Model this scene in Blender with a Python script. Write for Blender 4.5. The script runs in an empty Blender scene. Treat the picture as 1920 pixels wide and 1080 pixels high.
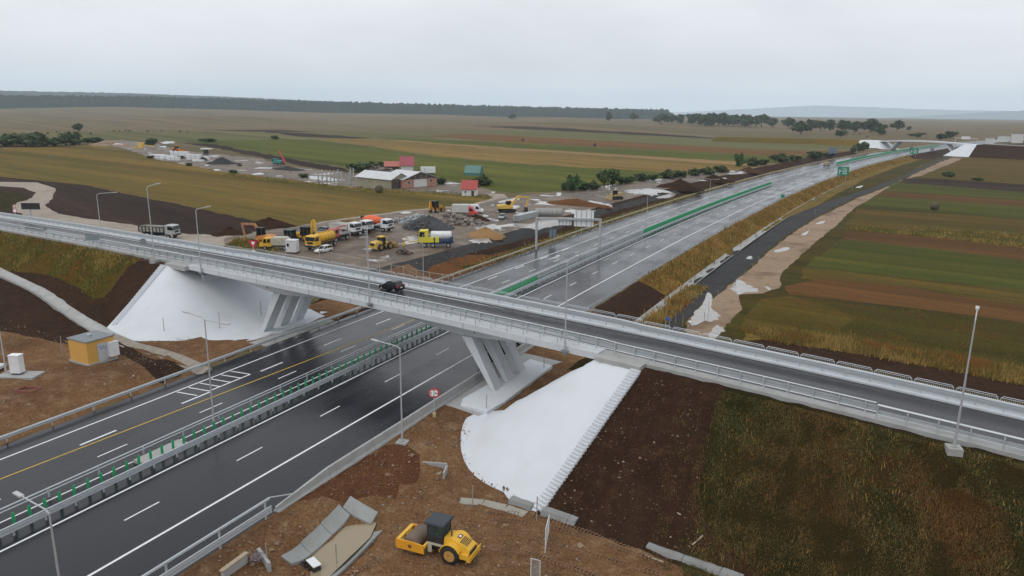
HAZE = 0.9e-4
import bpy, bmesh, math, random
import numpy as np
from math import radians, sin, cos, pi, hypot, atan2, sqrt
from mathutils import Vector, Matrix, Euler
from mathutils.geometry import delaunay_2d_cdt
random.seed(7); RNG = np.random.default_rng(7)
sc = bpy.context.scene
COL = sc.collection

# ------------------------------------------------------------------ camera
F = 1370.0; CAMH = 30.0
PITCH = radians(13.6444985); YAW = radians(-26.37276507); ROLL = radians(0.7)
def _axes():
    fw = Vector((sin(YAW)*cos(PITCH), cos(YAW)*cos(PITCH), -sin(PITCH)))
    r0 = Vector((cos(YAW), -sin(YAW), 0)); d0 = fw.cross(r0)
    r = r0*cos(ROLL) - d0*sin(ROLL); d = fw.cross(r)
    return r, d, fw
CR, CD, CF = _axes()
cam = bpy.data.cameras.new('camera'); cam.sensor_width = 36; cam.lens = F/1920*36
cam.clip_start = .5; cam.clip_end = 30000
camo = bpy.data.objects.new('camera', cam); COL.objects.link(camo)
m = Matrix((CR, -CD, -CF)).transposed().to_4x4(); m.translation = (0, 0, CAMH)
camo.matrix_world = m; sc.camera = camo
def ray(px, py):
    return CR*((px-960)/F) + CD*((py-540)/F) + CF
def un(px, py, z=0.):
    v = ray(px, py); t = (z-CAMH)/v.z
    return (v.x*t, v.y*t)

# ------------------------------------------------------------------ terrain
def sst(a, b, x):
    t = np.clip((np.asarray(x, float)-a)/(b-a), 0, 1); return t*t*(3-2*t)
def CV(y):                                   # lateral drift of the motorway axis: straight, then a wide right-hand curve
    yy = np.clip(np.asarray(y, float)-60, 0, 1100); return yy*yy/6160 + np.clip(np.asarray(y, float)-1160, 0, None)*.357
def ye(x): return 63-.125*(np.asarray(x, float)+22.7)          # near edge of the overpass
def zp(x):
    x = np.asarray(x, float); return 7.85-np.where(x > -58, 3e-4, 1e-4)*np.minimum((x+58)**2, 16000)
def emb(x, y):
    n = ye(x)-.6; f = n+12.2; dy = np.maximum(np.maximum(n-y, y-f), 0)
    r = zp(np.maximum(x, -22.3))-.28-np.hypot(np.maximum(-22.3-x, 0), dy)/1.5
    ax, ay = -22.3, float(ye(-22.3))-.6                # beside the right abutment the cone is cut off steeply towards the motorway
    q = -(x-ax)*.219+(y-ay)*.976; s_ = -(x-ax)*.976-(y-ay)*.219
    cut = float(zp(ax))-.28-np.maximum(s_, 0)/1.5-np.maximum(q, 0)*1.5
    r = np.where((x < ax) & (q > 0), np.minimum(r, cut), r)
    l = zp(np.minimum(x, -90))-.28-np.hypot(np.maximum(x+90, 0), dy)/1.55
    return np.maximum(r, l)
_wn = [(RNG.uniform(0, 6.28), RNG.uniform(0, 6.28), RNG.uniform(0, 6.28)) for _ in range(9)]
def wob(x, y, L):                            # smooth wobble, about -1..1
    s = 0
    for i, (a, b, c) in enumerate(_wn):
        k = 6.28/L*(.6+.17*i); s = s+np.sin(k*(x*cos(a)+y*sin(a))+b)*(.9-.06*i)
    return s/3.2
def natural(x, y):
    u = x-CV(y)
    near = .1+1.0*sst(-69.5, -74, u)*sst(60, 50, y)+2.2*sst(-84, -132, u)
    far = 2.3*sst(-70.6, -77.5, u)
    wy = sst(84, 99, y)
    left = near*(1-wy)+far*wy
    left = left+.18*wob(x, y, 9)*sst(-70, -73, u)*sst(200, 100, y)
    right = -2.1*sst(-37.4, -32.6, u)*sst(70, 82, y)
    rn = -1.7*sst(-37.6, -29.5, u)*(1-sst(70, 82, y))
    right = right+rn+.07*wob(x, y, 4)*sst(-36.5, -34, u)*sst(60, 45, y)-.5*np.exp(-((u+31.2)/.7)**2)*sst(80, 86, y)
    right = right*(1-.88*sst(55, 62, y)*sst(92, 84, y)*sst(-28, -31, u))
    z = np.where(u < -69, left, np.where(u > -37.5, right, 0.))
    r = np.hypot(x, y)
    z = z-1.2*np.exp(-(((x+33.2)*.995+(y-38)*.1)/2.1)**4)*np.exp(-((-(x+33.2)*.1+(y-38)*.995)/4.2)**4)   # pond ditch
    roll = 6*wob(x, y, 900)*sst(450, 1400, r)*sst(30, 220, np.abs(u+53))
    z = z+roll+28*np.exp(-((x+3000)/900)**2-((y-2300)/700)**2)
    return z
def terr(x, y):
    x = np.asarray(x, float); y = np.asarray(y, float)
    return np.maximum(natural(x, y), emb(x, y))
def on(px, py, dz=0.):
    v = ray(px, py); t0, t1 = 5., 20.
    while t1 < 9000:
        if CAMH+v.z*t1-float(terr(v.x*t1, v.y*t1))-dz < 0: break
        t0 = t1; t1 *= 1.03
    for _ in range(40):
        tm = (t0+t1)/2
        if CAMH+v.z*tm-float(terr(v.x*tm, v.y*tm))-dz < 0: t1 = tm
        else: t0 = tm
    return Vector((v.x*t1, v.y*t1, CAMH+v.z*t1-dz))

# ------------------------------------------------------------------ objects
def tag(o, label=None, cat=None, group=None, kind=None):
    if label: o['label'] = label
    if cat: o['category'] = cat
    if group: o['group'] = group
    if kind: o['kind'] = kind
    return o
def thing(name, label, cat, loc=(0, 0, 0), rz=0., group=None):
    o = bpy.data.objects.new(name, None); COL.objects.link(o)
    o.location = loc; o.rotation_euler = (0, 0, rz); o.empty_display_size = .3
    return tag(o, label, cat, group)
def link(name, me, parent=None, loc=None, rot=None):
    o = bpy.data.objects.new(name, me); COL.objects.link(o)
    if parent is not None: o.parent = parent
    if loc is not None: o.location = loc
    if rot is not None: o.rotation_euler = rot
    return o
def copy_tree(o, parent=None):
    c = o.copy(); COL.objects.link(c)
    if parent is not None: c.parent = parent
    for ch in list(o.children): copy_tree(ch, c)
    return c
class MB:
    """collects shapes, then becomes ONE mesh object"""
    def __init__(s): s.v = []; s.f = []; s.mi = []; s.cur = 0; s.sm = []
    def mat(s, i): s.cur = i; return s
    def add(s, vs, fs, smooth=False):
        b = len(s.v); s.v += [tuple(p) for p in vs]
        s.f += [tuple(b+i for i in f) for f in fs]; s.mi += [s.cur]*len(fs); s.sm += [smooth]*len(fs); return s
    def box(s, c, d, rz=0., ry=0., taper=(1, 1), rx=0.):
        hx, hy, hz = d[0]/2, d[1]/2, d[2]/2; R = Euler((rx, ry, rz)).to_matrix()
        vs = []
        for z in (-1, 1):
            tx, ty = (1, 1) if z < 0 else taper
            for x, y in ((-1, -1), (1, -1), (1, 1), (-1, 1)):
                vs.append(R @ Vector((x*hx*tx, y*hy*ty, z*hz))+Vector(c))
        return s.add(vs, [(3, 2, 1, 0), (4, 5, 6, 7), (0, 1, 5, 4), (1, 2, 6, 5), (2, 3, 7, 6), (3, 0, 4, 7)])
    def tube(s, p, q, r, n=8, r2=None, caps=True):
        p, q = Vector(p), Vector(q); a = (q-p).normalized(); r2 = r if r2 is None else r2
        t = Vector((0, 0, 1)) if abs(a.z) < .9 else Vector((1, 0, 0)); u = a.cross(t).normalized(); w = a.cross(u)
        vs = [p+(u*cos(2*pi*i/n)+w*sin(2*pi*i/n))*r for i in range(n)]+[q+(u*cos(2*pi*i/n)+w*sin(2*pi*i/n))*r2 for i in range(n)]
        s.add(vs, [(i, i+n, (i+1) % n+n, (i+1) % n) for i in range(n)], n > 6)
        if caps: s.add(vs, [tuple(range(n)), tuple(range(2*n-1, n-1, -1))])
        return s
    def path(s, pts, r, n=6):
        for a, b in zip(pts[:-1], pts[1:]): s.tube(a, b, r, n)
        return s
    def bar(s, p, q, w, h):
        p, q = Vector(p), Vector(q); a = (q-p).normalized()
        t = Vector((0, 0, 1)) if abs(a.z) < .95 else Vector((1, 0, 0)); u = a.cross(t).normalized()*w/2; k = u.cross(a).normalized()*h/2
        vs = [p-u-k, p+u-k, p+u+k, p-u+k, q-u-k, q+u-k, q+u+k, q-u+k]
        return s.add(vs, [(3, 2, 1, 0), (4, 5, 6, 7), (0, 1, 5, 4), (1, 2, 6, 5), (2, 3, 7, 6), (3, 0, 4, 7)])
    def prism(s, prof, y0, y1, inset=None):
        """profile in x,z extruded along y (CCW seen from -y); inset = list of per-vertex y shrink"""
        n = len(prof); ins = inset or [0]*n
        vs = [(x, y0+i, z) for (x, z), i in zip(prof, ins)]+[(x, y1-i, z) for (x, z), i in zip(prof, ins)]
        return s.add(vs, [tuple(range(n)), tuple(range(2*n-1, n-1, -1))]+[(i, i+n, (i+1) % n+n, (i+1) % n) for i in range(n)])
    def lathe(s, prof, c=(0, 0, 0), axis='z', n=16):
        vs = []; m_ = len(prof)
        for r, h in prof:
            for i in range(n):
                a = 2*pi*i/n; p = (r*cos(a), r*sin(a), h)
                if axis == 'y': p = (p[0], p[2], p[1])
                if axis == 'x': p = (p[2], p[0], p[1])
                vs.append((p[0]+c[0], p[1]+c[1], p[2]+c[2]))
        fs = [(j*n+i, j*n+(i+1) % n, (j+1)*n+(i+1) % n, (j+1)*n+i) for j in range(m_-1) for i in range(n)]
        s.add(vs, fs, True); return s.add(vs, [tuple(range(n-1, -1, -1)), tuple((m_-1)*n+i for i in range(n))])
    def sweep(s, path, prof, closed=False, up=None):
        """prof (lateral to the right of travel, height) swept along a 3-D path"""
        P = [Vector(p) for p in path]; n = len(prof); vs = []
        for i, p in enumerate(P):
            a = (P[min(i+1, len(P)-1)]-P[max(i-1, 0)]); a.z = 0; a.normalize(); r = Vector((a.y, -a.x, 0))
            vs += [p+r*l+Vector((0, 0, h)) for l, h in prof]
        k = n if closed else n-1
        s.add(vs, [(i*n+j, i*n+(j+1) % n, (i+1)*n+(j+1) % n, (i+1)*n+j) for i in range(len(P)-1) for j in range(k)])
        if closed: s.add(vs, [tuple(range(n-1, -1, -1)), tuple((len(P)-1)*n+j for j in range(n))])
        return s
    def blob(s, c, r, sub=1, jit=.15, sq=(1, 1, 1), rnd=random):
        bm = bmesh.new(); bmesh.ops.create_icosphere(bm, subdivisions=sub, radius=1)
        vs = [Vector(c)+Vector((v.co.x*sq[0], v.co.y*sq[1], v.co.z*sq[2]))*r*(1+rnd.uniform(-jit, jit)) for v in bm.verts]
        fs = [tuple(v.index for v in f.verts) for f in bm.faces]; bm.free(); return s.add(vs, fs)
    def mesh(s, name, mats):
        me = bpy.data.meshes.new(name); me.from_pydata([tuple(v) for v in s.v], [], s.f)
        for x in (mats if isinstance(mats, (list, tuple)) else [mats]): me.materials.append(x)
        me.polygons.foreach_set('material_index', s.mi); me.polygons.foreach_set('use_smooth', s.sm)
        bm = bmesh.new(); bm.from_mesh(me); bmesh.ops.recalc_face_normals(bm, faces=bm.faces) if len(s.f) < 4000 else None
        bm.to_mesh(me); bm.free(); me.update(); return me
    def build(s, name, mats, parent=None, loc=None, rot=None):
        return link(name, s.mesh(name, mats), parent, loc, rot)
def np_mesh(name, V, Fa, mats, mi=None):
    """big triangle/quad meshes straight from arrays"""
    me = bpy.data.meshes.new(name); V = np.asarray(V, np.float32); Fa = np.asarray(Fa, np.int32); k = Fa.shape[1]
    me.vertices.add(len(V)); me.vertices.foreach_set('co', V.ravel())
    me.loops.add(Fa.size); me.loops.foreach_set('vertex_index', Fa.ravel())
    me.polygons.add(len(Fa)); me.polygons.foreach_set('loop_start', np.arange(0, Fa.size, k, dtype=np.int32))
    for x in (mats if isinstance(mats, (list, tuple)) else [mats]): me.materials.append(x)
    if mi is not None: me.polygons.foreach_set('material_index', np.asarray(mi, np.int32))
    me.update(calc_edges=True); return me

# ------------------------------------------------------------------ materials
MATS = {}
def _new(name):
    m_ = bpy.data.materials.new(name); m_.use_nodes = True; nt = m_.node_tree
    b = nt.nodes['Principled BSDF']; return m_, nt, b
def _n(nt, t, **k):
    n = nt.nodes.new(t)
    for a, v in k.items():
        if a in n.inputs: n.inputs[a].default_value = v
        else: setattr(n, a, v)
    return n
def c4(c): return (*c, 1) if len(c) == 3 else c
def paint(name, col, rough=.45, metal=0., dirt=.25, dirtcol=(.16, .12, .085), scale=1.6, spec=.5):
    """painted or bare surface with blotchy dirt and uneven gloss"""
    if name in MATS: return MATS[name]
    m_, nt, b = _new(name); L = nt.links
    tc = _n(nt, 'ShaderNodeTexCoord'); ns = _n(nt, 'ShaderNodeTexNoise', Scale=scale, Detail=7., Roughness=.65)
    L.new(tc.outputs['Object'], ns.inputs['Vector'])
    rp = _n(nt, 'ShaderNodeValToRGB'); rp.color_ramp.elements[0].position = .42; rp.color_ramp.elements[1].position = .78
    L.new(ns.outputs['Fac'], rp.inputs['Fac'])
    mu = _n(nt, 'ShaderNodeMath', operation='MULTIPLY'); mu.inputs[1].default_value = dirt; L.new(rp.outputs['Color'], mu.inputs[0])
    mx = _n(nt, 'ShaderNodeMix', data_type='RGBA'); mx.inputs['A'].default_value = c4(col); mx.inputs['B'].default_value = c4(dirtcol)
    L.new(mu.outputs[0], mx.inputs['Factor']); L.new(mx.outputs['Result'], b.inputs['Base Color'])
    mr = _n(nt, 'ShaderNodeMapRange'); mr.inputs['To Min'].default_value = max(rough-.08, .03); mr.inputs['To Max'].default_value = min(rough+.25, 1)
    L.new(ns.outputs['Fac'], mr.inputs['Value']); L.new(mr.outputs['Result'], b.inputs['Roughness'])
    b.inputs['Metallic'].default_value = metal; b.inputs['Specular IOR Level'].default_value = spec
    MATS[name] = m_; return m_
MUL = {'stubble plain': (.64, .61, .56), 'dry olive meadow': (.86, .76, .6), 'green meadow': (.68, .68, .42), 'grey green meadow': (.72, .7, .56), 'rough tan grass': (.8, .74, .6), 'pale straw strip': (.8, .75, .65), 'brown stubble': (.8, .74, .6),
       'ploughed dark earth': (.52, .48, .46), 'dark topsoil': (.68, .7, .66), 'wet red clay': (.98, .95, .92), 'brown clay': (1.04, 1.0, .98), 'rusty clay bank': (.85, .8, .76), 'reddish topsoil': (.75, .74, .7), 'muddy yard': (.62, .6, .56), 'dark crushed stone': (.56, .57, .58), 'pale gravel track': (.8, .78, .75), 'sandy path': (.86, .84, .8),
       'grown over embankment': (.82, .8, .7), 'autumn embankment grass': (.66, .7, .6), 'rusty embankment grass': (.72, .72, .66), 'dry grass verge': (.85, .8, .66), 'mixed meadow': (.62, .6, .4), 'right green strip': (.8, .74, .5), 'right olive strip': (.74, .7, .5), 'right brown strip': (.68, .68, .54), 'distant forest': (.36, .5, .8)}  # forest factor leans blue: some of the air's haze is put into its colour
def ground(name, c1, c2, c3, s1=.05, s2=.5, streak=None, rough=.9, bump=.25, fine=6., spec=.06, mid=.5, wid=.22, f=.35, puddle=None, thr=.6):
    """layered noise ground; streak=(angle, stretch); puddle=(scale, colour) lays smooth water in the hollows"""
    if name in MATS: return MATS[name]
    mu_ = MUL.get(name, (.82, .8, .78)); c1, c2, c3 = [tuple(x*y for x, y in zip(c, mu_)) for c in (c1, c2, c3)]
    m_, nt, b = _new(name); L = nt.links
    tc = _n(nt, 'ShaderNodeTexCoord'); vec = tc.outputs['Object']
    if streak:
        mp = _n(nt, 'ShaderNodeMapping', vector_type='TEXTURE'); mp.inputs['Rotation'].default_value = (0, 0, streak[0]); mp.inputs['Scale'].default_value = (streak[1], 1, 1)
        L.new(vec, mp.inputs['Vector']); sv = mp.outputs['Vector']
    else: sv = vec
    a = _n(nt, 'ShaderNodeTexNoise', Scale=s1, Detail=5., Roughness=.6); L.new(sv, a.inputs['Vector'])
    d = _n(nt, 'ShaderNodeTexNoise', Scale=s2, Detail=7., Roughness=.7); L.new(sv, d.inputs['Vector'])
    e = _n(nt, 'ShaderNodeTexNoise', Scale=fine, Detail=4., Roughness=.75); L.new(vec, e.inputs['Vector'])
    def ramp(src, lo, hi):
        r = _n(nt, 'ShaderNodeMapRange', interpolation_type='SMOOTHSTEP'); r.inputs['From Min'].default_value = lo; r.inputs['From Max'].default_value = hi
        L.new(src, r.inputs['Value']); return r.outputs['Result']
    m1 = _n(nt, 'ShaderNodeMix', data_type='RGBA'); m1.inputs['A'].default_value = c4(c1); m1.inputs['B'].default_value = c4(c2); L.new(ramp(a.outputs['Fac'], mid-wid, mid+wid), m1.inputs['Factor'])
    m2 = _n(nt, 'ShaderNodeMix', data_type='RGBA'); m2.inputs['B'].default_value = c4(c3); L.new(m1.outputs['Result'], m2.inputs['A']); L.new(ramp(d.outputs['Fac'], .45, .75), m2.inputs['Factor'])
    hs = _n(nt, 'ShaderNodeMapRange'); hs.inputs['From Min'].default_value = .25; hs.inputs['From Max'].default_value = .75; hs.inputs['To Min'].default_value = 1-f; hs.inputs['To Max'].default_value = 1+f
    L.new(e.outputs['Fac'], hs.inputs['Value'])
    vm = _n(nt, 'ShaderNodeVectorMath', operation='SCALE'); L.new(m2.outputs['Result'], vm.inputs[0]); L.new(hs.outputs['Result'], vm.inputs['Scale'])
    col = vm.outputs['Vector']
    if streak:                                         # mown swathes and drill rows: long thin bands across the field
        m3 = _n(nt, 'ShaderNodeMapping', vector_type='TEXTURE'); m3.inputs['Rotation'].default_value = (0, 0, streak[0]); m3.inputs['Scale'].default_value = (streak[1]*9, 1, 1); L.new(vec, m3.inputs['Vector'])
        bn = _n(nt, 'ShaderNodeTexNoise', Scale=max(.055, s2*.35), Detail=4., Roughness=.7); L.new(m3.outputs['Vector'], bn.inputs['Vector'])
        br = _n(nt, 'ShaderNodeValToRGB'); br.color_ramp.elements[0].position = .34; br.color_ramp.elements[0].color = (.70, .74, .68, 1); br.color_ramp.elements[1].position = .68; br.color_ramp.elements[1].color = (1.42, 1.3, 1.22, 1)
        L.new(bn.outputs['Fac'], br.inputs['Fac']); bm_ = _n(nt, 'ShaderNodeMix', data_type='RGBA', blend_type='MULTIPLY'); bm_.inputs['Factor'].default_value = 1
        L.new(col, bm_.inputs['A']); L.new(br.outputs['Color'], bm_.inputs['B']); col = bm_.outputs['Result']
    b.inputs['Roughness'].default_value = rough; b.inputs['Specular IOR Level'].default_value = spec
    bp = _n(nt, 'ShaderNodeBump', Strength=bump, Distance=.25)
    ad = _n(nt, 'ShaderNodeMath', operation='ADD'); L.new(e.outputs['Fac'], ad.inputs[0]); L.new(d.outputs['Fac'], ad.inputs[1]); L.new(ad.outputs[0], bp.inputs['Height'])
    L.new(bp.outputs['Normal'], b.inputs['Normal'])
    if puddle:
        pn = _n(nt, 'ShaderNodeTexNoise', Scale=puddle[0], Detail=3.5, Roughness=.55); L.new(vec, pn.inputs['Vector'])
        w = ramp(pn.outputs['Fac'], thr, thr+.025); wet = ramp(pn.outputs['Fac'], thr-.16, thr)
        dk = _n(nt, 'ShaderNodeMix', data_type='RGBA', blend_type='MULTIPLY'); L.new(wet, dk.inputs['Factor']); L.new(col, dk.inputs['A']); dk.inputs['B'].default_value = (.62, .6, .58, 1)
        mx = _n(nt, 'ShaderNodeMix', data_type='RGBA'); L.new(w, mx.inputs['Factor']); L.new(dk.outputs['Result'], mx.inputs['A']); mx.inputs['B'].default_value = c4(puddle[1]); col = mx.outputs['Result']
        rr = _n(nt, 'ShaderNodeMapRange'); rr.inputs['To Min'].default_value = rough; rr.inputs['To Max'].default_value = .06; L.new(w, rr.inputs['Value']); L.new(rr.outputs['Result'], b.inputs['Roughness'])
        ss = _n(nt, 'ShaderNodeMapRange'); ss.inputs['To Min'].default_value = spec; ss.inputs['To Max'].default_value = .6; L.new(w, ss.inputs['Value']); L.new(ss.outputs['Result'], b.inputs['Specular IOR Level'])
        bs = _n(nt, 'ShaderNodeMapRange'); bs.inputs['To Min'].default_value = bump; bs.inputs['To Max'].default_value = 0; L.new(w, bs.inputs['Value']); L.new(bs.outputs['Result'], bp.inputs['Strength'])
    L.new(col, b.inputs['Base Color'])
    MATS[name] = m_; return m_
def glass(name='dark glass', col=(.012, .016, .018)):
    if name in MATS: return MATS[name]
    m_, nt, b = _new(name); b.inputs['Base Color'].default_value = c4(col); b.inputs['Roughness'].default_value = .06; b.inputs['Specular IOR Level'].default_value = .6
    MATS[name] = m_; return m_
STEEL = paint('galvanised steel', (.50, .53, .55), .38, .35, .15, (.25, .26, .27))
STEELD = paint('weathered steel', (.24, .26, .28), .5, .3, .3, (.12, .12, .12))
CONC = paint('weathered concrete', (.36, .36, .35), .85, 0, .55, (.20, .19, .17), .7)
CONCL = paint('pale concrete', (.54, .565, .59), .8, 0, .5, (.39, .40, .41), .7)
WCONC = paint('white painted concrete', (.60, .625, .655), .85, 0, .5, (.48, .49, .50), .22)
WHITE = paint('road marking white', (.74, .75, .76), .55, 0, .35, (.3, .3, .3), 2.)
YELM = paint('road marking yellow', (.62, .40, .04), .6, 0, .4, (.2, .15, .06), 2.)
BLACK = paint('black rubber', (.012, .012, .013), .75, 0, .35, (.09, .075, .06), 3.)
DARK = paint('dark metal', (.03, .03, .032), .5, .2, .3, (.09, .075, .06))
GLASS = glass()
YEL = paint('machine yellow', (.72, .40, .025), .42, 0, .22)
YELP = paint('pale machine yellow', (.66, .42, .07), .5, 0, .4)
ORA = paint('loader orange', (.62, .22, .035), .5, 0, .4)
WHP = paint('white vehicle paint', (.72, .73, .74), .35, 0, .25)
RIM = paint('wheel rim grey', (.35, .36, .37), .4, .4, .35)
REDL = paint('red lamp lens', (.45, .01, .015), .2, 0, .05)
LAMP = paint('clear lamp lens', (.7, .72, .74), .15, 0, .05)
# ------------------------------------------------------------------ ground: one planar partition cut along every field, road and track edge
def S(r, g, b, k=1.): return tuple((v/255/12.92 if v <= 10 else ((v/255+.055)/1.055)**2.4)*k for v in (r, g, b))
FA = radians(158)                                  # direction of the ploughing on both sides
M_PLAIN = ground('stubble plain', S(134, 118, 98), S(120, 114, 86), S(112, 98, 84), .004, .03, (FA, 6), fine=.25, f=.18)
M_OLIVE = ground('dry olive meadow', S(98, 93, 50), S(120, 102, 58), S(80, 82, 44), .03, .22, (radians(168), 8), fine=1.6, f=.3)
M_GREEN = ground('green meadow', S(88, 97, 50), S(104, 106, 58), S(76, 84, 44), .02, .25, (FA, 6), fine=1.4, f=.25)
M_GREY = ground('grey green meadow', S(112, 112, 82), S(98, 102, 76), S(122, 114, 84), .01, .08, (FA, 8), fine=.5, f=.22)
M_TAN = ground('rough tan grass', S(138, 118, 76), S(116, 102, 62), S(98, 88, 56), .02, .2, (FA, 6), fine=1., f=.3)
M_PALE = ground('pale straw strip', S(152, 130, 98), S(140, 118, 88), S(128, 108, 80), .02, .3, (FA, 8), fine=1., f=.2)
M_BROWN = ground('brown stubble', S(122, 90, 58), S(108, 80, 52), S(94, 76, 48), .03, .5, (radians(160), 7), fine=1.8, f=.3)
M_PLOUGH = ground('ploughed dark earth', S(72, 58, 52), S(62, 49, 44), S(84, 68, 60), .03, .4, (radians(160), 5), fine=1.5, f=.3)
M_SOILD = ground('dark topsoil', S(72, 50, 38), S(60, 42, 33), S(90, 64, 48), .12, .9, None, fine=5., f=.45, bump=.8)
M_CLAY = ground('brown clay', S(138, 106, 74), S(112, 83, 60), S(152, 126, 96), .11, .6, None, fine=4.5, f=.6, bump=1.3, puddle=(.09, S(120, 100, 80)), thr=.72)
M_CLAYR = ground('rusty clay bank', S(122, 84, 50), S(104, 72, 46), S(86, 62, 44), .13, .7, None, fine=3.5, f=.42, bump=.9)
M_REDS = ground('reddish topsoil', S(92, 64, 50), S(80, 58, 48), S(106, 78, 60), .1, .7, None, fine=4., f=.42, bump=.8)
M_YARD = ground('muddy yard', S(138, 118, 98), S(108, 92, 78), S(162, 148, 134), .05, .35, None, fine=2.2, f=.3, bump=.5, rough=.6, spec=.4, puddle=(.09, S(160, 153, 146)), thr=.59)
M_GRAV = ground('dark crushed stone', S(82, 80, 79), S(70, 68, 68), S(98, 94, 91), .08, .6, None, fine=5., f=.3, rough=.75, bump=.5)
M_TRACK = ground('pale gravel track', S(172, 162, 150), S(152, 142, 130), S(184, 176, 166), .06, .5, None, fine=3., f=.18, rough=.7)
M_SAND = ground('sandy path', S(160, 138, 118), S(146, 124, 104), S(134, 116, 96), .05, .5, None, fine=2.5, f=.2, rough=.7, puddle=(.1, S(205, 200, 196)), thr=.66)
M_EMBG = ground('grown over embankment', S(92, 88, 38), S(122, 92, 44), S(70, 70, 33), .12, 1.2, None, fine=7., f=.6, bump=1.1)
M_EMBD = ground('autumn embankment grass', S(60, 57, 31), S(84, 66, 37), S(74, 62, 37), .22, 1.6, None, fine=9., f=.75, bump=1.2)
M_CLAYR2 = ground('wet red clay', S(112, 76, 52), S(98, 66, 46), S(126, 92, 66), .3, 1.4, None, fine=5., f=.5, bump=1.2)
M_EMBR = ground('rusty embankment grass', S(104, 70, 37), S(84, 62, 34), S(70, 60, 34), .25, 1.6, None, fine=9., f=.75, bump=1.2)
M_VERGE = ground('dry grass verge', S(124, 102, 52), S(96, 90, 46), S(140, 112, 64), .06, .5, None, fine=3., f=.4, bump=.6)
M_FIELDR = ground('mixed meadow', S(76, 74, 36), S(92, 76, 40), S(64, 68, 34), .05, .35, (radians(171), 9), fine=2.2, f=.38)
M_GREEN2 = ground('right green strip', S(72, 82, 38), S(84, 84, 40), S(60, 66, 32), .12, .5, (radians(171), 12), fine=2.2, f=.35)
M_OLIVE2 = ground('right olive strip', S(90, 82, 40), S(106, 84, 44), S(68, 66, 34), .1, .5, (radians(171), 12), fine=2.2, f=.38)
M_BROWN2 = ground('right brown strip', S(114, 80, 50), S(98, 70, 44), S(82, 62, 38), .12, .6, (radians(171), 12), fine=2.5, f=.35)
M_PUD = paint('standing rain water', S(146, 141, 136), .05, 0, .7, S(104, 93, 82), .5, .7)
def asphalt(name, a, b_, wet):
    if name in MATS: return MATS[name]
    m_, nt, b = _new(name); L = nt.links; tc = _n(nt, 'ShaderNodeTexCoord')
    mp = _n(nt, 'ShaderNodeMapping', vector_type='TEXTURE'); mp.inputs['Scale'].default_value = (1, 9, 1) if wet != 2 else (9, 1, 1); L.new(tc.outputs['Object'], mp.inputs['Vector'])
    n1 = _n(nt, 'ShaderNodeTexNoise', Scale=.45, Detail=5., Roughness=.6); L.new(mp.outputs['Vector'], n1.inputs['Vector'])
    n2 = _n(nt, 'ShaderNodeTexNoise', Scale=.11, Detail=5., Roughness=.55); L.new(tc.outputs['Object'], n2.inputs['Vector'])
    n3 = _n(nt, 'ShaderNodeTexNoise', Scale=22., Detail=3.); L.new(tc.outputs['Object'], n3.inputs['Vector'])
    mx = _n(nt, 'ShaderNodeMix', data_type='RGBA'); mx.inputs['A'].default_value = c4(a); mx.inputs['B'].default_value = c4(b_); L.new(n1.outputs['Fac'], mx.inputs['Factor'])
    vm = _n(nt, 'ShaderNodeVectorMath', operation='SCALE'); s = _n(nt, 'ShaderNodeMapRange'); s.inputs['To Min'].default_value = .6; s.inputs['To Max'].default_value = 1.4
    L.new(n3.outputs['Fac'], s.inputs['Value']); L.new(mx.outputs['Result'], vm.inputs[0]); L.new(s.outputs['Result'], vm.inputs['Scale']); L.new(vm.outputs['Vector'], b.inputs['Base Color'])
    r = _n(nt, 'ShaderNodeMapRange', interpolation_type='SMOOTHSTEP'); r.inputs['From Min'].default_value = .35; r.inputs['From Max'].default_value = .66; r.inputs['To Min'].default_value = .14; r.inputs['To Max'].default_value = .33
    ad = _n(nt, 'ShaderNodeMath', operation='MULTIPLY_ADD'); ad.inputs[1].default_value = .5; L.new(n2.outputs['Fac'], ad.inputs[0])
    hf = _n(nt, 'ShaderNodeMath', operation='MULTIPLY'); hf.inputs[1].default_value = .5; L.new(n1.outputs['Fac'], hf.inputs[0]); L.new(hf.outputs[0], ad.inputs[2])
    L.new(ad.outputs[0], r.inputs['Value']); L.new(r.outputs['Result'], b.inputs['Roughness'])
    b.inputs['Specular IOR Level'].default_value = .25
    bp = _n(nt, 'ShaderNodeBump', Strength=.04, Distance=.02); L.new(n3.outputs['Fac'], bp.inputs['Height']); L.new(bp.outputs['Normal'], b.inputs['Normal'])
    MATS[name] = m_; return m_
M_ASPH = asphalt('wet motorway asphalt', (.010, .010, .014), (.022, .022, .028), 1)
M_ASPD = asphalt('wet overpass asphalt', (.018, .017, .020), (.034, .032, .036), 2)

def PX(*pts): return [tuple(on(*p)[:2]) for p in pts]
def UY(us, ys):                                    # polygon between two lateral offsets from the motorway axis
    a = [(us[0]+float(CV(y)), y) for y in ys]; b = [(us[1]+float(CV(y)), y) for y in ys[::-1]]; return a+b
YS = [-30, 0, 20, 35, 50, 62, 75, 90, 110, 140, 180, 240, 320, 420, 540, 680, 840, 1000, 1200, 1500]
def arc(cx, cy, r, a0, a1, n=14): return [(cx+r*cos(radians(a0+(a1-a0)*i/n)), cy+r*sin(radians(a0+(a1-a0)*i/n))) for i in range(n+1)]
ZONES = []
def zone(name, mat, poly, jit=0.): ZONES.append((name, mat, poly, jit))
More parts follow.
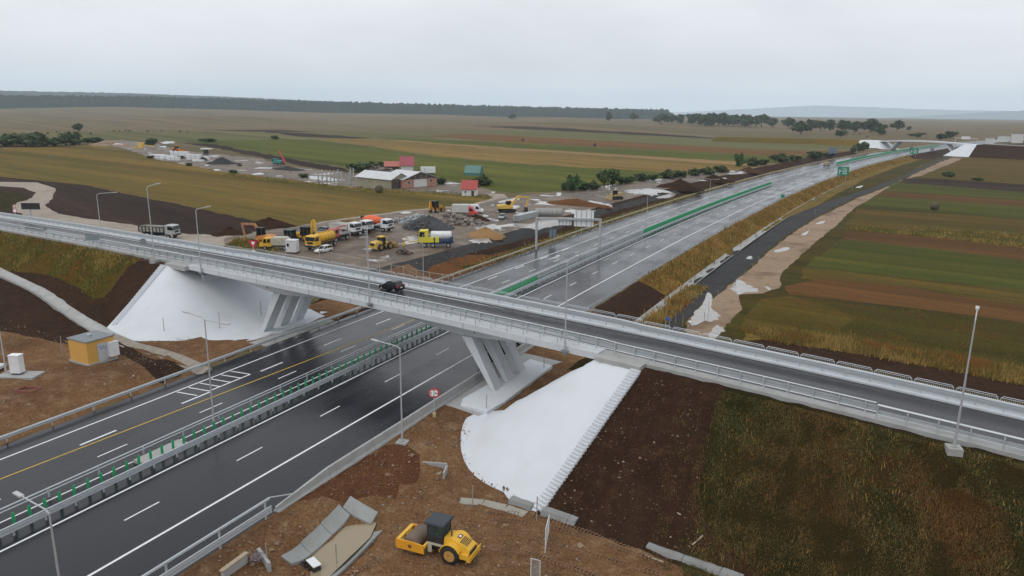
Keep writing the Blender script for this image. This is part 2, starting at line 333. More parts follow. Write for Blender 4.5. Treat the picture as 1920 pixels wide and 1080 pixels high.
# right-hand base, left-hand far strips
zone('meadow', M_FIELDR, [(-33+float(CV(y)), y) for y in YS]+[(1400, 1500), (1400, -60), (-33, -60)], .0)
zone('meadow', M_GREY, PX((480, 247), (960, 243), (1440, 261), (1640, 268), (1660, 280), (1435, 283), (960, 256), (720, 262), (560, 262), (300, 265), (150, 262), (-300, 268), (-300, 252), (0, 252), (240, 246)), 3.)
zone('field', M_BROWN, PX((870, 250), (960, 254), (1200, 268), (1435, 282), (1600, 289), (1580, 294), (1435, 292), (1200, 279), (960, 267), (800, 255)), 2.)
zone('field', M_GREEN, PX((700, 257), (960, 267), (1200, 279), (1435, 292), (1560, 297), (1540, 305), (1435, 306), (1200, 292), (960, 278), (725, 262)), 2.)
zone('field', M_PALE, PX((725, 261), (960, 278), (1200, 292), (1435, 306), (1400, 311), (1200, 297), (960, 282.5), (730, 265)), 1.)
zone('field', M_TAN, PX((590, 260), (728, 263), (960, 282.5), (1200, 297), (1400, 311), (1380, 322), (1300, 325), (1160, 320), (955, 305), (805, 291), (705, 276)), 2.)
zone('field', M_GREEN, PX((330, 264), (480, 262), (587, 262), (705, 277), (805, 292), (955, 306), (1120, 315), (1260, 324), (1330, 326), (1200, 340), (1060, 358), (960, 362), (905, 352), (830, 336), (720, 318), (640, 312), (560, 300), (480, 284), (400, 272)), 1.5)
zone('plough_strip', M_PLOUGH, PX((330, 267), (400, 270), (480, 285), (560, 301), (640, 314), (655, 322), (600, 318), (480, 293), (400, 277)), .8)
zone('plough_strip', M_PLOUGH, PX((480, 246), (560, 249), (640, 254), (700, 259), (660, 260), (560, 256)), 2)
zone('plough_strip', M_PLOUGH, PX((380, 243.5), (520, 243.5), (600, 247), (480, 247)), 2)
zone('plough_strip', M_PLOUGH, PX((880, 236), (1050, 240), (1300, 255), (1440, 264), (1250, 256), (1000, 243)), 3)
zone('field', M_OLIVE, PX((-500, 282), (0, 278), (180, 272), (280, 292), (420, 322), (540, 336), (660, 350), (900, 366), (935, 368), (880, 385), (760, 394), (560, 425), (500, 421), (400, 397), (160, 347), (0, 331), (-500, 325)), .7)
zone('ploughed_field', M_PLOUGH, PX((-500, 325), (0, 331), (160, 347), (400, 397), (500, 421), (560, 426), (480, 440), (420, 447), (320, 440), (220, 425), (150, 413), (0, 420), (-500, 430)), .5)
zone('works_yard', M_YARD, PX((170, 270), (230, 262), (300, 270), (340, 283), (480, 296), (540, 312), (650, 324), (740, 330), (870, 345), (930, 360), (925, 368), (660, 352), (540, 337), (420, 322), (290, 298), (230, 277)), 1.)
zone('rough_grass', M_EMBD, PX((-500, 355), (0, 357), (35, 360), (60, 372), (40, 390), (0, 400), (-500, 420)), .5)
zone('gravel_track', M_TRACK, PX((-500, 330), (0, 341), (70, 342), (104, 353), (99, 369), (84, 384), (108, 400), (170, 411), (260, 424), (330, 436), (440, 442), (640, 410), (760, 394), (880, 384), (925, 371), (910, 362), (945, 364), (960, 376), (880, 395), (760, 402), (640, 420), (440, 462), (300, 452), (180, 432), (90, 415), (30, 398), (22, 386), (60, 371), (68, 361), (45, 352), (0, 349), (-500, 343)), .4)
zone('works_yard', M_YARD, PX((420, 448), (450, 438), (560, 424), (640, 413), (760, 397), (880, 387), (930, 374), (1000, 365), (1055, 359), (1120, 350), (1200, 340), (1300, 327), (1400, 317), (1480, 308), (1560, 298), (1610, 288), (1620, 292), (1560, 302), (1440, 330), (1310, 352), (1200, 374), (1050, 420), (900, 460), (800, 495), (740, 540), (640, 520), (500, 490), (420, 465)), .6)
zone('soil_bank', M_SOILD, UY((-77.5, -68.2), [78, 90, 100, 120, 150, 190, 240, 320, 420, 520, 640]), .3)
zone('rough_grass', M_VERGE, UY((-71.4, -68.2), [118, 150, 190, 240, 320, 420, 540, 680, 840, 1000, 1200]), .35)
zone('sand_bank', M_CLAYR, PX((780, 505), (815, 488), (860, 480), (920, 478), (960, 470), (950, 492), (880, 528), (840, 540), (760, 525)), .4)
zone('gravel_road', M_GRAV, PX((690, 508), (760, 490), (830, 471), (900, 453), (960, 433), (1040, 413), (1120, 393), (1200, 373), (1300, 349), (1312, 352), (1215, 379), (1130, 403), (1050, 429), (980, 449), (920, 466), (850, 484), (810, 498), (770, 530), (720, 525)), .35)
zone('rough_grass', M_EMBG, PX((420, 463), (445, 450), (500, 452), (520, 470), (500, 482), (470, 480)), .3)
# left of the motorway, this side of the overpass
zone('clay_ground', M_REDS, [(-260, 90), (-180, 92), (-130, 91), (-90, 84), (-69, 84), (-69, 58), (-78, 59), (-100, 62.5), (-120, 66.5), (-145, 70), (-260, 60)], .2)
zone('clay_ground', M_SOILD, [(-145, 72), (-100, 61.5), (-78, 57.5), (-69, 56), (-69, 50), (-90, 52), (-110, 48), (-150, 42)], .4)
zone('clay_ground', M_CLAY, [(-150, 44), (-110, 49), (-90, 53.5), (-84, 55.5), (-69, 51), (-69, 84), (-78, 70), (-86, 60.5), (-76, 57.5), (-69, 57), (-68.2, 57), (-68.2, -40), (-150, -40)], .3)
zone('clay_ground', M_CLAY, [(-69, 56), (-79, 58.5), (-87.5, 60.5), (-86, 65), (-77, 71), (-69, 72), (-68.2, 110), (-76, 110), (-76, 88), (-80, 80), (-80, 70), (-90, 62), (-88, 60), (-78, 56)], .25)
zone('embankment_slope', M_SOILD, [(-260, 92), (-88, 70.5), (-92, 58), (-100, 60.5), (-120, 65.5), (-145, 69.5), (-260, 62)], .2)
zone('embankment_slope', M_SOILD, [(-260, 103), (-88, 82), (-80, 96), (-120, 102), (-260, 116)], .2)
zone('embankment_grass', M_EMBG, PX((-400, 425), (0, 436), (60, 447), (130, 459), (200, 473), (262, 487), (240, 502), (210, 540), (196, 556), (175, 562), (150, 540), (90, 515), (20, 506), (-100, 500), (-400, 480)), .35)
# right of the motorway
zone('clay_ground', M_CLAY, [(-38.3, -60), (-38.3, 84), (-30, 90), (-20, 92), (60, 84), (60, -60)], .0)
zone('clay_ground', M_CLAYR2, [(-37.9, 39), (-37.9, 50), (-36.5, 51.5), (-34.5, 51), (-33.2, 49.2), (-32.4, 47.5), (-33.4, 46.4), (-32.6, 44.6), (-34.2, 43.4), (-35.4, 41.4), (-36.6, 40.6)], .5)
zone('soil_bank', M_CLAYR, UY((-37.9, -30), [84, 90, 97, 104]), .25)
zone('soil_bank', M_SOILD, UY((-37.9, -31.4), [103.5, 110, 116, 122, 127]), .25)
zone('rough_grass', M_EMBD, UY((-31, -27.6), [78, 90, 104, 116, 127, 136]), .4)
zone('rough_grass', M_VERGE, UY((-37.9, -27.2), [127, 140, 180, 240, 320, 420, 540, 640]), .3)
zone('soil_bank', M_SOILD, UY((-37.9, -20), [640, 700, 760, 840, 1000]), .3)
R_ = 2500
def strip(name, mat, top, bot, j=.5): zone(name, mat, PX(*top)+PX(*bot[::-1]), j)
strip('field', M_OLIVE2, [(1722, 310), (1797, 290), (1920, 292), (R_, 318)], [(1705, 331), (1800, 338), (1920, 346), (R_, 385)], 1)
strip('plough_strip', M_PLOUGH, [(1690, 334), (1800, 338), (1920, 346), (R_, 385)], [(1695, 342), (1800, 351), (1920, 360), (R_, 402)], .6)
strip('field', M_GREEN2, [(1672, 341), (1800, 351), (1920, 360), (R_, 402)], [(1645, 357), (1800, 368), (1920, 376), (R_, 424)], .6)
strip('field', M_BROWN2, [(1645, 357), (1800, 368), (1920, 376), (R_, 424)], [(1632, 366), (1800, 379), (1920, 387), (R_, 436)], .5)
strip('field', M_GREEN2, [(1632, 366), (1800, 379), (1920, 387), (R_, 436)], [(1610, 386), (1800, 400), (1920, 410), (R_, 462)], .6)
strip('field', M_OLIVE2, [(1605, 392), (1800, 402), (1920, 412), (R_, 464)], [(1580, 430), (1765, 445), (1920, 462), (R_, 520)], .6)
strip('field', M_BROWN2, [(1586, 433), (1765, 445), (1920, 462), (R_, 520)], [(1580, 448), (1765, 468), (1920, 489), (R_, 560)], .5)
strip('field', M_GREEN2, [(1575, 448), (1765, 468), (1920, 489), (R_, 560)], [(1510, 500), (1700, 520), (1920, 545), (R_, 625)], .5)
strip('field', M_OLIVE2, [(1507, 502), (1700, 520), (1920, 545), (R_, 625)], [(1500, 522), (1690, 537), (1920, 574), (R_, 665)], .4)
strip('field', M_BROWN2, [(1472, 537), (1540, 521), (1690, 537), (1920, 575), (R_, 665)], [(1480, 552), (1665, 572), (1815, 590), (1920, 605), (R_, 695)], .35)
strip('rough_grass', M_VERGE, [(1395, 620), (1440, 618), (1615, 640), (1765, 664), (1920, 692), (R_, 800)], [(1395, 640), (1440, 636), (1615, 662), (1765, 690), (1920, 720), (R_, 830)], .35)
strip('embankment_slope', M_SOILD, [(1395, 640), (1440, 636), (1615, 662), (1765, 690), (1920, 720), (R_, 830)], [(1395, 650), (1440, 658), (1615, 690), (1765, 724), (1920, 756), (R_, 870)], .1)
zone('rough_grass', M_OLIVE2, PX((1400, 590), (1430, 560), (1480, 555), (1560, 575), (1600, 600), (1560, 625), (1440, 620), (1390, 618)), .4)
zone('gravel_road', M_GRAV, PX((1120, 690), (1190, 620), (1250, 562), (1310, 520), (1400, 456), (1480, 406), (1560, 376), (1640, 350), (1690, 331), (1740, 306), (1785, 291), (1800, 289.5), (1765, 301), (1720, 322), (1670, 345), (1600, 372), (1520, 412), (1460, 452), (1400, 506), (1330, 562), (1280, 602), (1230, 700)), .3)
zone('sandy_path', M_SAND, PX((1285, 606), (1335, 562), (1402, 508), (1462, 454), (1522, 414), (1602, 374), (1672, 347), (1722, 323), (1766, 303), (1790, 295), (1805, 297), (1770, 312), (1725, 330), (1690, 337), (1655, 358), (1600, 392), (1565, 425), (1500, 480), (1466, 512), (1462, 540), (1430, 550), (1385, 552), (1392, 580), (1370, 600), (1345, 632), (1300, 640)), .3)
zone('embankment_slope', M_SOILD, [(-17.4, 62.4), (-21.8, 48.6), (-11.5, 47.4), (-4, 46.8), (40, 43), (90, 36), (90, 52), (-17.4, 63.2)], .12)
zone('embankment_slope', M_SOILD, [(-17.4, 74), (-17.4, 90), (90, 82), (90, 60)], .12)
zone('embankment_grass', M_EMBD, PX((1362, 722), (1345, 760), (1336, 800), (1325, 850), (1310, 930), (1325, 985), (1400, 1060), (1500, 1110), (2300, 1300), (R_, 1000), (1920, 864), (1700, 812), (1500, 760)), .35)
for q in ([(1545, 822), (1600, 814), (1660, 836), (1722, 858), (1740, 900), (1690, 930), (1620, 905), (1560, 880)], [(1720, 930), (1800, 910), (1890, 960), (1900, 1040), (1800, 1060), (1730, 1000)]): zone('embankment_grass', M_EMBR, PX(*q), .5)
# white sprayed-concrete cones at the bridge ends
RC = ye(-22)-.6
zone('white_slope', WCONC, [(-17.35, float(RC)+.1)]+arc(-22.2, float(RC), 13.4, 272, 262, 3)+arc(-22.2, float(RC), 12.6, 255, 193, 10)+[(-34, 61), (-30, 64.6), (-25, 68), (-22.35, 69), (-22.35, 75), (-17.3, 75)], .1)
LCY = ye(-90)-.6
zone('white_slope', WCONC, [(-92, float(LCY)+.2)]+arc(-90.2, float(LCY), 12.6, 266, 360, 14)+arc(-90.2, float(LCY)+12.2, 12.0, 0, 95, 12)+[(-92, float(LCY)+12), (-92, float(LCY)+6)], .12)
zone('white_slope', WCONC, [(-80, 65.6), (-76.5, 64.6), (-71.4, 67.8), (-70.6, 76), (-71, 81), (-80, 84)], .2)
zone('concrete_apron', CONC, [(-38.3, 61), (-33.6, 60.4), (-32.6, 63), (-33.8, 66), (-33.8, 76), (-32.5, 80), (-38.3, 80)], .03)
zone('concrete_apron', CONC, [(-68.3, 66.5), (-71.2, 66.2), (-70.5, 80), (-68.3, 80)], .03)
zone('motorway', M_ASPH, UY((-68.15, -38.25), YS), 0)
for k in range(5): pass
PUDDLES = [[(1290, 600), (1322, 570), (1325, 552), (1335, 560), (1332, 578), (1352, 592), (1345, 606), (1318, 612)], [(1368, 540), (1385, 525), (1398, 532), (1420, 540), (1418, 548), (1385, 553)], [(1325, 628), (1350, 604), (1362, 618), (1340, 636)], [(1442, 546), (1432, 535), (1447, 540)],
  [(1000, 414), (1040, 410), (1072, 414), (1010, 432), (985, 426)], [(1088, 378), (1110, 376), (1148, 385), (1140, 390), (1118, 389)], [(1170, 358), (1195, 352), (1240, 356), (1262, 362), (1215, 366), (1180, 364)], [(880, 448), (895, 445), (930, 450), (905, 458), (885, 456)],
  [(885, 424), (925, 420), (940, 428), (900, 434)], [(750, 445), (790, 440), (795, 450), (770, 458)], [(930, 378), (960, 372), (985, 368), (960, 380)], [(1300, 340), (1340, 333), (1372, 334), (1330, 341)], [(1350, 327), (1400, 320), (1420, 322), (1380, 328)], [(1225, 370), (1262, 362), (1270, 366), (1240, 374)],
  [(1600, 352), (1620, 346), (1616, 352)], [(1525, 420), (1550, 412), (1545, 420)], [(1500, 440), (1520, 430), (1512, 442)], [(1445, 470), (1490, 460), (1470, 474)], [(1395, 486), (1408, 478), (1412, 486)], [(300, 266), (325, 264), (330, 268), (305, 270)], [(560, 330), (600, 330), (650, 338), (610, 341)]]
def puddle_shape(p):
    q = [Vector(a) for a in PX(*p)]; r = sum((a.length for a in q), 0)/len(q)
    for it in range(3): q = [x for a, b in zip(q, q[1:]+q[:1]) for x in (a.lerp(b, .25), a.lerp(b, .75))]
    c = sum(q, Vector((0, 0)))/len(q); L_ = max((a-c).length for a in q)
    ph = [random.uniform(0, 6.28) for _ in range(5)]
    return [tuple(c+(a-c)*(1+.14*sin(3*t+ph[0])+.1*sin(7*t+ph[1])+.1*sin(13*t+ph[2])+.08*sin(23*t+ph[3]))) for a in q for t in [atan2(a.y-c.y, a.x-c.x)]]
for p in PUDDLES: zone('puddle', M_PUD, puddle_shape(p), .12)

def _refine(poly, jit, step):
    out = []; n = len(poly)
    for i in range(n):
        a = Vector(poly[i]); b = Vector(poly[(i+1) % n]); d = (b-a).length
        r = (a+b).length/2
        k = max(1, min(60, int(d/step(r)))); nr = Vector((b.y-a.y, a.x-b.x)).normalized() if d > 0 else Vector((0, 0))
        sc_ = min(1, d/6)
        for j in range(k):
            p = a.lerp(b, j/k)
            if jit and j: p = p+nr*random.uniform(-jit, jit)*sc_*max(1, min(3, r/250))
            out.append((p.x, p.y))
    return out
def build_ground():
    pts, edges = [], []; polys = []
    step = lambda r: 1.2 if r < 120 else (3 if r < 260 else (8 if r < 700 else 25))
    for name, mat, poly, jit in ZONES:
        q = _refine(poly, jit, step); b = len(pts); pts += q; edges += [(b+i, b+(i+1) % len(q)) for i in range(len(q))]; polys.append(q)
    def grid(x0, x1, y0, y1, s, hole=None):
        X, Y = np.meshgrid(np.arange(x0, x1, s), np.arange(y0, y1, s)); P = np.stack([X.ravel(), Y.ravel()], 1)
        P = P+RNG.uniform(-.3, .3, P.shape)*s
        if hole: P = P[~((P[:, 0] > hole[0]) & (P[:, 0] < hole[1]) & (P[:, 1] > hole[2]) & (P[:, 1] < hole[3]))]
        return [tuple(p) for p in P]
    pts += grid(-70, 14, 22, 92, .9)+grid(-150, 44, 18, 132, 1.9, (-70, 14, 22, 92))+grid(-340, 160, -60, 340, 8, (-150, 44, 18, 132))
    pts += grid(-1600, 1000, -400, 1600, 45, (-340, 160, -60, 340))+grid(-7200, 5200, -900, 7600, 260, (-1600, 1000, -400, 1600))
    V, E, Fc, *_ = delaunay_2d_cdt([Vector(p) for p in pts], edges, [], 0, 1e-4)
    V = np.array([(v.x, v.y) for v in V]); Fc = np.array([f[:3] for f in Fc], int)
    cen = V[Fc].mean(1); zid = np.full(len(Fc), -1)
    for k, q in enumerate(polys):
        q = np.array(q); lo, hi = q.min(0), q.max(0)
        idx = np.where(((cen >= lo) & (cen <= hi)).all(1))[0]
        if not len(idx): continue
        c = cen[idx]; ins = np.zeros(len(idx), bool)
        for a, b in zip(q, np.roll(q, -1, 0)):
            if a[1] == b[1]: continue
            cr = ((a[1] > c[:, 1]) != (b[1] > c[:, 1]))
            ins ^= cr & (c[:, 0] < (b[0]-a[0])*(c[:, 1]-a[1])/(b[1]-a[1])+a[0])
        zid[idx[ins]] = k
    Z = terr(V[:, 0], V[:, 1])
    r = np.hypot(V[:, 0], V[:, 1])
    # clods and ruts on bare earth close by
    nz = RNG.normal(0, 1, len(V))*.045
    bare = np.zeros(len(V), bool)
    for k, (name, mat, _, _) in enumerate(ZONES):
        if name in ('clay_ground', 'embankment_slope', 'soil_bank', 'embankment_grass'): bare[np.unique(Fc[zid == k])] = True
    for k, (name, mat, _, _) in enumerate(ZONES):
        if name in ('motorway', 'white_slope', 'concrete_apron', 'puddle'): bare[np.unique(Fc[zid == k])] = False
    Z = Z+np.where(bare & (r < 130), nz+.07*wob(V[:, 0], V[:, 1], 2.3), 0)
    V3 = np.column_stack([V, Z])
    a, b, c = V3[Fc[:, 0]], V3[Fc[:, 1]], V3[Fc[:, 2]]
    fl = np.cross(b-a, c-a)[:, 2] < 0; Fc[fl] = Fc[fl][:, ::-1]
    groups = {}
    for k in range(-1, len(ZONES)):
        if (zid == k).any(): groups.setdefault(('plain', 0) if k < 0 else (ZONES[k][0], k), []).append(k)
    for (name, key), ks in groups.items():
        f = Fc[zid == ks[0]]; u, inv = np.unique(f, return_inverse=True); inv = inv.reshape(f.shape)
        me = np_mesh(name, V3[u], inv, M_PLAIN if ks[0] < 0 else ZONES[ks[0]][1])
        me.polygons.foreach_set('use_smooth', np.ones(len(me.polygons), bool))
        o = link(name, me); o['kind'] = 'structure'
    return
build_ground()
# ------------------------------------------------------------------ overpass, rails, markings, lamps, signs
def DP(x, v, dz=0.): return Vector((x, float(ye(x))+v, float(zp(x))+dz))
def onplane(px, py, v):                            # where a pixel's ray meets the upright plane v metres behind the overpass' near edge
    d = ray(px, py); t = (63-.125*22.7+v)/(d.y+.125*d.x); return Vector((d.x*t, d.y*t, CAMH+d.z*t))
def UP(u, y, z=0.): return Vector((u+float(CV(y)), y, z))
def frange(a, b, s):
    n = max(1, int(round((b-a)/s))); return [a+(b-a)*i/n for i in range(n+1)]
def structure(o): o['kind'] = 'structure'; return o
XA, XB = -87.0, -22.0
# road surface over ramp, bridge, ramp
xs = frange(-215, 95, 2.5)
mb = MB(); mb.sweep([DP(x, 0) for x in xs], [(-1.75, 0), (-5, .06), (-8.35, 0)]); structure(mb.build('overpass_road', M_ASPD))
for nm, v, w_ in (('lane_marking', 7.65, .17), ('lane_marking', 2.35, .15)):
    mb = MB(); mb.sweep([DP(x, v, .012+(.012 if v > 5 else .01)) for x in xs], [(-w_/2, 0), (w_/2, 0)]); structure(mb.build(nm, WHITE))
mb = MB(); mb.sweep([DP(x, 5.05, .069) for x in xs if x > -21 or x < -84], [(-.07, 0), (.07, 0)]) if 0 else None
for seg in ([x for x in xs if x < -84], [x for x in xs if x > -12]):
    mb = MB(); mb.sweep([DP(x, 4.95, .072) for x in seg], [(-.075, 0), (.075, 0)]); structure(mb.build('lane_marking', WHITE))
# low kerbs along the ramps
for seg in ([x for x in xs if x <= XA]+[XA], [XB]+[x for x in xs if x > XB]):
    mb = MB(); mb.sweep([DP(x, 0) for x in seg], [(-8.35, .16), (-10.75, .17), (-10.75, -.6), (-8.35, -.6)], True); structure(mb.build('kerb', CONCL))
    mb = MB(); mb.sweep([DP(x, 0) for x in seg], [(-.55, -.5), (-.55, .05), (-1.75, .05), (-1.75, -.5)], True); structure(mb.build('kerb', CONC))
# the bridge itself
br = thing('overpass_bridge', 'pale concrete overpass on slanted legs crossing the motorway in the foreground', 'bridge', (-55, 67, 0))
def bpart(name, mb, mat): return mb.build(name, mat, br, (55, -67, 0))
def hau(x):                                        # soffit depth: deeper over the legs
    return 1.25+.75*math.exp(-((x+39.5)/6)**2)+.75*math.exp(-((x+70)/6)**2)
bx = frange(XA, XB, 1.5); mb = MB(); rings = []
for x in bx:
    h = hau(x); rings += [DP(x, v, z) for v, z in ((0, .17), (0, -.48), (1.5, -.62), (2.0, -h), (8.9, -h), (9.4, -.62), (10.9, -.48), (10.9, .17), (10.7, .17), (10.7, -.03), (.2, -.03), (.2, .17))]
n = 12; mb.add(rings, [(i*n+j, i*n+(j+1) % n, (i+1)*n+(j+1) % n, (i+1)*n+j) for i in range(len(bx)-1) for j in range(n)]+[tuple(range(n)), tuple((len(bx)-1)*n+j for j in range(n-1, -1, -1))])
bpart('deck', mb, CONCL)
for v0, v1 in ((.203, 1.75), (8.35, 10.697)):
    mb = MB(); mb.sweep([DP(x, 0) for x in bx], [(-v0, .2), (-v1, .17), (-v1, -.027), (-v0, -.027)], True); bpart('walkway', mb, CONCL)
def leg(xt, wt, xb, wb, zb, v0, v1):
    zt = float(zp(xt))-hau(xt)+.1; mb = MB(); P = []
    for v in (v0, v1):
        for x, z in ((xt-wt/2, zt), (xt+wt/2, zt), (xb+wb/2, zb), (xb-wb/2, zb)): P.append((x, float(ye(-38 if xt > -55 else -72))+v, z))
    mb.add(P, [(0, 1, 2, 3), (7, 6, 5, 4), (0, 4, 5, 1), (1, 5, 6, 2), (2, 6, 7, 3), (3, 7, 4, 0)]); return mb
for k in range(3):
    v0 = 1.5+k*3.1
    bpart('leg', leg(-38.4, 1.25, -35.0, .55, .1, v0, v0+1.55), CONCL); bpart('leg', leg(-70.1, 1.25, -73.2, .55, .1, v0, v0+1.7), CONCL)
for xb in (-34.6, -73.6):
    s = 1 if xb > -55 else -1
    mb = MB(); pts = [(xb-1.6*s, -3.2), (xb+1.6*s, -3.4), (xb+2.0*s, 0), (xb+2.0*s, 12.5), (xb-1.4*s, 13.5), (xb-1.7*s, 6), (xb-2.3*s, -1.5)]
    if s < 0: pts = pts[::-1]
    q = [(x, float(ye(xb))+v, .16) for x, v in pts]+[(x+random.uniform(-.3, .3), float(ye(xb))+v, -.9) for x, v in pts]; m_ = len(pts)
    mb.add(q, [tuple(range(m_))]+[(i, i+m_, (i+1) % m_+m_, (i+1) % m_) for i in range(m_)]); bpart('footing', mb, WCONC)
for x0, x1 in ((XA-4.8, XA-.003), (XB+.003, XB+4.6)):
    mb = MB(); mb.sweep([DP(x0, 0, -.02), DP(x1, 0, -.02)], [(.6, .05), (-1.74, .12), (-1.74, -.4), (.6, -.6)], True); bpart('abutment_cap', mb, CONC)
    mb = MB(); mb.sweep([DP(x0, 0, -.05), DP(x1, 0, -.05)], [(-8.36, .1), (-11.6, .08), (-11.6, -.5), (-8.36, -.4)], True); bpart('abutment_cap', mb, CONC)

for xb, s in ((XB-.25, 1), (XA+.25, -1)):
    mb = MB(); x0, x1 = xb-.35, xb+.35
    mb.add([(x0, float(ye(x0))+2.1, -1), (x1, float(ye(x1))+2.1, -1), (x1, float(ye(x1))+8.8, -1), (x0, float(ye(x0))+8.8, -1)]+[(x0, float(ye(x0))+2.1, 6.1), (x1, float(ye(x1))+2.1, 6.1), (x1, float(ye(x1))+8.8, 6.1), (x0, float(ye(x0))+8.8, 6.1)], [(3, 2, 1, 0), (4, 5, 6, 7), (0, 1, 5, 4), (1, 2, 6, 5), (2, 3, 7, 6), (3, 0, 4, 7)]); bpart('abutment_wall', mb, CONCL)
for k, x in enumerate((-80, -72, -62, -54.7, -47, -38, -30)):
    h = DP(x, -.012); mb = MB(); mb.box((h.x, h.y, h.z-.16), (.035, .03, .6), -.124); bpart('joint', mb, STEELD)
    if k % 2: mb = MB(); mb.tube((h.x+.8, h.y+1.2, h.z-.5), (h.x+.8, h.y+1.0, h.z-1.25), .07, 7); bpart('drain_pipe', mb, STEELD)
# ---- guard rails
WB = [(0, -.155), (.07, -.12), (.07, -.06), (0, -.02), (0, .02), (.07, .06), (.07, .12), (0, .155)]
def rail_posts(t, mesh, locs, name='post', rz=None):
    for i, p in enumerate(locs[:100]):
        link(name, mesh, t, p, (0, 0, rz[i] if rz else 0))
    if len(locs) > 100:
        mb = MB()
        for p in locs[100:]: mb.box((p[0], p[1], p[2]+.35), (.1, .12, .9))
        o = mb.build(name, STEEL, t); o['kind'] = 'stuff'
def samp(path, step):
    out = []; acc = 0; P = [Vector(p) for p in path]
    for a, b in zip(P[:-1], P[1:]):
        L_ = (b-a).length; d = acc
        while d < L_: out.append(a.lerp(b, d/L_)); d += step
        acc = d-L_
    return out
_pm = {}
def post_mesh(h, w_=.1, d=.12, off=0.):
    k = (h, w_, d)
    if k not in _pm: mb = MB(); mb.box((0, 0, h/2-.15), (w_, d, h+.3)); _pm[k] = mb.mesh('post', STEEL)
    return _pm[k]
def guard_rail(label, path, beams, tubes, h, step, side=1, near=None, group='guard rails', mat=None, cat='guard rail'):
    """beams: heights of W-beams; tubes: (height, radius) of round rails; side: +1 beams on the right of travel"""
    t = thing('guard_rail', label, cat, tuple(path[0]), 0, group); o0 = Vector(path[0])
    mat = mat or STEEL
    P = [Vector(p)-o0 for p in path]
    for z in beams:
        mb = MB(); mb.sweep(P, [(side*(.08+l), z+q) for l, q in WB]); mb.build('rail', mat, t)
    for z, r in tubes:
        mb = MB(); mb.sweep(P, [(r*cos(a)*1.2, z+r*sin(a)) for a in [2*pi*i/6 for i in range(6)]], True); mb.build('top_rail', mat, t)
    loc = samp(P, step)
    if near: loc.sort(key=lambda p: (p+o0-Vector((0, 0, CAMH))).length)
    rail_posts(t, post_mesh(h), loc)
    return t
dx = lambda a, b, s, v, dz=.17: [DP(x, v, dz if XA < x < XB else .06) for x in frange(a, b, s)]
guard_rail('tall galvanised guard rail with round top tube, along the near side of the overpass', dx(-104, 1.9, 2, 1.25), [.52, .8], [(1.12, .05)], 1.12, 2., -1)
guard_rail('galvanised guard rail with thick top pipe on the right-hand ramp, above the grassy slope', dx(2.0, 90, 2, .7), [.62], [(1.16, .085), (.42, .03)], 1.16, 2.1, -1)
guard_rail('low galvanised guard rail on the left-hand ramp, above the overgrown slope', dx(-205, -104.5, 3, 1.0), [.62], [], .78, 2.6, -1)
guard_rail('double galvanised guard rail on the far kerb of the overpass', dx(-205, 90, 2.5, 8.95), [.5, .8], [(.98, .05)], .98, 2., 1, True)
# ---- pedestrian fences
def fence_panel(w_, h, nb, rnd=.12):
    mb = MB(); r = .025
    P = [(.03, 0, .08), (.03, 0, h-rnd), (.03+rnd*.6, 0, h), (w_-.03-rnd*.6, 0, h), (w_-.03, 0, h-rnd), (w_-.03, 0, .08)]
    mb.path(P, r, 5); mb.tube((.03, 0, .2), (w_-.03, 0, .2), .02, 5); mb.tube((.03, 0, h-.14), (w_-.03, 0, h-.14), .02, 5)
    for i in range(1, nb): x = .03+(w_-.06)*i/nb; mb.tube((x, 0, .2), (x, 0, h-.14), .011, 4, caps=False)
    return mb.mesh('panel', STEEL)
def ped_fence(label, xa, xb, v, w_, h, nb, rnd=.12, gap=.0):
    t = thing('pedestrian_fence', label, 'fence', tuple(DP(xa, v, .19)), 0, 'pedestrian railings of the overpass'); o0 = DP(xa, v, .19); me = fence_panel(w_, h, nb, rnd)
    n = int((xb-xa)/(w_*.992+gap)); an = atan2(-.125, 1)
    for i in range(n):
        x = xa+i*(w_*.992+gap); a = DP(x, v, .19 if XA < x < XB else 0); b = DP(x+w_*.992, v, .19 if XA < x < XB else 0)
        link('panel', me, t, a-o0, (0, -atan2(b.z-a.z, w_), an))
ped_fence('near pedestrian railing of upright bars along the overpass edge', XA+1, XB-.6, .12, 2.0, 1.02, 14, .1)
ped_fence('far pedestrian railing of the overpass, made of round-cornered bar panels', -100, 60, 10.5, 3.1, 1.0, 20, .3, .1)

# ---- motorway: markings
def line(name, u, y0, y1, w_=.16, mat=WHITE, step=8., f=None):
    ys = frange(y0, y1, step); mb = MB(); mb.sweep([UP((f(y) if f else u), y, .012) for y in ys], [(-w_/2, 0), (w_/2, 0)]); structure(mb.build(name, mat))
def dashes(u, y0, y1, per, ln, w_=.15):
    mb = MB(); y = y0
    while y < y1:
        a, b = UP(u, y, .012), UP(u, y+ln, .012); mb.sweep([a, b], [(-w_/2, 0), (w_/2, 0)]); y += per
    structure(mb.build('lane_marking', WHITE))
line('lane_marking', -51.25, -20, 1100, .2); line('lane_marking', -43.35, -20, 1100, .22)
dashes(-47.3, 30.9-108, 1100, 10.8, 3.0)
line('lane_marking', -65.45, -20, 103, .2); line('lane_marking', -62.4, 100, 1100, .2, f=lambda y: -63.4+1.0*float(sst(100, 150, y)))
line('lane_marking', -56.6, 96, 1100, .15)
line('lane_marking', 0, -20, 88, .15, YELM, 4., lambda y: -61.9+.0565*(y-30))
dashes(-58.55, 35.8-54, 1100, 10.95, 2.9); dashes(-62.1, 37.1-54.8, 150, 11.0, 3.6, .24)
line('lane_marking', -55.05, -20, 330, .16)
mb = MB()
for y in (50.2, 51.7, 53.2, 54.7, 56.2, 57.6): mb.add([(-65.2, y, .012), (-62.5, y+.3, .012), (-62.5, y+.48, .012), (-65.2, y+.18, .012)], [(0, 1, 2, 3)])
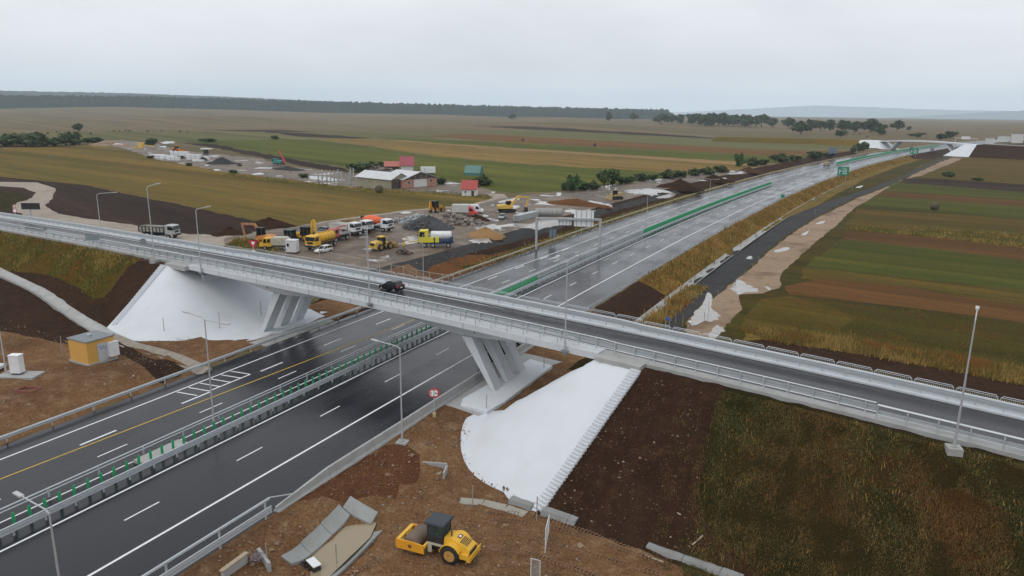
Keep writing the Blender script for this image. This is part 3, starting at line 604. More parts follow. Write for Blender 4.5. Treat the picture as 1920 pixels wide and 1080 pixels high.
mb.add([(-62.5, 52, .013), (-62.3, 52, .013), (-62.3, 58, .013), (-62.5, 58, .013)], [(0, 1, 2, 3)]); structure(mb.build('hatched_marking', WHITE))
mb = MB()                                          # turn arrow on the far carriageway
for P in ([(-.1, 0), (.1, 0), (.1, 4), (-.1, 4)], [(-.45, 4), (.45, 4), (0, 5.6)], [(.1, 1.6), (1.1, 2.6), (1.0, 2.9), (.1, 2.1)]):
    mb.add([UP(-60.4+x, 137+y, .012) for x, y in P], [tuple(range(len(P)))])
structure(mb.build('arrow_marking', WHITE))
mb = MB()
for k in range(9):                                 # chevrons of the distant slip lane
    y = 300+k*17; mb.add([UP(-41.2, y, .012), UP(-39.4, y+4, .012), UP(-39.4, y+5.2, .012), UP(-41.2, y+1.2, .012)], [(0, 1, 2, 3)])
structure(mb.build('chevron_marking', WHITE))
dashes(-41.4, 285, 520, 9, 3)
# ---- motorway: rails and barriers
ys = lambda a, b: frange(a, b, 5 if b < 150 else 8)
guard_rail('guard rail on the outer edge of the left carriageway before the overpass, beside clay banks', [UP(-68.45, y) for y in ys(-20, 98)], [.62], [(.78, .03)], .78, 4.2, 1, True)
guard_rail('buff topped guard rail running beyond the overpass along the far carriageway to the horizon', [UP(-68.45, y) for y in ys(98.5, 1080)], [.62], [(.78, .04)], .78, 4.2, 1, True, mat=paint('buff weathered rail', (.44, .40, .30), .55, .2, .35))
guard_rail('galvanised central rail nearest the right-hand carriageway, below the green blades', [UP(-52.45, y) for y in ys(-20, 1080)], [.5, .78], [], .8, 2.3, 1, True)
guard_rail('thin central double rail nearest the left-hand carriageway, behind the green blades', [UP(-55.5, y) for y in ys(-20, 1080)], [], [(.78, .055), (.5, .05)], .8, 4.2, -1, True)
guard_rail('guard rail along the shoulder of the right-hand carriageway beyond the overpass', [UP(-38.0, y) for y in ys(84, 1080)], [.62], [], .75, 4.2, -1, True)
P = [UP(-38.15, y) for y in frange(-20, 36.4, 4)]
t = guard_rail('galvanised foreground guard rail with raised handrail, ending at the concrete barrier', P, [.5, .78], [(1.55, .06), (1.42, .03)], 1.55, 4.3, 1)
mb = MB(); mb.path([Vector((0, 56.4, 1.55)), Vector((.15, 58.6, .8))], .05); mb.build('top_rail', STEEL, t)
# concrete barrier, cast in lengths
t = thing('concrete_barrier', 'grey cast concrete barrier along the motorway edge beside the clay ground', 'barrier', (-38.2, 37, 0))
y = 0.; k = 0
PROF = [(-.32, -.6), (-.32, .1), (-.16, .32), (-.11, 1.02), (.11, 1.02), (.16, .32), (.32, .1), (.32, -.6)]
while y < 46:
    L_ = 6.0; mb = MB(); jt = random.uniform(-.02, .02)
    pr_ = [(l*(.55 if k == 0 and 0 else 1), h) for l, h in PROF]
    if k == 0:
        n = len(PROF); a = [(l*.8, 0, h*(.45 if h > .3 else 1)) for l, h in PROF]; b = [(l, L_-.03, h) for l, h in PROF]
        mb.add(a+b, [tuple(range(n)), tuple(range(2*n-1, n-1, -1))]+[(i, i+n, (i+1) % n+n, (i+1) % n) for i in range(n)])
    else: mb.sweep([(jt, y, 0), (jt, y+L_-.03, 0)], PROF, True)
    mb.build('segment', CONC, t); y += L_; k += 1
# ---- anti-glare blades on the central reserve
GREEN = paint('green plastic blade', (.025, .34, .13), .45, 0, .2, (.03, .16, .07)); GREYB = paint('unpainted blade', (.25, .30, .31), .5, .2, .3)
def blades(label, u, y0, y1, step, mat, w_=.2, h=.95, rot=.9):
    t = thing('glare_screen', label, 'glare screen', tuple(UP(u, y0)), 0, 'anti-glare blades on the central reserve'); o0 = UP(u, y0)
    mb = MB(); mb.prism([(-w_/2, .06), (w_/2, .06), (w_/2, h-.12), (w_/2-.05, h), (-w_/2+.05, h), (-w_/2, h-.12)], -.03, .03); mb.box((0, 0, .03), (.12, .12, .08)); me = mb.mesh('blade', mat)
    yy = []; y = y0
    while y < y1: yy.append(y); y += step
    for y in yy[:100]: link('blade', me, t, UP(u, y)-o0, (random.uniform(-.03, .03), 0, rot+random.uniform(-.12, .12)))
    if len(yy) > 100:
        mb = MB()
        for y in yy[100:]: p = UP(u, y)-o0; mb.box((p.x, p.y, h/2), (w_, .06, h), rot)
        o = mb.build('blade', mat, t); o['kind'] = 'stuff'
    mb = MB(); mb.sweep([UP(u, y)-o0 for y in frange(y0-.5, y1, 8)], [(.04, .0), (.04, .1), (-.04, .1), (-.04, .0)], True); mb.build('base_rail', STEELD, t)
blades('row of single green blades between the central rails, this side of the overpass', -53.6, 21, 96, 1.14, GREEN, .22, 1.12)
blades('dense green blades just beyond the overpass', -53.7, 96.6, 117, .85, GREEN, .34, 1.2)
blades('unpainted grey blades between the green ones beyond the overpass', -53.7, 117.4, 178, .9, GREYB, .2, 1.15)
blades('long dense green blade row down the middle of the far motorway', -53.7, 178.5, 335, 1.3, GREEN, .5, 1.35)
blades('most distant green blade row, curving towards the far bridge', -53.7, 490, 860, 1.6, GREEN, 1.0, 1.8)
mb = MB(); mb.box((-54.1, 39.6, .1), (1.5, 4.6, .36)); tag(mb.build('concrete_slab', CONC), 'grey concrete slab between the central rails among the green blades', 'slab')
TOE = paint('wet grey toe block', (.235, .24, .235), .75, 0, .55, (.17, .145, .115), .8)
# ditch lining beyond the overpass, right
def lining(label, pts, prof, mat=CONC, seg=4.):
    t = thing('concrete_channel', label, 'drain', tuple(pts[0])); o0 = Vector(pts[0])
    P = samp(pts, seg)+[Vector(pts[-1])]
    for a, b in zip(P[:-1], P[1:]):
        if (b-a).length < .5: continue
        a2 = a+(b-a).normalized()*.04; mb = MB(); mb.sweep([a2-o0, b-o0], prof, True); mb.build('slab', mat, t)
    return t
CH = [(-1.0, .32), (-.35, -.12), (.35, -.12), (1.0, .32), (1.0, .22), (.4, -.24), (-.4, -.24), (-1.0, .22)]
def gz(x, y, dz=0.): return Vector((x, y, float(terr(x, y))+dz))
ch_pts = [(-31.2+float(CV(y)), y) for y in frange(84, 420, 6)]
lining('pale concrete drainage channel at the foot of the verge beyond the overpass', [gz(x, y, .3) for x, y in ch_pts[:16]], CH, CONC, 5.)
t2 = thing('concrete_channel', 'broken edged concrete channel following the far service road', 'drain', tuple(gz(*ch_pts[16], .3))); mb = MB(); mb.sweep([gz(x, y, .3)-gz(*ch_pts[16], .3) for x, y in ch_pts[16:]], CH, True); mb.build('slab', CONC, t2)
TW = [(-.85, -.4), (-.85, .34), (-.45, .4), (.35, .0), (.95, .1), (.95, -.5)]
lining('concrete toe drain slabs below the overgrown left embankment', [on(*p, -.02) for p in ((-60, 478), (4, 512), (80, 548), (150, 598), (205, 632))], TW, CONC, 3.)
lining('muddy concrete drain winding past the yellow cabin to the guard rail', [on(*p, -.05) for p in ((208, 634), (250, 652), (300, 664), (345, 680), (385, 700))], TW, paint('muddy concrete', (.27, .24, .2), .85, 0, .6, (.16, .12, .085), .9), 3.)
lining('heavy concrete toe blocks at the foot of the right-hand cone', [on(*p) for p in ((955, 940), (985, 949), (1004, 957))], [(-.5, .34), (.15, .3), (.5, -.3), (-.5, -.4)], TOE, 2.2)
lining('heavy concrete toe blocks below the dark earth slope', [on(*p) for p in ((1016, 960), (1050, 972), (1080, 982))], [(-.5, .34), (.15, .3), (.5, -.3), (-.5, -.4)], TOE, 2.4)
lining('half buried concrete toe blocks below the grassy slope, bottom edge', [on(*p) for p in ((1212, 1026), (1260, 1046), (1320, 1064), (1390, 1090))], [(-.5, .26), (.1, .24), (.5, -.3), (-.5, -.4)], TOE, 2.8)
# stair lines up the cones
def stairs(label, a, b, n, w_):
    t = thing('embankment_stairs', label, 'stairs', tuple(a)); a = Vector(a); b = Vector(b); d = (b-a)/n; r = atan2(b.y-a.y, b.x-a.x)
    mb = MB(); mb.box((0, 0, 0), (d.xy.length*.62, w_, .3)); me = mb.mesh('tread', WCONC)
    for i in range(n): link('tread', me, t, d*(i+.5)+Vector((0, 0, .02+.04*(i % 2))), (0, 0, r))
    mb = MB(); mb.bar((0, 0, -.16), b-a-Vector((0, 0, .16)), w_*.8, .2); mb.build('stringer', WCONC, t)
stairs('concrete stair line down the edge of the right-hand white cone', on(1007, 956, .1), DP(-17.75, -.9, -.25), 44, 1.0)
stairs('concrete stair line down the edge of the left-hand white cone', on(214, 609, .1), DP(-91.9, -.9, -.3), 40, .9)
# ---- lamps
LAMPM = paint('lamp post grey', (.46, .47, .48), .45, .4, .2, (.3, .3, .3))
HEADM = paint('lamp head', (.46, .47, .47), .4, .1, .2)
def lamp(label, p, h, arms, foot=True, group='street lamps'):
    t = thing('street_lamp', label, 'street lamp', tuple(p), 0, group)
    mb = MB(); mb.tube((0, 0, 0), (0, 0, h), .085, 8, .05); mb.tube((0, 0, 0), (0, 0, 1.0), .11, 8); mb.build('pole', LAMPM, t)
    for az, ln, up in arms:
        e = Vector((sin(az)*ln, cos(az)*ln, h+up)); mb = MB(); mb.path([(0, 0, h-.06), (sin(az)*ln*.12, cos(az)*ln*.12, h+up*.5), e], .045, 6); mb.build('arm', LAMPM, t)
        d = Vector((sin(az), cos(az), .05)); mb = MB(); mb.bar(e-d*.1, e+d*.65, .24, .1); mb.build('lamp_head', HEADM, t)
    if foot: mb = MB(); mb.box((0, 0, -.25), (1.0, 1.0, .55), .2); mb.box((0, 0, .06), (.4, .4, .06)); mb.build('foot', CONC, t)
    return t
RW = -pi/2+.05
lamp('street lamp on a concrete foot behind the concrete barrier, arm over the motorway', gz(-36.7, 51.5, .12), 9.1, [(RW, 2.6, .25)])
lamp('twin armed street lamp in the central reserve beside the hatched marking', Vector((-54.0, 45.3, .1)), 10.9, [(RW, 2.3, .3), (-RW, 2.3, -.1)], False)
lamp('street lamp standing in the bottom left corner of the scene', gz(-37.1, 20.2), 9.1, [(RW, 2.6, .25)])
q = onplane(1789, 838, -.75); lamp('tall street lamp on a concrete block on the right-hand ramp', q, 9.6, [(.12, 1.6, .5)])
q = onplane(289.5, 487, -.35); lamp('tall street lamp on a concrete foot at the top of the left-hand dark slope', q, 10.6, [(.1, 1.5, .5)])
q = onplane(189.5, 434, 10.3); lamp('street lamp with a long arm at the far side of the left-hand ramp', q, 6.8, [(1.1, 3.2, .5)], False)
for px, py, ty, lb in ((377.5, 510, 389, 'slim street lamp bracketed to the left end of the overpass edge'), (693, 568, 433, 'slim street lamp bracketed to the middle of the overpass edge'), (1059, 656, 492, 'slim street lamp bracketed to the right end of the overpass edge')):
    q = onplane(px, py, -.22); t = lamp(lb, q, 8.7, [(.1, 1.7, .3)], False, 'street lamps on the overpass edge')
    mb = MB(); mb.box((0, .0, -.1), (.7, .5, .12)); mb.box((0, .1, -.3), (.5, .3, .3)); mb.build('bracket', STEELD, t)
lamp('street lamp just beyond the overpass beside the far carriageway rail', gz(-69.1, 104.5), 9.0, [(pi/2, 2.4, .25)], False)
lamp('twin armed street lamp in the central reserve near the sign gantry', UP(-54.6, 139.8), 10.2, [(RW, 2.3, .2), (-RW, 2.3, .2)], False)
lamp('twin armed street lamp in the central reserve beyond the sign gantry', UP(-54.3, 181.6), 9.6, [(RW, 2.3, .2), (-RW, 2.3, .2)], False)
lamp('twin armed street lamp in the central reserve, third beyond the overpass', UP(-54.3, 243), 9.0, [(RW, 2.3, .2), (-RW, 2.3, .2)], False)
lamp('thin lamp pole at the left edge of the picture behind the white cabinet', on(12, 702), 6.0, [(2.6, .5, .1)], False)
lamp('slim pole standing in the muddy yard near the yellow wheel loader', on(687.5, 487), 5.4, [(2.6, .4, .05)], False)
# ---- signs
def disc(r, n=28): return [(r*cos(2*pi*i/n), r*sin(2*pi*i/n)) for i in range(n)]
SW = paint('sign white', (.78, .78, .78), .5, 0, .08); SR = paint('sign red', (.55, .02, .035), .45, 0, .08); SK = paint('sign black', (.015, .015, .015), .5, 0, .05)
SG = paint('sign green', (.0, .20, .11), .45, 0, .12); SB = paint('sign blue grey', (.12, .17, .23), .5, 0, .2); SBL = paint('sign blue', (.04, .14, .42), .5, 0, .1)
def plate(name, pts, th, mat, par, z=0., front=0.):
    """flat outline in the sign's local x,z plane; faces -y"""
    mb = MB(); n = len(pts); vs = [(x, front-th, z+q) for x, q in pts]+[(x, front, z+q) for x, q in pts]
    mb.add(vs, [tuple(range(n)), tuple(range(2*n-1, n-1, -1))]+[(i, i+n, (i+1) % n+n, (i+1) % n) for i in range(n)]); return mb.build(name, mat, par)
SEG = {'5': [(-.3, .5, .3, .5), (-.3, .5, -.3, .05), (-.3, .05, .2, .05), (.3, -.05, .3, -.4), (-.3, -.5, .2, -.5)], '0': [(-.3, .4, -.3, -.4), (.3, .4, .3, -.4), (-.2, .5, .2, .5), (-.2, -.5, .2, -.5)],
       'm': [(-.35, .1, -.35, -.5), (0, .1, 0, -.5), (.35, .1, .35, -.5), (-.35, .1, .35, .1)], ',': [(0, -.5, -.05, -.7)],
       'A': [(-.3, -.5, 0, .5), (0, .5, .3, -.5), (-.15, -.1, .15, -.1)], '1': [(-.15, .3, .05, .5), (.05, .5, .05, -.5)]}
def glyphs(par, txt, x, z, h, front, mat, name='lettering'):
    mb = MB()
    for ch in txt:
        for a, b, c, d in SEG.get(ch, []): mb.bar((x+a*h, front, z+b*h), (x+c*h, front, z+d*h), .012, h*.17)
        x += h*(.5 if ch == ',' else .95)
    return mb.build(name, mat, par)
def rect(w_, h): return [(-w_/2, 0), (w_/2, 0), (w_/2, h), (-w_/2, h)]
t = thing('height_limit_sign', 'round red and white height limit sign reading 5 m behind the concrete barrier', 'road sign', gz(-37.2, 57.8), .55)
mb = MB(); mb.tube((0, 0, 0), (0, 0, 3.0), .035, 8); mb.build('post', STEEL, t)
zc = 2.55; plate('plate', disc(.5), .03, SR, t, zc); plate('face', disc(.37), .012, SW, t, zc, -.033)
for s in (1, -1): plate('triangle', [(-.1, s*.36), (.1, s*.36), (0, s*.2)][::s], .01, SK, t, zc, -.046)
glyphs(t, '5,0m', -.26, zc, .22, -.05, SK)
t.scale = (1.15, 1.15, 1.0)
mb = MB(); mb.box((0, 0, .2), (.3, .3, .45)); mb.build('foot', paint('old yellow concrete', (.42, .36, .16), .8), t)
q = onplane(476, 478, 9.9); t = thing('yield_sign', 'red and white inverted triangle yield sign beside the far railing of the overpass', 'road sign', (q.x, q.y, q.z-.4), .45)
mb = MB(); mb.tube((0, 0, 0), (0, 0, 2.5), .045, 8); mb.build('post', STEEL, t)
T3 = lambda r: [(0, -r*.85), (r*.8, r*.5), (-r*.8, r*.5)]
plate('plate', T3(.95), .03, SR, t, 2.15); plate('face', T3(.42), .012, SW, t, 2.22, -.033)
mb = MB(); mb.box((0, -.03, 1.05), (.45, .03, .16)); mb.build('small_plate', SW, t)
q = onplane(29, 404, 10.4); t = thing('warning_sign', 'small red triangle over a round red sign at the far left ramp edge', 'road sign', (q.x, q.y, q.z-.5), .6)
mb = MB(); mb.tube((0, 0, 0), (0, 0, 2.9), .04, 6); mb.build('post', STEEL, t)
plate('triangle_plate', [(x, -z) for x, z in T3(.5)][::-1], .03, SR, t, 2.5); plate('triangle_face', [(x, -z) for x, z in T3(.3)][::-1], .012, SW, t, 2.5, -.033)
plate('round_plate', disc(.45), .03, SR, t, 1.5); plate('round_face', disc(.33), .012, SW, t, 1.5, -.033)
# dark message board on its stem
q = onplane(57, 404, 11.4); t = thing('message_board', 'wide black message board on a single pale stem beside the left ramp', 'sign board', (q.x, q.y, q.z-.8), .52)
mb = MB(); mb.bar((0, 0, 0), (0, 0, 2.2), .35, .35); mb.build('stem', HEADM, t); mb = MB(); mb.box((.3, 0, 2.75), (3.6, .35, 1.15)); mb.build('panel', SK, t)
mb = MB(); mb.box((.3, 0, 3.37), (3.7, .42, .08)); mb.box((.3, 0, 2.13), (3.7, .42, .08)); mb.build('frame', DARK, t)
def sign_back(label, px, py, w_, h, z0, v, rz, hh, rnd_=False, mat=None, cat='road sign', posts=1):
    q = onplane(px, py, v); t = thing('road_sign', label, cat, tuple(q), rz)
    mb = MB()
    for k in range(posts): x = 0 if posts == 1 else (-w_*.3+k*w_*.6); mb.tube((x, 0, -.3), (x, 0, z0+h), .05, 6)
    mb.build('post', STEEL, t); plate('plate', [(x, z) for x, z in disc(w_/2)] if rnd_ else rect(w_, h), .04, mat or STEELD, t, z0+(w_/2 if rnd_ else 0), -.06)
    return t
sign_back('grey rear of a wide rectangular sign on the near edge of the left ramp', 176, 463, 2.2, 1.0, 1.1, -.1, .5, 2, mat=paint('rear of sign', (.24, .29, .31), .5, .3), posts=2)
sign_back('grey rear of a round sign on the near edge above the dark slope', 272, 483, .95, .95, 2.0, -.1, .5, 2, True)
sign_back('small dark sign on a post on the near edge at the far left', 88, 452, .7, .55, 1.9, -.1, .5, 2)
q = Vector((-24.9, 101.0, float(terr(-24.9, 101)))); t = thing('road_sign', 'slim blue topped twin post sign standing between ditch and service road', 'road sign', q, .45)
mb = MB(); mb.bar((-.25, 0, -.2), (-.25, 0, 3.4), .07, .07); mb.bar((.25, 0, -.2), (.25, 0, 3.4), .07, .07); mb.build('post', LAMPM, t); plate('plate', rect(.62, .5), .05, SBL, t, 2.9, -.04)
t = thing('road_sign', 'blue grey sign on two posts in front of the earth bank near the gantry', 'road sign', on(1036, 456), .5)
mb = MB(); mb.tube((-.45, 0, 0), (-.45, 0, 3.2), .05, 6); mb.tube((.45, 0, 0), (.45, 0, 3.2), .05, 6); mb.build('post', LAMPM, t); plate('plate', rect(1.7, 1.7), .05, SB, t, 1.5, .1)
def green_sign(label, u, y, w_, h, z0, sc_=1.):
    p = UP(u, y, float(terr(u+float(CV(y)), y))); t = thing('direction_sign', label, 'direction sign', tuple(p), .25, None)
    mb = MB(); mb.tube((-w_*.28, 0, -.2), (-w_*.28, 0, z0+h), .09, 6); mb.tube((w_*.28, 0, -.2), (w_*.28, 0, z0+h), .09, 6); mb.build('post', LAMPM, t)
    plate('plate', rect(w_, h), .08, SG, t, z0, -.1)
    mb = MB(); f = -.2
    mb.box((-w_*.32, f, z0+h*.45), (w_*.05, .02, h*.55)); mb.box((-w_*.22, f, z0+h*.5), (w_*.16, .02, h*.07))
    for k, ww in enumerate((.28, .34, .24)): 
        for j in range(4): mb.box((w_*(-.02+j*.1), f, z0+h*(.62-.2*k)), (w_*(.05+.03*((k+j) % 2)), .02, h*.1))
    mb.box((w_*.05, f, z0+h*.84), (w_*.5, .02, h*.035)); mb.build('lettering', SW, t)
green_sign('large green direction sign with white text on the right verge', -34.6, 398, 5.2, 4.2, 2.2)
green_sign('smaller looking green direction sign on the verge before the far bridge', -34.6, 650, 6.0, 4.2, 2.4)
t = thing('road_sign', 'blue grey rear of a large sign beside the far carriageway', 'road sign', tuple(UP(-71.5, 560, 1.5)), .3)
mb = MB(); mb.tube((-1.6, 0, -1.5), (-1.6, 0, 5.5), .1, 6); mb.tube((1.6, 0, -1.5), (1.6, 0, 5.5), .1, 6); mb.build('post', STEELD, t); plate('plate', rect(5.2, 4.0), .1, SB, t, 2.0, -.12)
t = thing('road_sign', 'small green marker sign beside the far right shoulder', 'road sign', tuple(UP(-37.2, 275, -.3)), .3)
mb = MB(); mb.tube((0, 0, 0), (0, 0, 2.4), .05, 6); mb.build('post', STEEL, t); plate('plate', rect(1.2, 1.1), .05, SG, t, 1.4, -.06)
# gantry with two sign backs
g0 = Vector((-66.6, 146.2, 0)); g1 = Vector((-53.6, 151.5, 0)); t = thing('sign_gantry', 'grey steel portal gantry carrying two white sign backs over the far carriageway', 'gantry', g0)
dg = (g1-g0); e = dg.normalized()
for b in (Vector((0, 0, 0)), dg): mb = MB(); mb.bar(b, b+Vector((0, 0, 7.1)), .42, .42); mb.build('column', LAMPM, t)
mb = MB(); mb.bar(Vector((0, 0, 6.95))-e*.2, dg+Vector((0, 0, 6.95))+e*.2, .4, .42); mb.build('beam', LAMPM, t)
az = atan2(dg.y, dg.x)
for c, w_, h, z, in ((.44, 3.0, 1.7, 5.5), (.74, 4.3, 3.6, 5.3)):
    o = thing('panel_tmp', None, None); 
    mb = MB(); mb.box((0, 0, h/2), (w_, .08, h)); p = mb.build('sign_panel', SW, t, dg*c+Vector((0, 0, z))-Vector((-e.y, e.x, 0))*-.32, (0, 0, az)); bpy.data.objects.remove(o)
    mb = MB()
    for k in range(4): mb.box((-w_/2+w_*(k+.5)/4, -.09, h/2), (.09, .1, h))
    mb.build('bracket', STEELD, p)
# ------------------------------------------------------------------ vehicles (local +x = forward)
_wm = {}
def wheel(t, x, y, r, w_, rim=None):
    k = (r, w_)
    if k not in _wm:
        a = MB().lathe([(r*.6, -w_/2), (r*.93, -w_/2), (r, -w_*.32), (r, w_*.32), (r*.93, w_/2), (r*.6, w_/2)], axis='y', n=20).mesh('wheel', BLACK)
        b = MB().lathe([(r*.6, -w_*.52), (r*.3, -w_*.45), (r*.15, -w_*.6), (r*.15, w_*.6), (r*.3, w_*.45), (r*.6, w_*.52)], axis='y', n=14)
        _wm[k] = (a, b)
    rm = rim or RIM; kk = (r, w_, rm.name)
    if kk not in _wm: _wm[kk] = _wm[k][1].mesh('rim', rm)
    o = link('wheel', _wm[k][0], t, (x, y, r)); link('rim', _wm[kk], o); return o
def place(rear, front, dz=0.):
    a, b = on(*rear), on(*front); d = b-a; return ((a.x+b.x)/2, (a.y+b.y)/2, min((a.z+b.z)/2, 99)+dz), atan2(d.y, d.x)
def loft(mb, st):
    """st: stations (x, [(y,z)...] half outline bottom->top) mirrored"""
    rings = []
    for x, h in st: rings.append([(x, y, z) for y, z in h]+[(x, -y, z) for y, z in h[::-1]])
    n = len(rings[0]); vs = [p for r in rings for p in r]
    mb.add(vs, [(i*n+j, i*n+(j+1) % n, (i+1)*n+(j+1) % n, (i+1)*n+j) for i in range(len(rings)-1) for j in range(n)]+[tuple(range(n)), tuple((len(rings)-1)*n+j for j in range(n-1, -1, -1))])
    return mb
def car(label, pos, rz, col, kind='hatch', rough=.25, lit=False, group=None):
    t = thing('car', label, 'car', pos, rz, group); t.scale = (.86,)*3
    P = paint('car paint %d %d %d' % tuple(int(c*99) for c in col), col, rough, .1, .1)
    L_, W, Hh = {'hatch': (3.95, 1.74, 1.5), 'estate': (4.5, 1.76, 1.5), 'sedan': (4.5, 1.78, 1.46), 'suv': (4.5, 1.85, 1.68)}[kind]
    f = L_/2; w_ = W/2; zb = .22; bl = .88 if kind != 'suv' else 1.02
    def h(yw, z1, z0=zb): return [(yw*.9, z0), (yw, z0+.22), (yw, (z0+z1)/2+.1), (yw*.96, z1)]
    mb = MB()
    st = [(-f, h(w_*.86, bl-.12, zb+.12)), (-f+.12, h(w_*.95, bl)), (-f*.55, h(w_, bl+.02)), (f*.3, h(w_, bl)), (f*.62, h(w_*.98, bl-.1)), (f*.9, h(w_*.9, bl-.22)), (f, h(w_*.74, bl-.38, zb+.1))]
    loft(mb, st).build('body', P, t)
    rx = {'hatch': (-f+.3, -f+.62, -f*.02, f*.47), 'estate': (-f+.12, -f+.42, -.05, f*.46), 'sedan': (-f+.55, -f+1.15, .1, f*.5), 'suv': (-f+.15, -f+.45, .1, f*.48)}[kind]
    a, b = w_*.93, w_*.76
    def gl(x, y, z): return [(y, bl-.02), (y-.01, z)]
    mb = MB(); q = [(rx[0], a*.94, bl-.03), (rx[1], b, Hh-.06), (rx[2], b, Hh-.05), (rx[3], a*.96, bl-.08)]
    vs = [(x, y, z) for x, y, z in q]+[(x, -y, z) for x, y, z in q]
    mb.add(vs, [(0, 1, 2, 3), (7, 6, 5, 4), (0, 4, 5, 1), (1, 5, 6, 2), (2, 6, 7, 3), (3, 7, 4, 0)]).build('windows', GLASS, t)
    mb = MB(); q = [(rx[1]-.08, b*.99, Hh-.075), (rx[1]+.1, b, Hh), (rx[2]-.1, b, Hh+.01), (rx[2]+.1, b*.97, Hh-.07)]
    vs = [(x, y, z) for x, y, z in q]+[(x, -y, z) for x, y, z in q]
    mb.add(vs, [(0, 1, 2, 3), (7, 6, 5, 4), (0, 4, 5, 1), (1, 5, 6, 2), (2, 6, 7, 3), (3, 7, 4, 0)])
    for s in (1, -1):
        for p, e in (((rx[0], a*.945*s, bl-.03), (rx[1], b*s, Hh-.05)), ((rx[3], a*.965*s, bl-.06), (rx[2], b*s, Hh-.05)), ((rx[2]*.4-.45, a*.98*s, bl-.02), (rx[2]*.4-.5, b*s*1.01, Hh-.05))): mb.bar(p, e, .07, .07)
    mb.build('roof', P, t)
    for s in (1, -1):
        for x in (-f+.72, f-.78): wheel(t, x, s*(w_-.1), .31 if kind != 'suv' else .36, .2)
        mb = MB(); mb.box((f-.16, s*w_*.7, bl-.3), (.2, .34, .15), 0, .3).build('headlight', LAMP, t)
        mb = MB(); mb.box((-f+.12, s*w_*.82, bl-.06 if kind != 'hatch' else bl+.02), (.16, .2, .34)).build('tail_light', REDL, t)
        mb = MB(); mb.box((rx[3]-.25, s*(w_+.06), bl+.06), (.14, .16, .12)).build('mirror', P, t)
    mb = MB(); mb.box((-f-.015, 0, bl-.22), (.02, .5, .11)).build('number_plate', SW, t)
    return t
def cab(t, mat, x0, x1, w_, z0, z1, slope=.12, bumper=DARK, name='cab'):
    """cab-over lorry cab between x0 and x1 (front)"""
    h = z1-z0; mb = MB(); wz = z0+h*.5
    mb.prism([(x0, z0), (x1, z0), (x1+.03, wz-.06), (x1-slope, z1-.12), (x1-slope-.25, z1), (x0, z1)], -w_/2, w_/2, [0, 0, 0, .06, .1, .06]); o = mb.build(name, mat, t)
    mb = MB(); mb.prism([(x1+.035, wz), (x1+.06, wz), (x1-slope*.75+.03, z1-.22), (x1-slope*.75-.01, z1-.22)], -w_/2+.12, w_/2-.12).build('windscreen', GLASS, t)
    for s in (1, -1):
        mb = MB(); mb.prism([(x0+(x1-x0)*.35, wz-.04), (x1-.12, wz-.04), (x1-slope-.12, z1-.26), (x0+(x1-x0)*.35, z1-.26)], s*(w_/2-.03)-.02, s*(w_/2-.03)+.035 if s > 0 else s*(w_/2-.03)+.02).build('side_window', GLASS, t) if s > 0 else MB().prism([(x0+(x1-x0)*.35, wz-.04), (x1-.12, wz-.04), (x1-slope-.12, z1-.26), (x0+(x1-x0)*.35, z1-.26)], -w_/2-.02, -w_/2+.05).build('side_window', GLASS, t)
        mb = MB(); mb.box((x1+.14, s*(w_/2+.2), wz+h*.12), (.1, .18, .42)); mb.bar((x1-.05, s*w_/2, wz+h*.22), (x1+.14, s*(w_/2+.2), wz+h*.22), .04, .04); mb.build('mirror', DARK, t)
        mb = MB(); mb.box((x1+.07, s*w_*.36, z0+.12), (.08, .36, .2)).build('headlight', LAMP, t)
    mb = MB(); mb.box((x1+.04, 0, z0-.12), (.26, w_, .36)); mb.box((x1+.045, 0, z0+h*.3), (.05, w_*.55, h*.2)).build('bumper', bumper, t)
    return o
def chassis(t, x0, x1, w_=2.3, r=.5, axles=(), mat=DARK):
    mb = MB(); mb.box(((x0+x1)/2, .42, .95), (x1-x0, .16, .26)); mb.box(((x0+x1)/2, -.42, .95), (x1-x0, .16, .26)); mb.box(((x0+x1)/2, 0, .85), ((x1-x0)*.5, w_*.8, .4)); mb.build('chassis', mat, t)
    for x in axles:
        for s in (1, -1): wheel(t, x, s*(w_/2-.12), r, .34)
def lorry(label, rear, front, cabmat, body, L_=7.6, dz=0., cat='lorry', name='lorry', group=None):
    pos, rz = place(rear, front, dz); t = thing(name, label, cat, pos, rz, group); f = L_/2
    chassis(t, -f, f-.4, 2.4, .5, (f-1.3, -f+2.4, -f+1.0)); cab(t, cabmat, f-2.0, f, 2.4, 1.0, 2.95); body(t, f); return t
def dump_body(mat, ribs=None, load=None, tilt=0., hi=1.15):
    def go(t, f):
        x0, x1 = -f-.1, f-2.25; z = 1.35
        mb = MB(); mb.box(((x0+x1)/2, 0, z+.06), (x1-x0, 2.3, .12))
        for s in (1, -1): mb.box(((x0+x1)/2, s*1.2, z+hi/2), (x1-x0, .08, hi), 0, 0, (1.0, 1), s*-.06)
        mb.box((x1, 0, z+hi/2+.1), (.08, 2.4, hi+.2)); mb.box((x0, 0, z+hi/2), (.08, 2.4, hi)); mb.box((x1+.35, 0, z+hi+.22), (.8, 2.3, .06)); mb.build('tipper_body', mat, t)
        mb = MB()
        n = 7
        for s in (1, -1):
            for i in range(n+1): mb.box((x0+(x1-x0)*i/n, s*1.28, z+hi/2), (.14, .1, hi))
            mb.box(((x0+x1)/2, s*1.27, z+hi), (x1-x0+.1, .14, .1)); mb.box(((x0+x1)/2, s*1.27, z), (x1-x0+.1, .12, .1))
        mb.build('body_rib', ribs or mat, t)
        if load:
            mb = MB(); mb.blob(((x0+x1)/2, 0, z+hi*.55), 1.0, 2, .12, ((x1-x0)*.46, 1.05, .62)).build('load', load, t)
    return go
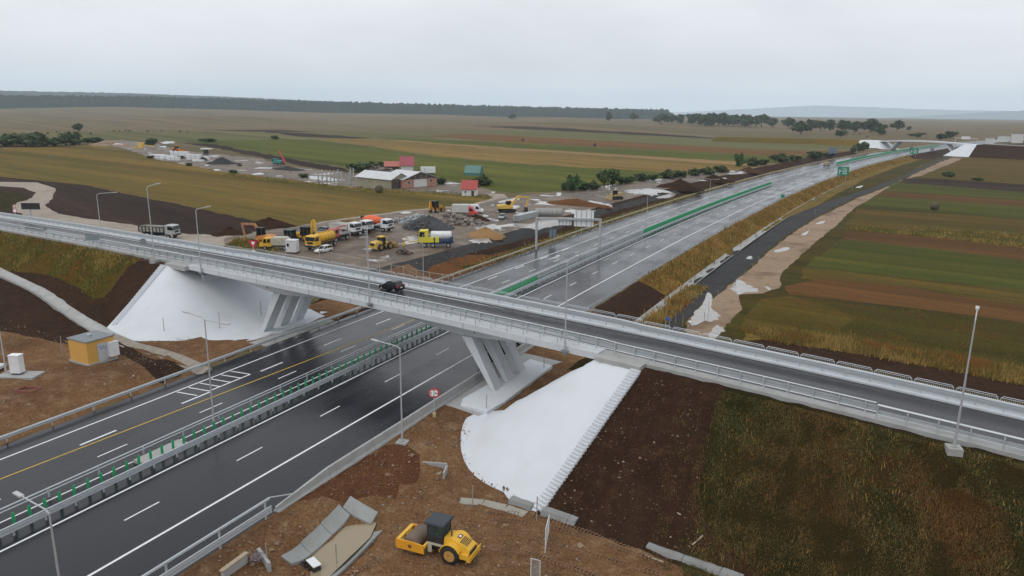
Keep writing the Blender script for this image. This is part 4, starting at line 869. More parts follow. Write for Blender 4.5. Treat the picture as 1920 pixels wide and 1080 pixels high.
def tank_body(mat, r=.95, bands=None, z=2.15):
    def go(t, f):
        x0, x1 = -f+.1, f-2.3
        mb = MB(); mb.lathe([(.05, x0-.15), (r*.7, x0-.08), (r, x0+.15), (r, x1-.15), (r*.7, x1+.08), (.05, x1+.15)], (0, 0, z), 'x', 20).build('tank', mat, t)
        mb = MB()
        for i in range(5): mb.lathe([(r+.03, 0), (r+.03, .08)], (x0+.4+(x1-x0-.8)*i/4, 0, z), 'x', 20)
        mb.box(((x0+x1)/2, 0, 1.18), (x1-x0, .9, .3)); mb.box(((x0+x1)/2, 0, z+r+.04), (x1-x0-.6, .5, .06)); mb.build('band', bands or DARK, t)
        mb = MB(); mb.tube((x0-.1, .9, 1.5), (x1, 1.15, 1.6), .07); mb.tube((x0-.1, -.9, 1.5), (x1, -1.15, 1.6), .07); mb.build('hose', DARK, t)
    return go
def mixer_body(mat):
    def go(t, f):
        x0, x1 = -f, f-2.3
        mb = MB(); mb.lathe([(.35, x0), (.5, x0+.1), (1.15, x0+2.0), (1.22, x0+3.0), (.8, x1-.3), (.4, x1-.1)], (0, 0, 2.35), 'x', 20).build('drum', mat, t)
        mb = MB(); mb.bar((x0+.2, .7, 1.1), (x0-.1, .3, 2.9), .1, .1); mb.bar((x0+.2, -.7, 1.1), (x0-.1, -.3, 2.9), .1, .1); mb.box((x0-.1, 0, 2.9), (.5, .9, .4)); mb.box((x1, 0, 1.8), (.35, 1.2, 1.4)); mb.build('frame', DARK, t)
    return go
WCAB = paint('white lorry cab', (.68, .69, .70), .4, 0, .25)
T = lorry('dark tipper lorry with pale ribbed side panels driving on the gravel track', (276, 445), (326, 446), paint('grey white cab', (.45, .46, .47), .45, 0, .5), dump_body(paint('pale tipper panels', (.42, .40, .35), .6, 0, .5), DARK), 8.2)
T = lorry('white tipper lorry with an empty white body parked in the yard row', (630, 437), (668, 441), WCAB, dump_body(paint('off white tipper', (.58, .56, .52), .6, 0, .4), hi=1.0), 7.6)
T = lorry('white cabbed lorry with a tan and brown tipper body between two white cabbed lorries', (652, 432), (692, 437), WCAB, dump_body(paint('tan tipper', (.36, .25, .12), .6, 0, .5), paint('brown ribs', (.14, .09, .06), .7)), 7.6)
T = lorry('lorry with a bright orange drum behind its white cab at the end of the row', (688, 430), (725, 434), WCAB, mixer_body(paint('orange drum', (.75, .12, .03), .45, 0, .15)), 8.0)
T = lorry('yellow tank lorry with a ribbed round tank behind the white estate car', (628, 458), (578, 471), YEL, tank_body(YEL, 1.0, paint('ochre bands', (.45, .24, .02), .6)), 7.8)
# pale tank sprayer lorry
pos, rz = place((834, 462), (803, 463)); t = thing('tank_lorry', 'lemon yellow cabbed lorry with a white tank and blue frame beside the gravel road', 'lorry', pos, rz); f = 3.6
LEM = paint('lemon yellow', (.66, .58, .03), .45, 0, .2); DBL = paint('dark blue frame', (.03, .06, .14), .5, 0, .35)
chassis(t, -f, f-.4, 2.4, .5, (f-1.2, f-2.9, -f+1.1), DBL); cab(t, LEM, f-1.9, f, 2.3, 1.05, 3.5)
mb = MB(); mb.lathe([(.05, -3.2), (.75, -3.1), (.85, -2.9), (.85, .9), (.75, 1.1), (.05, 1.2)], (0, 0, 2.45), 'x', 20).build('tank', WHP, t)
mb = MB(); mb.box((-1.2, 0, 1.5), (4.2, 2.2, .5)); mb.box((-3.2, 0, 1.8), (.5, 2.2, .9)); mb.build('frame', DBL, t)
mb = MB(); mb.box((1.1, .95, 1.6), (1.3, .6, 1.0), 0, 0, (.85, .9)); mb.box((-.2, .95, 1.6), (.8, .5, 1.0)); mb.build('side_box', LEM, t)
mb = MB(); mb.bar((f+.1, 0, 1.2), (f+1.9, .2, 1.0), .2, .2); mb.bar((f+1.9, .2, .9), (f+2.5, .3, 2.0), .16, .16); mb.bar((f+2.5, .3, 2.0), (f+3.2, .3, .4), .14, .14); mb.box((f+3.2, .3, .5), (.5, .7, .6)); mb.build('front_arm', YELP, t)
# red cabbed crane lorry
pos, rz = place((650, 448), (616, 455)); t = thing('lorry', 'faded red bonneted lorry with a folded crane behind its cab', 'lorry', pos, rz); f = 3.0
FR = paint('faded red', (.42, .10, .09), .55, 0, .35); chassis(t, -f, f-.2, 2.3, .58, (f-.9, -f+1.1), DARK)
cab(t, FR, f-2.4, f-.9, 2.2, 1.2, 2.85); mb = MB(); mb.prism([(f-.95, .95), (f, .95), (f-.02, 1.55), (f-.3, 1.75), (f-.95, 1.85)], -.95, .95, [0, 0, .1, .12, .05]).build('bonnet', FR, t)
mb = MB(); mb.box((-1.4, 0, 1.45), (3.1, 2.3, .12)); mb.box((-1.4, 1.12, 1.75), (3.1, .06, .55)); mb.box((-1.4, -1.12, 1.75), (3.1, .06, .55)); mb.build('flat_bed', paint('grey bed', (.4, .4, .39), .6, 0, .4), t)
mb = MB(); mb.bar((.3, 0, 1.4), (.3, 0, 2.9), .35, .35); mb.bar((.3, .2, 2.9), (-2.6, .2, 3.1), .22, .22); mb.bar((.3, .45, 2.7), (-1.8, .45, 2.2), .16, .16); mb.build('crane', FR, t)
# small yellow van lorry with pale cover
pos, rz = place((545, 467), (492, 467)); t = thing('lorry', 'small yellow cabbed lorry with a pale canvas covered back beside the white cubicle', 'lorry', pos, rz); f = 3.1
chassis(t, -f, f-.5, 2.1, .42, (f-1.1, -f+1.3), DARK); mb = MB(); mb.prism([(f-2.3, .7), (f, .7), (f+.02, 1.35), (f-.45, 1.5), (f-.85, 2.35), (f-2.3, 2.4)], -1.02, 1.02, [0, 0, .05, .1, .12, .1]).build('cab', YEL, t)
mb = MB(); mb.prism([(f-.44, 1.53), (f-.40, 1.55), (f-.79, 2.27), (f-.83, 2.27)], -.85, .85).build('windscreen', GLASS, t)
for s in (1, -1):
    for xa, xb in ((f-1.35, f-.75), (f-2.15, f-1.5)): mb = MB(); mb.prism([(xa, 1.5), (xb, 1.5), (xb-.2, 2.2), (xa, 2.2)], s*.985-.03, s*.985+.03).build('side_window', GLASS, t)
mb = MB(); mb.prism([(-f, .95), (f-2.35, .95), (f-2.35, 2.35), (f-2.6, 2.5), (-f+.9, 2.5), (-f, 1.6)], -1.08, 1.08, [0, 0, .02, .14, .14, .02]).build('canvas_cover', paint('dirty canvas', (.50, .46, .38), .85, 0, .4), t)
# vans
def van(label, rear, front, bodymat, L_=5.6, box=None, H=2.5, W=2.0):
    pos, rz = place(rear, front); t = thing('van', label, 'van', pos, rz); f = L_/2; x = -f if box is None else f-2.2
    mb = MB(); mb.prism([(x, .45), (f, .45), (f+.02, 1.0), (f-.7, 1.3), (f-1.35, min(H, 2.4)-.12), (f-1.7, min(H, 2.4)), (x, min(H, 2.4))], -W/2, W/2, [0, .05, .12, .08, .16, .14, .1]).build('body', bodymat, t)
    mb = MB(); mb.prism([(f-.71, 1.34), (f-.66, 1.34), (f-1.28, min(H, 2.4)-.2), (f-1.33, min(H, 2.4)-.2)], -W/2+.2, W/2-.2).build('windscreen', GLASS, t)
    for s in (1, -1):
        mb = MB(); mb.prism([(f-2.0, 1.3), (f-1.0, 1.3), (f-1.4, 1.95), (f-2.0, 1.95)], s*(W/2-.04)-.03, s*(W/2-.04)+.03).build('side_window', GLASS, t)
        for xx in (f-.95, -f+1.1): wheel(t, xx, s*(W/2-.14), .35, .22)
        mb = MB(); mb.box((f-.15, s*W*.36, .95), (.25, .28, .2)).build('headlight', LAMP, t)
    if box: mb = MB(); mb.prism([(-f, .85), (f-2.25, .85), (f-2.25, H), (-f, H)], -W/2-.05, W/2+.05).build('box_body', box, t); mb = MB(); mb.box((-f*.4, 0, .65), (f*1.1, .9, .25)).build('chassis', DARK, t)
    return t
REDP = paint('bright red paint', (.62, .05, .04), .35, 0, .12)
van('delivery van with a red cab and grey white box in front of the white van', (851, 403), (893, 404), REDP, 6.8, paint('grey white box', (.50, .50, .48), .6, 0, .3), 2.9, 2.1)
van('white panel van half hidden behind the red cabbed van', (864, 399), (907, 400), WHP, 6.2)
# cars
def carpx(label, rear, front, col, kind, **k): pos, rz = place(rear, front); return car(label, pos, rz, col, kind, **k)
carpx('white estate car parked in front of the yellow tank lorry', (621, 470), (592, 475), (.74, .75, .76), 'estate')
carpx('dark blue car beside the digger with the raised arm', (606, 448), (585, 444), (.03, .04, .07), 'suv')
carpx('blue grey car behind the dark blue car', (612, 436), (596, 434), (.14, .18, .23), 'estate')
carpx('silver saloon car parked alone near the yellow excavator', (946, 407), (938, 412), (.30, .36, .36), 'sedan')
q = DP(-53.2, 6.35, .06); t = car('black hatchback driving over the bridge', tuple(q), atan2(.125, -1)+.0, (.006, .006, .007), 'hatch', .16)
q = UP(-39.8, 80, .0); t = lorry('dark lorry on the motorway behind the right-hand bridge legs', (884, 670), (892, 664), paint('black cab', (.02, .02, .022), .4), dump_body(paint('black tipper', (.025, .025, .028), .5), DARK), 7.8); t.location = tuple(UP(-41.0, 80, .0)); t.rotation_euler = (0, 0, pi/2)
t = car('dark car far along the motorway beside the green blades', tuple(UP(-60.4, 782, .02)), -pi/2-.23, (.02, .02, .022), 'suv'); t.scale = (1.25, 1.25, 1.25)
t = car('dark car on the right-hand carriageway just before the far bridge', tuple(UP(-40.6, 765, .02)), pi/2-.23, (.02, .02, .022), 'suv'); t.scale = (1.25, 1.25, 1.25)
# ---- plant
def wheel_loader(label, rear, front, mat, bucket=True, sc_=1., muddy=None):
    pos, rz = place(rear, front); t = thing('wheel_loader', label, 'loader', pos, rz)
    mb = MB(); mb.prism([(-3.3, .9), (-.9, .75), (-.9, 2.0), (-1.3, 2.2), (-3.0, 2.05), (-3.35, 1.8)], -.95, .95, [0, 0, .05, .1, .1, .05]); mb.box((-3.3, 0, .9), (.5, 2.3, .55)); mb.build('engine_body', mat, t)
    mb = MB(); mb.box((-3.42, 0, 1.5), (.1, 1.3, .75)).build('grille', DARK, t)
    mb = MB(); mb.prism([(.1, .8), (2.0, .75), (2.0, 1.3), (1.5, 1.7), (.1, 1.6)], -.65, .65).build('front_frame', mat, t)
    mb = MB(); mb.box((-.35, 0, 1.6), (1.3, 1.5, .9)); mb.box((-.35, 0, 2.45), (1.35, 1.45, 1.0), 0, 0, (.9, .94)); mb.build('cab', GLASS, t)
    mb = MB(); mb.box((-.35, 0, 3.05), (1.6, 1.6, .2)); mb.build('cab_roof', mat, t)
    for s in (1, -1):
        for x in (-.98, .28): MB().bar((x, s*.72, 1.9), (x*.93-.02, s*.68, 3.0), .1, .1).build('cab_post', DARK, t)
    bm = muddy or mat
    for s in (1, -1): mb = MB(); mb.bar((1.3, s*.5, 1.6), (3.0, s*.5, .75), .18, .3).build('lift_arm', mat, t)
    mb = MB(); mb.bar((1.5, 0, 1.75), (2.9, 0, 1.35), .15, .15); mb.build('tilt_ram', DARK, t)
    mb = MB(); mb.prism([(3.0, .12), (4.25, .1), (4.2, .2), (3.35, .4), (3.1, .9), (3.25, 1.4), (3.15, 1.42), (2.9, .95)], -1.4, 1.4)
    for s in (1, -1): mb.prism([(3.0, .12), (4.2, .1), (3.25, 1.4), (2.9, .9)], s*1.4-.04, s*1.4+.04)
    mb.build('bucket', bm, t)
    for s in (1, -1):
        for x in (-1.75, 1.35): wheel(t, x, s*1.05, .78, .58, muddy or mat)
    t.scale = (sc_,)*3; return t
MUDY = paint('muddy yellow steel', (.34, .21, .07), .7, 0, .6)
wheel_loader('yellow wheel loader with a muddy bucket standing alone in the yard', (700, 471), (735, 463), YELP, sc_=.86, muddy=MUDY)
def backhoe(label, rear, front, mat, arm, cabmat=None, dz=0.):
    """arm: list of x,z points of the rear digging arm"""
    pos, rz = place(rear, front, dz); t = thing('backhoe_loader', label, 'digger', pos, rz); t.scale = (1.12,)*3
    mb = MB(); mb.prism([(.5, .8), (2.3, .75), (2.35, 1.5), (.5, 1.75)], -.5, .5, [0, .05, .1, .08]); mb.box((-.5, 0, 1.0), (2.2, 1.2, .6)); mb.build('body', mat, t)
    mb = MB(); mb.box((-.5, 0, 1.95), (1.7, 1.7, 1.5), 0, 0, (.86, .9)).build('cab', GLASS, t)
    for s in (1, -1):
        for x in (-1.3, -.4, .35): MB().bar((x, s*.86, 1.2), (x*.9-.05, s*.78, 2.7), .09, .09).build('cab_post', cabmat or DARK, t)
    mb = MB(); mb.box((-.5, 0, 2.78), (1.7, 1.7, .14)).build('cab_roof', cabmat or DARK, t)
    mb = MB()
    for a, b in zip(arm[:-1], arm[1:]): mb.bar((a[0], 0, a[1]), (b[0], 0, b[1]), .26, .38)
    mb.build('digging_arm', mat, t)
    e = arm[-1]; mb = MB(); mb.prism([(e[0]-.4, e[1]-.5), (e[0]+.3, e[1]-.6), (e[0]+.35, e[1]+.1), (e[0]-.1, e[1]+.15)], -.35, .35).build('bucket', MUDY, t)
    for s in (1, -1):
        mb = MB(); mb.bar((1.0, s*.6, 1.4), (2.9, s*.6, .5), .14, .24).build('loader_arm', mat, t); wheel(t, -.75, s*.92, .72, .46, mat); wheel(t, 1.75, s*.85, .48, .34, mat)
    mb = MB(); mb.prism([(2.8, .1), (3.7, .08), (3.65, .18), (3.05, .45), (3.0, 1.0), (2.8, 1.0)], -1.1, 1.1).build('front_bucket', MUDY, t); return t
backhoe('yellow digger with its arm raised upright and a dark cab behind the yellow tank lorry', (585, 452), (558, 452), YEL, [(-1.5, 1.0), (-1.9, 3.9), (-2.3, 4.2), (-2.7, 1.6)])
backhoe('orange yellow backhoe half hidden behind the rock heaps', (808, 399), (824, 396), paint('orange yellow machine', (.66, .30, .025), .45, 0, .3), [(-1.5, 1.1), (-2.0, 2.9), (-2.4, 1.2)])
# orange digger with the outstretched boom
pos, rz = place((512, 461), (478, 456)); t = thing('excavator', 'rusty orange wheeled excavator with its boom bent out to the left of the yield sign', 'digger', pos, rz); t.scale = (1.12,)*3
mb = MB(); mb.prism([(-2.2, 1.1), (.6, 1.1), (.6, 1.7), (-.3, 1.9), (-2.0, 1.85), (-2.3, 1.6)], -1.1, 1.1, [0, 0, .05, .1, .1, .05]).build('engine_body', ORA, t)
mb = MB(); mb.box((.1, .45, 2.3), (1.3, 1.05, 1.7), 0, 0, (.88, .9)).build('cab', GLASS, t)
mb = MB(); mb.box((.1, .45, 3.2), (1.3, 1.1, .12))
for x in (-.5, .7):
    for y in (-.05, .95): mb.bar((x, y, 1.5), (x*.9, y*.95+.02, 3.2), .1, .1)
mb.build('cab_frame', DARK, t)
BM = paint('rusty boom', (.46, .20, .09), .6, 0, .5)
mb = MB(); mb.bar((.6, -.3, 1.5), (2.3, -.3, 3.6), .3, .42); mb.bar((2.3, -.3, 3.6), (5.6, -.3, 3.4), .28, .36).build('boom', BM, t)
mb = MB(); mb.bar((5.5, -.3, 3.5), (4.9, -.3, 1.2), .24, .3).build('stick', BM, t); mb = MB(); mb.prism([(4.6, .1), (5.3, 0), (5.3, .8), (4.8, 1.0)], -.7, .1).build('bucket', MUDY, t)
mb = MB(); mb.box((0, 0, .75), (3.4, 1.4, .5)).build('chassis', ORA, t)
for s in (1, -1):
    for x in (-1.2, 1.3): wheel(t, x, s*.95, .5, .42, ORA)
# dark green tractor between
pos, rz = place((552, 458), (528, 457)); t = thing('tractor', 'dark green cabbed tractor behind the canvas covered lorry', 'tractor', pos, rz); t.scale = (1.12,)*3; DG = paint('dark green machine', (.02, .07, .05), .45, 0, .3)
mb = MB(); mb.prism([(.2, .9), (2.2, .85), (2.25, 1.5), (.2, 1.65)], -.42, .42, [0, .03, .08, .05]); mb.box((-.5, 0, 1.0), (1.6, .9, .6)); mb.build('body', DG, t)
mb = MB(); mb.box((-.6, 0, 2.0), (1.6, 1.6, 1.3), 0, 0, (.88, .9)).build('cab', GLASS, t); mb = MB(); mb.box((-.6, 0, 2.72), (1.65, 1.65, .14))
for s in (1, -1):
    for x in (-1.35, -.6, .15): mb.bar((x, s*.8, 1.35), (x, s*.73, 2.7), .09, .09)
mb.build('cab_frame', DG, t)
for s in (1, -1): wheel(t, -.9, s*.88, .8, .45); wheel(t, 1.6, s*.75, .5, .32)
# tracked excavator
def tracked(label, rear, front, mat, name='excavator', boom=True, dz=0.):
    pos, rz = place(rear, front, dz); t = thing(name, label, 'excavator', pos, rz)
    for s in (1, -1): mb = MB(); mb.prism([(-1.9, 0), (1.9, 0), (2.25, .25), (2.25, .6), (1.9, .9), (-1.9, .9), (-2.25, .6), (-2.25, .25)], s*1.25-.3, s*1.25+.3).build('track', BLACK, t)
    mb = MB(); mb.box((0, 0, .8), (2.2, 2.0, .5)).build('undercarriage', DARK, t)
    mb = MB(); mb.prism([(-2.6, 1.1), (1.4, 1.1), (1.4, 1.7), (-.4, 2.1), (-2.4, 2.1), (-2.7, 1.8)], -1.35, 1.35, [0, 0, .05, .1, .1, .05]).build('engine_body', mat, t)
    mb = MB(); mb.box((.7, .8, 2.3), (1.5, 1.0, 1.5), 0, 0, (.85, .9)).build('cab', GLASS, t); mb = MB(); mb.box((.65, .8, 3.08), (1.4, 1.0, .12)).build('cab_roof', mat, t)
    if boom:
        mb = MB(); mb.bar((1.0, -.2, 1.7), (3.3, -.2, 4.4), .4, .6); mb.bar((3.3, -.2, 4.4), (6.6, -.2, 3.9), .36, .5).build('boom', mat, t)
        mb = MB(); mb.bar((6.5, -.2, 4.2), (5.6, -.2, 1.2), .3, .4).build('stick', mat, t); mb = MB(); mb.prism([(5.0, .1), (6.0, .0), (6.0, 1.1), (5.4, 1.3)], -.8, .4).build('bucket', DARK, t)
        mb = MB(); mb.bar((3.2, -.2, 4.7), (6.2, -.2, 4.5), .14, .14); mb.bar((1.3, .1, 1.6), (3.0, .1, 3.6), .14, .14).build('ram', STEELD, t)
    else:
        mb = MB(); mb.prism([(2.4, .1), (2.7, .05), (2.6, 1.2), (2.4, 1.25)], -1.6, 1.6); mb.bar((1.2, 1.2, .6), (2.5, 1.2, .5), .2, .2); mb.bar((1.2, -1.2, .6), (2.5, -1.2, .5), .2, .2); mb.build('blade', mat, t)
    return t
tracked('large yellow tracked excavator with its arm folded down at the far end of the yard', (937, 398), (964, 397), YELP)
tracked('small dull yellow bulldozer standing among the puddles beyond the gantry', (1160, 373), (1146, 374), paint('dull yellow', (.40, .30, .14), .6, 0, .5), 'bulldozer', False)
# road roller in the foreground, with its driver
pos, rz = place((876, 1044), (778, 1019)); p0 = on(822, 1036); t = thing('road_roller', 'yellow single drum road roller with a dark cab on the clay in the foreground', 'road roller', (p0.x, p0.y, p0.z-.02), rz); f = 1.95; t.scale = (.92,)*3
DRUM = paint('muddy steel drum', (.17, .125, .10), .5, .35, .4, (.2, .13, .08)); YR = paint('roller yellow', (.74, .42, .03), .4, 0, .16); YO = paint('roller frame yellow', (.74, .33, .02), .42, 0, .14)
mb = MB(); mb.lathe([(.3, -1.05), (.73, -1.05), (.76, -1.02), (.76, 1.02), (.73, 1.05), (.3, 1.05)], (1.95, 0, .76), 'y', 32).build('drum', DRUM, t)
FP = [(.65, .42), (3.1, .42), (3.2, .6), (3.2, 1.02), (3.05, 1.2), (1.6, 1.22), (.65, 1.12)]
for s in (1, -1): mb = MB(); mb.prism(FP, s*1.17-.06, s*1.17+.06); o = mb.build('side_frame', YO, t); mb = MB(); mb.lathe([(.17, -.01), (.17, .01)], (1.9, s*1.235, .82), 'y', 16).build('hub', paint('rusty hub', (.18, .06, .03), .6), o)
mb = MB(); mb.box((3.12, 0, 1.08), (.14, 2.3, .16)); mb.box((3.07, 0, .84), (.1, .3, .6)); mb.box((2.98, 0, 1.2), (.3, 2.2, .06)); mb.box((3.06, 0, .62), (.16, 2.3, .18)); mb.build('cross_frame', YR, t)
mb = MB(); mb.box((.68, 0, 1.0), (.2, 2.3, .22)).build('rear_cross_frame', YR, t)
mb = MB(); mb.box((.2, 0, .85), (1.0, .7, .5)); mb.box((.3, 0, .6), (.5, .5, .5)); mb.build('joint', DARK, t)
mb = MB(); mb.box((-.15, 0, 1.22), (1.45, 1.5, .2)); mb.box((.35, .78, .8), (.35, .06, .6)); mb.build('platform', paint('beige platform', (.5, .46, .36), .5, 0, .3), t)
mb = MB(); mb.box((-.1, 0, 1.6), (1.3, 1.42, .6)); o = mb.build('cab_base', DARK, t)
gm = bpy.data.materials.new('cab glass'); gm.use_nodes = True; b_ = gm.node_tree.nodes['Principled BSDF']; b_.inputs['Base Color'].default_value = (.25, .32, .32, 1); b_.inputs['Transmission Weight'].default_value = .85; b_.inputs['Roughness'].default_value = .03; b_.inputs['IOR'].default_value = 1.05; b_.inputs['Specular IOR Level'].default_value = .5
mb = MB()
for s in (1, -1): mb.box((-.1, s*.69, 2.3), (1.2, .012, 1.2))
mb.box((.53, 0, 2.3), (.012, 1.32, 1.2)); mb.box((-.73, 0, 2.35), (.012, 1.32, 1.0)); mb.build('window', gm, t)
for s in (1, -1):
    for x in (-.74, -.1, .54): MB().bar((x, s*.69, 1.3), (x, s*.69, 2.95), .08, .08).build('cab_post', DARK, t)
mb = MB(); mb.prism([(-.98, 2.92), (.78, 2.92), (.74, 3.06), (-.92, 3.06)], -.88, .88, [0, 0, .05, .05]).build('cab_roof', paint('dark slate roof', (.028, .035, .048), .45, 0, .12), t)
mb = MB(); mb.prism([(-3.05, .72), (-.85, .8), (-.85, 1.95), (-1.4, 1.98), (-2.6, 1.62), (-3.05, 1.3)], -.72, .72, [0, 0, .14, .14, .12, .06]).build('bonnet', YR, t)
mb = MB(); mb.box((-3.09, 0, 1.0), (.06, 1.1, .45), 0, -.1); mb.build('grille', DARK, t)
mb = MB()
for k in range(5): mb.box((-2.2-.13*k, 0, 1.79-.045*k), (.05, .95, .03), 0, -.31)
mb.build('vent_slats', DARK, t)
mb = MB(); mb.box((-1.88, -.2, 1.86), (.3, .5, .02), 0, -.31); mb.build('badge', SK, t); mb = MB(); mb.prism([(-1.98, 1.85), (-1.8, 1.9), (-1.8, 1.915), (-1.98, 1.865)], -.3, -.05).build('badge_mark', SW, t)
mb = MB(); mb.tube((-1.35, .25, 1.9), (-1.35, .25, 2.5), .06, 8); mb.build('exhaust', paint('rusty pipe', (.12, .05, .03), .7), t)
mb = MB(); mb.box((-3.1, 0, .72), (.3, 2.0, .34)); mb.box((-3.28, 0, 1.08), (.06, 2.0, .07)); 
for s in (1, -1): mb.bar((-3.1, s*.95, .8), (-3.28, s*.97, 1.1), .06, .06); mb.box((-2.6, s*.75, .85), (.9, .4, .4))
mb.build('rear_bumper', YR, t)
for s in (1, -1):
    wheel(t, -1.55, s*.86, .78, .58, paint('dusty yellow rim', (.5, .27, .06), .6, 0, .4))
    mb = MB(); n = 9
    A = [(-1.55+.92*cos(pi*.06+pi*.8*i/(n-1)), .8+.95*sin(pi*.06+pi*.8*i/(n-1))) for i in range(n)]; B = [(-1.55+.86*cos(pi*.06+pi*.8*i/(n-1)), .8+.89*sin(pi*.06+pi*.8*i/(n-1))) for i in range(n)][::-1]
    ya, yb = (.55, 1.16) if s > 0 else (-1.16, -.55)
    vs = [(x, ya, z) for x, z in A+B[::-1]]+[(x, yb, z) for x, z in A+B[::-1]]
    m2 = 2*n; fs = []
    for i in range(n-1): fs += [(i, i+1, i+1+m2, i+m2), (n+i, n+i+1, n+i+1+m2, n+i+m2), (i, n+i, n+i+1, i+1), (m2+i, m2+i+1, m2+n+i+1, m2+n+i)]
    fs += [(0, m2, m2+n, n), (n-1, m2-1, 2*m2-1, m2+n-1)]
    mb.add(vs, fs).build('mudguard', YR, t)
roller = t
# driver: skinned body, hi-vis clothing
def person(label, loc, rz, joints, edges, radii, mat, hair=None):
    me = bpy.data.meshes.new('person'); me.from_pydata(joints, edges, []); o = bpy.data.objects.new('person', me); COL.objects.link(o); o.location = loc; o.rotation_euler = (0, 0, rz)
    tag(o, label, 'person'); sk = o.modifiers.new('skin', 'SKIN'); me.skin_vertices.new() if not me.skin_vertices else None
    for v, r in zip(me.skin_vertices[0].data, radii): v.radius = (r, r)
    me.skin_vertices[0].data[0].use_root = True
    o.scale = (.92,)*3; sb = o.modifiers.new('sub', 'SUBSURF'); sb.levels = 2; sb.render_levels = 2; me.materials.append(mat); return o
SKIN = paint('skin', (.42, .24, .16), .55, 0, .05); HV = paint('lime hi-vis cloth', (.32, .62, .03), .75, 0, .1); TRO = paint('dark work trousers', (.03, .035, .05), .85, 0, .2)
rp_ = roller.location; ca, sa = cos(rz), sin(rz)
seat = (rp_.x+(-.26)*ca, rp_.y+(-.26)*sa, rp_.z+1.62)
J = [(0, 0, .1), (0, 0, .3), (0, 0, .52), (0, 0, .62), (0, 0, .74), (.015, 0, .84), (.1, .17, .08), (.42, .17, .1), (.46, .17, -.28), (.1, -.17, .08), (.42, -.17, .1), (.46, -.17, -.28), (0, .2, .5), (.08, .26, .24), (.36, .2, .22), (0, -.2, .5), (.08, -.26, .24), (.36, -.2, .22)]
E_ = [(0, 1), (1, 2), (2, 3), (3, 4), (4, 5), (0, 6), (6, 7), (7, 8), (0, 9), (9, 10), (10, 11), (2, 12), (12, 13), (13, 14), (2, 15), (15, 16), (16, 17)]
Rr = [.14, .14, .15, .055, .095, .085, .09, .075, .05, .09, .075, .05, .07, .05, .035, .07, .05, .035]
pr_ = person('driver in a lime green high visibility jacket sitting in the roller cab', seat, rz, J, E_, Rr, SKIN)
mb = MB(); mb.lathe([(.17, .12), (.2, .2), (.21, .35), (.22, .5), (.17, .58), (.08, .62)], (0, 0, 0), 'z', 14)
for s in (1, -1): mb.tube((0, s*.2, .5), (.08, s*.26, .24), .085, 8, .07); mb.tube((.08, s*.26, .24), (.33, s*.2, .22), .07, 8, .05)
o = mb.build('jacket', HV, pr_)
mb = MB()
for s in (1, -1): mb.tube((0, s*.12, .1), (.42, s*.17, .1), .115, 8, .09); mb.tube((.42, s*.17, .1), (.46, s*.17, -.26), .09, 8, .07)
mb.build('trousers', TRO, pr_)
mb = MB(); mb.blob((-.015, 0, .85), .108, 2, .02, (1, .92, .85)); mb.build('hair', paint('dark hair', (.02, .015, .012), .8), pr_)
# white cubicle in the yard
p = on(549, 474); t = thing('site_cubicle', 'white portable site cubicle with a small window between two yellow lorries', 'cabin', p, .35)
mb = MB(); mb.box((0, 0, 1.4), (2.1, 1.7, 2.3)); mb.box((0, 0, 2.58), (2.2, 1.8, .1)); mb.build('wall', paint('cubicle white', (.66, .67, .68), .5, 0, .25), t); mb = MB(); mb.box((-.55, -.86, 1.7), (.4, .05, .6)).build('window', GLASS, t); mb = MB(); mb.box((0, 0, .12), (2.4, 1.2, .24)).build('skid', DARK, t)
# machines on the distant plots
t = wheel_loader('telescopic loader with an orange raised arm beside the white block stacks', (325, 284), (340, 285), ORA, sc_=1.25)
pos, rz = place((535, 311), (511, 309)); t = thing('crane_lorry', 'turquoise lorry with a raised red loading crane on the distant plot', 'lorry', pos, rz); f = 3.8
TQ = paint('turquoise lorry', (.03, .24, .21), .5, 0, .3); chassis(t, -f, f-.4, 2.4, .5, (f-1.2, -f+1.2)); cab(t, TQ, f-1.9, f, 2.4, 1.0, 3.2)
mb = MB(); mb.box((-.9, 0, 1.9), (4.8, 2.4, 1.2)).build('bed', TQ, t); mb = MB(); mb.bar((-f-.2, 0, 1.2), (-f-.2, 0, 3.2), .5, .5); mb.bar((-f-.2, 0, 3.2), (-f+2.6, .3, 7.2), .4, .4); mb.bar((-f-.2, .2, 3.2), (-f-2.2, .2, 1.4), .35, .35); mb.build('crane', paint('crane red', (.55, .05, .04), .5), t)
pos = on(265, 278); t = thing('mixing_plant', 'small yellow machine with a thin boom on the most distant plot', 'machine', pos, .4)
mb = MB(); mb.box((0, 0, 2.0), (3.0, 2.6, 3.6)).build('cab', YELP, t); mb = MB(); mb.bar((1.4, 0, 2.2), (9, 0, 1.6), .4, .5); mb.bar((-1, 0, .5), (-7, 0, .3), .4, .6); mb.build('boom', YELP, t)
t = car('small dark pickup on the distant plot beside the gravel heap', on(449, 311), 2.6, (.04, .03, .03), 'suv')
# dumper far out on the motorway
q = UP(-56.4, 474, 0); t = thing('site_dumper', 'tan site dumper with a raised front arm driving on the far carriageway', 'dumper', tuple(q), pi/2-.13); TN = paint('tan machine', (.42, .33, .22), .6, 0, .4)
mb = MB(); mb.box((-.6, 0, 1.9), (3.6, 2.5, 1.8), 0, 0, (1.1, 1.05)).build('skip', TN, t); mb = MB(); mb.box((1.9, 0, 1.9), (1.3, 2.2, 2.0)).build('cab', GLASS, t); mb = MB(); mb.bar((2.4, -.8, 1.2), (4.2, -.8, 2.6), .4, .4); mb.bar((4.2, -.8, 2.6), (4.4, -.8, .8), .5, .5).build('arm', TN, t); mb = MB(); mb.box((.3, 0, .9), (4.6, 1.6, .5)).build('chassis', DARK, t)
for s in (1, -1):
    for x in (-1.5, 1.6): wheel(t, x, s*1.15, .7, .5)
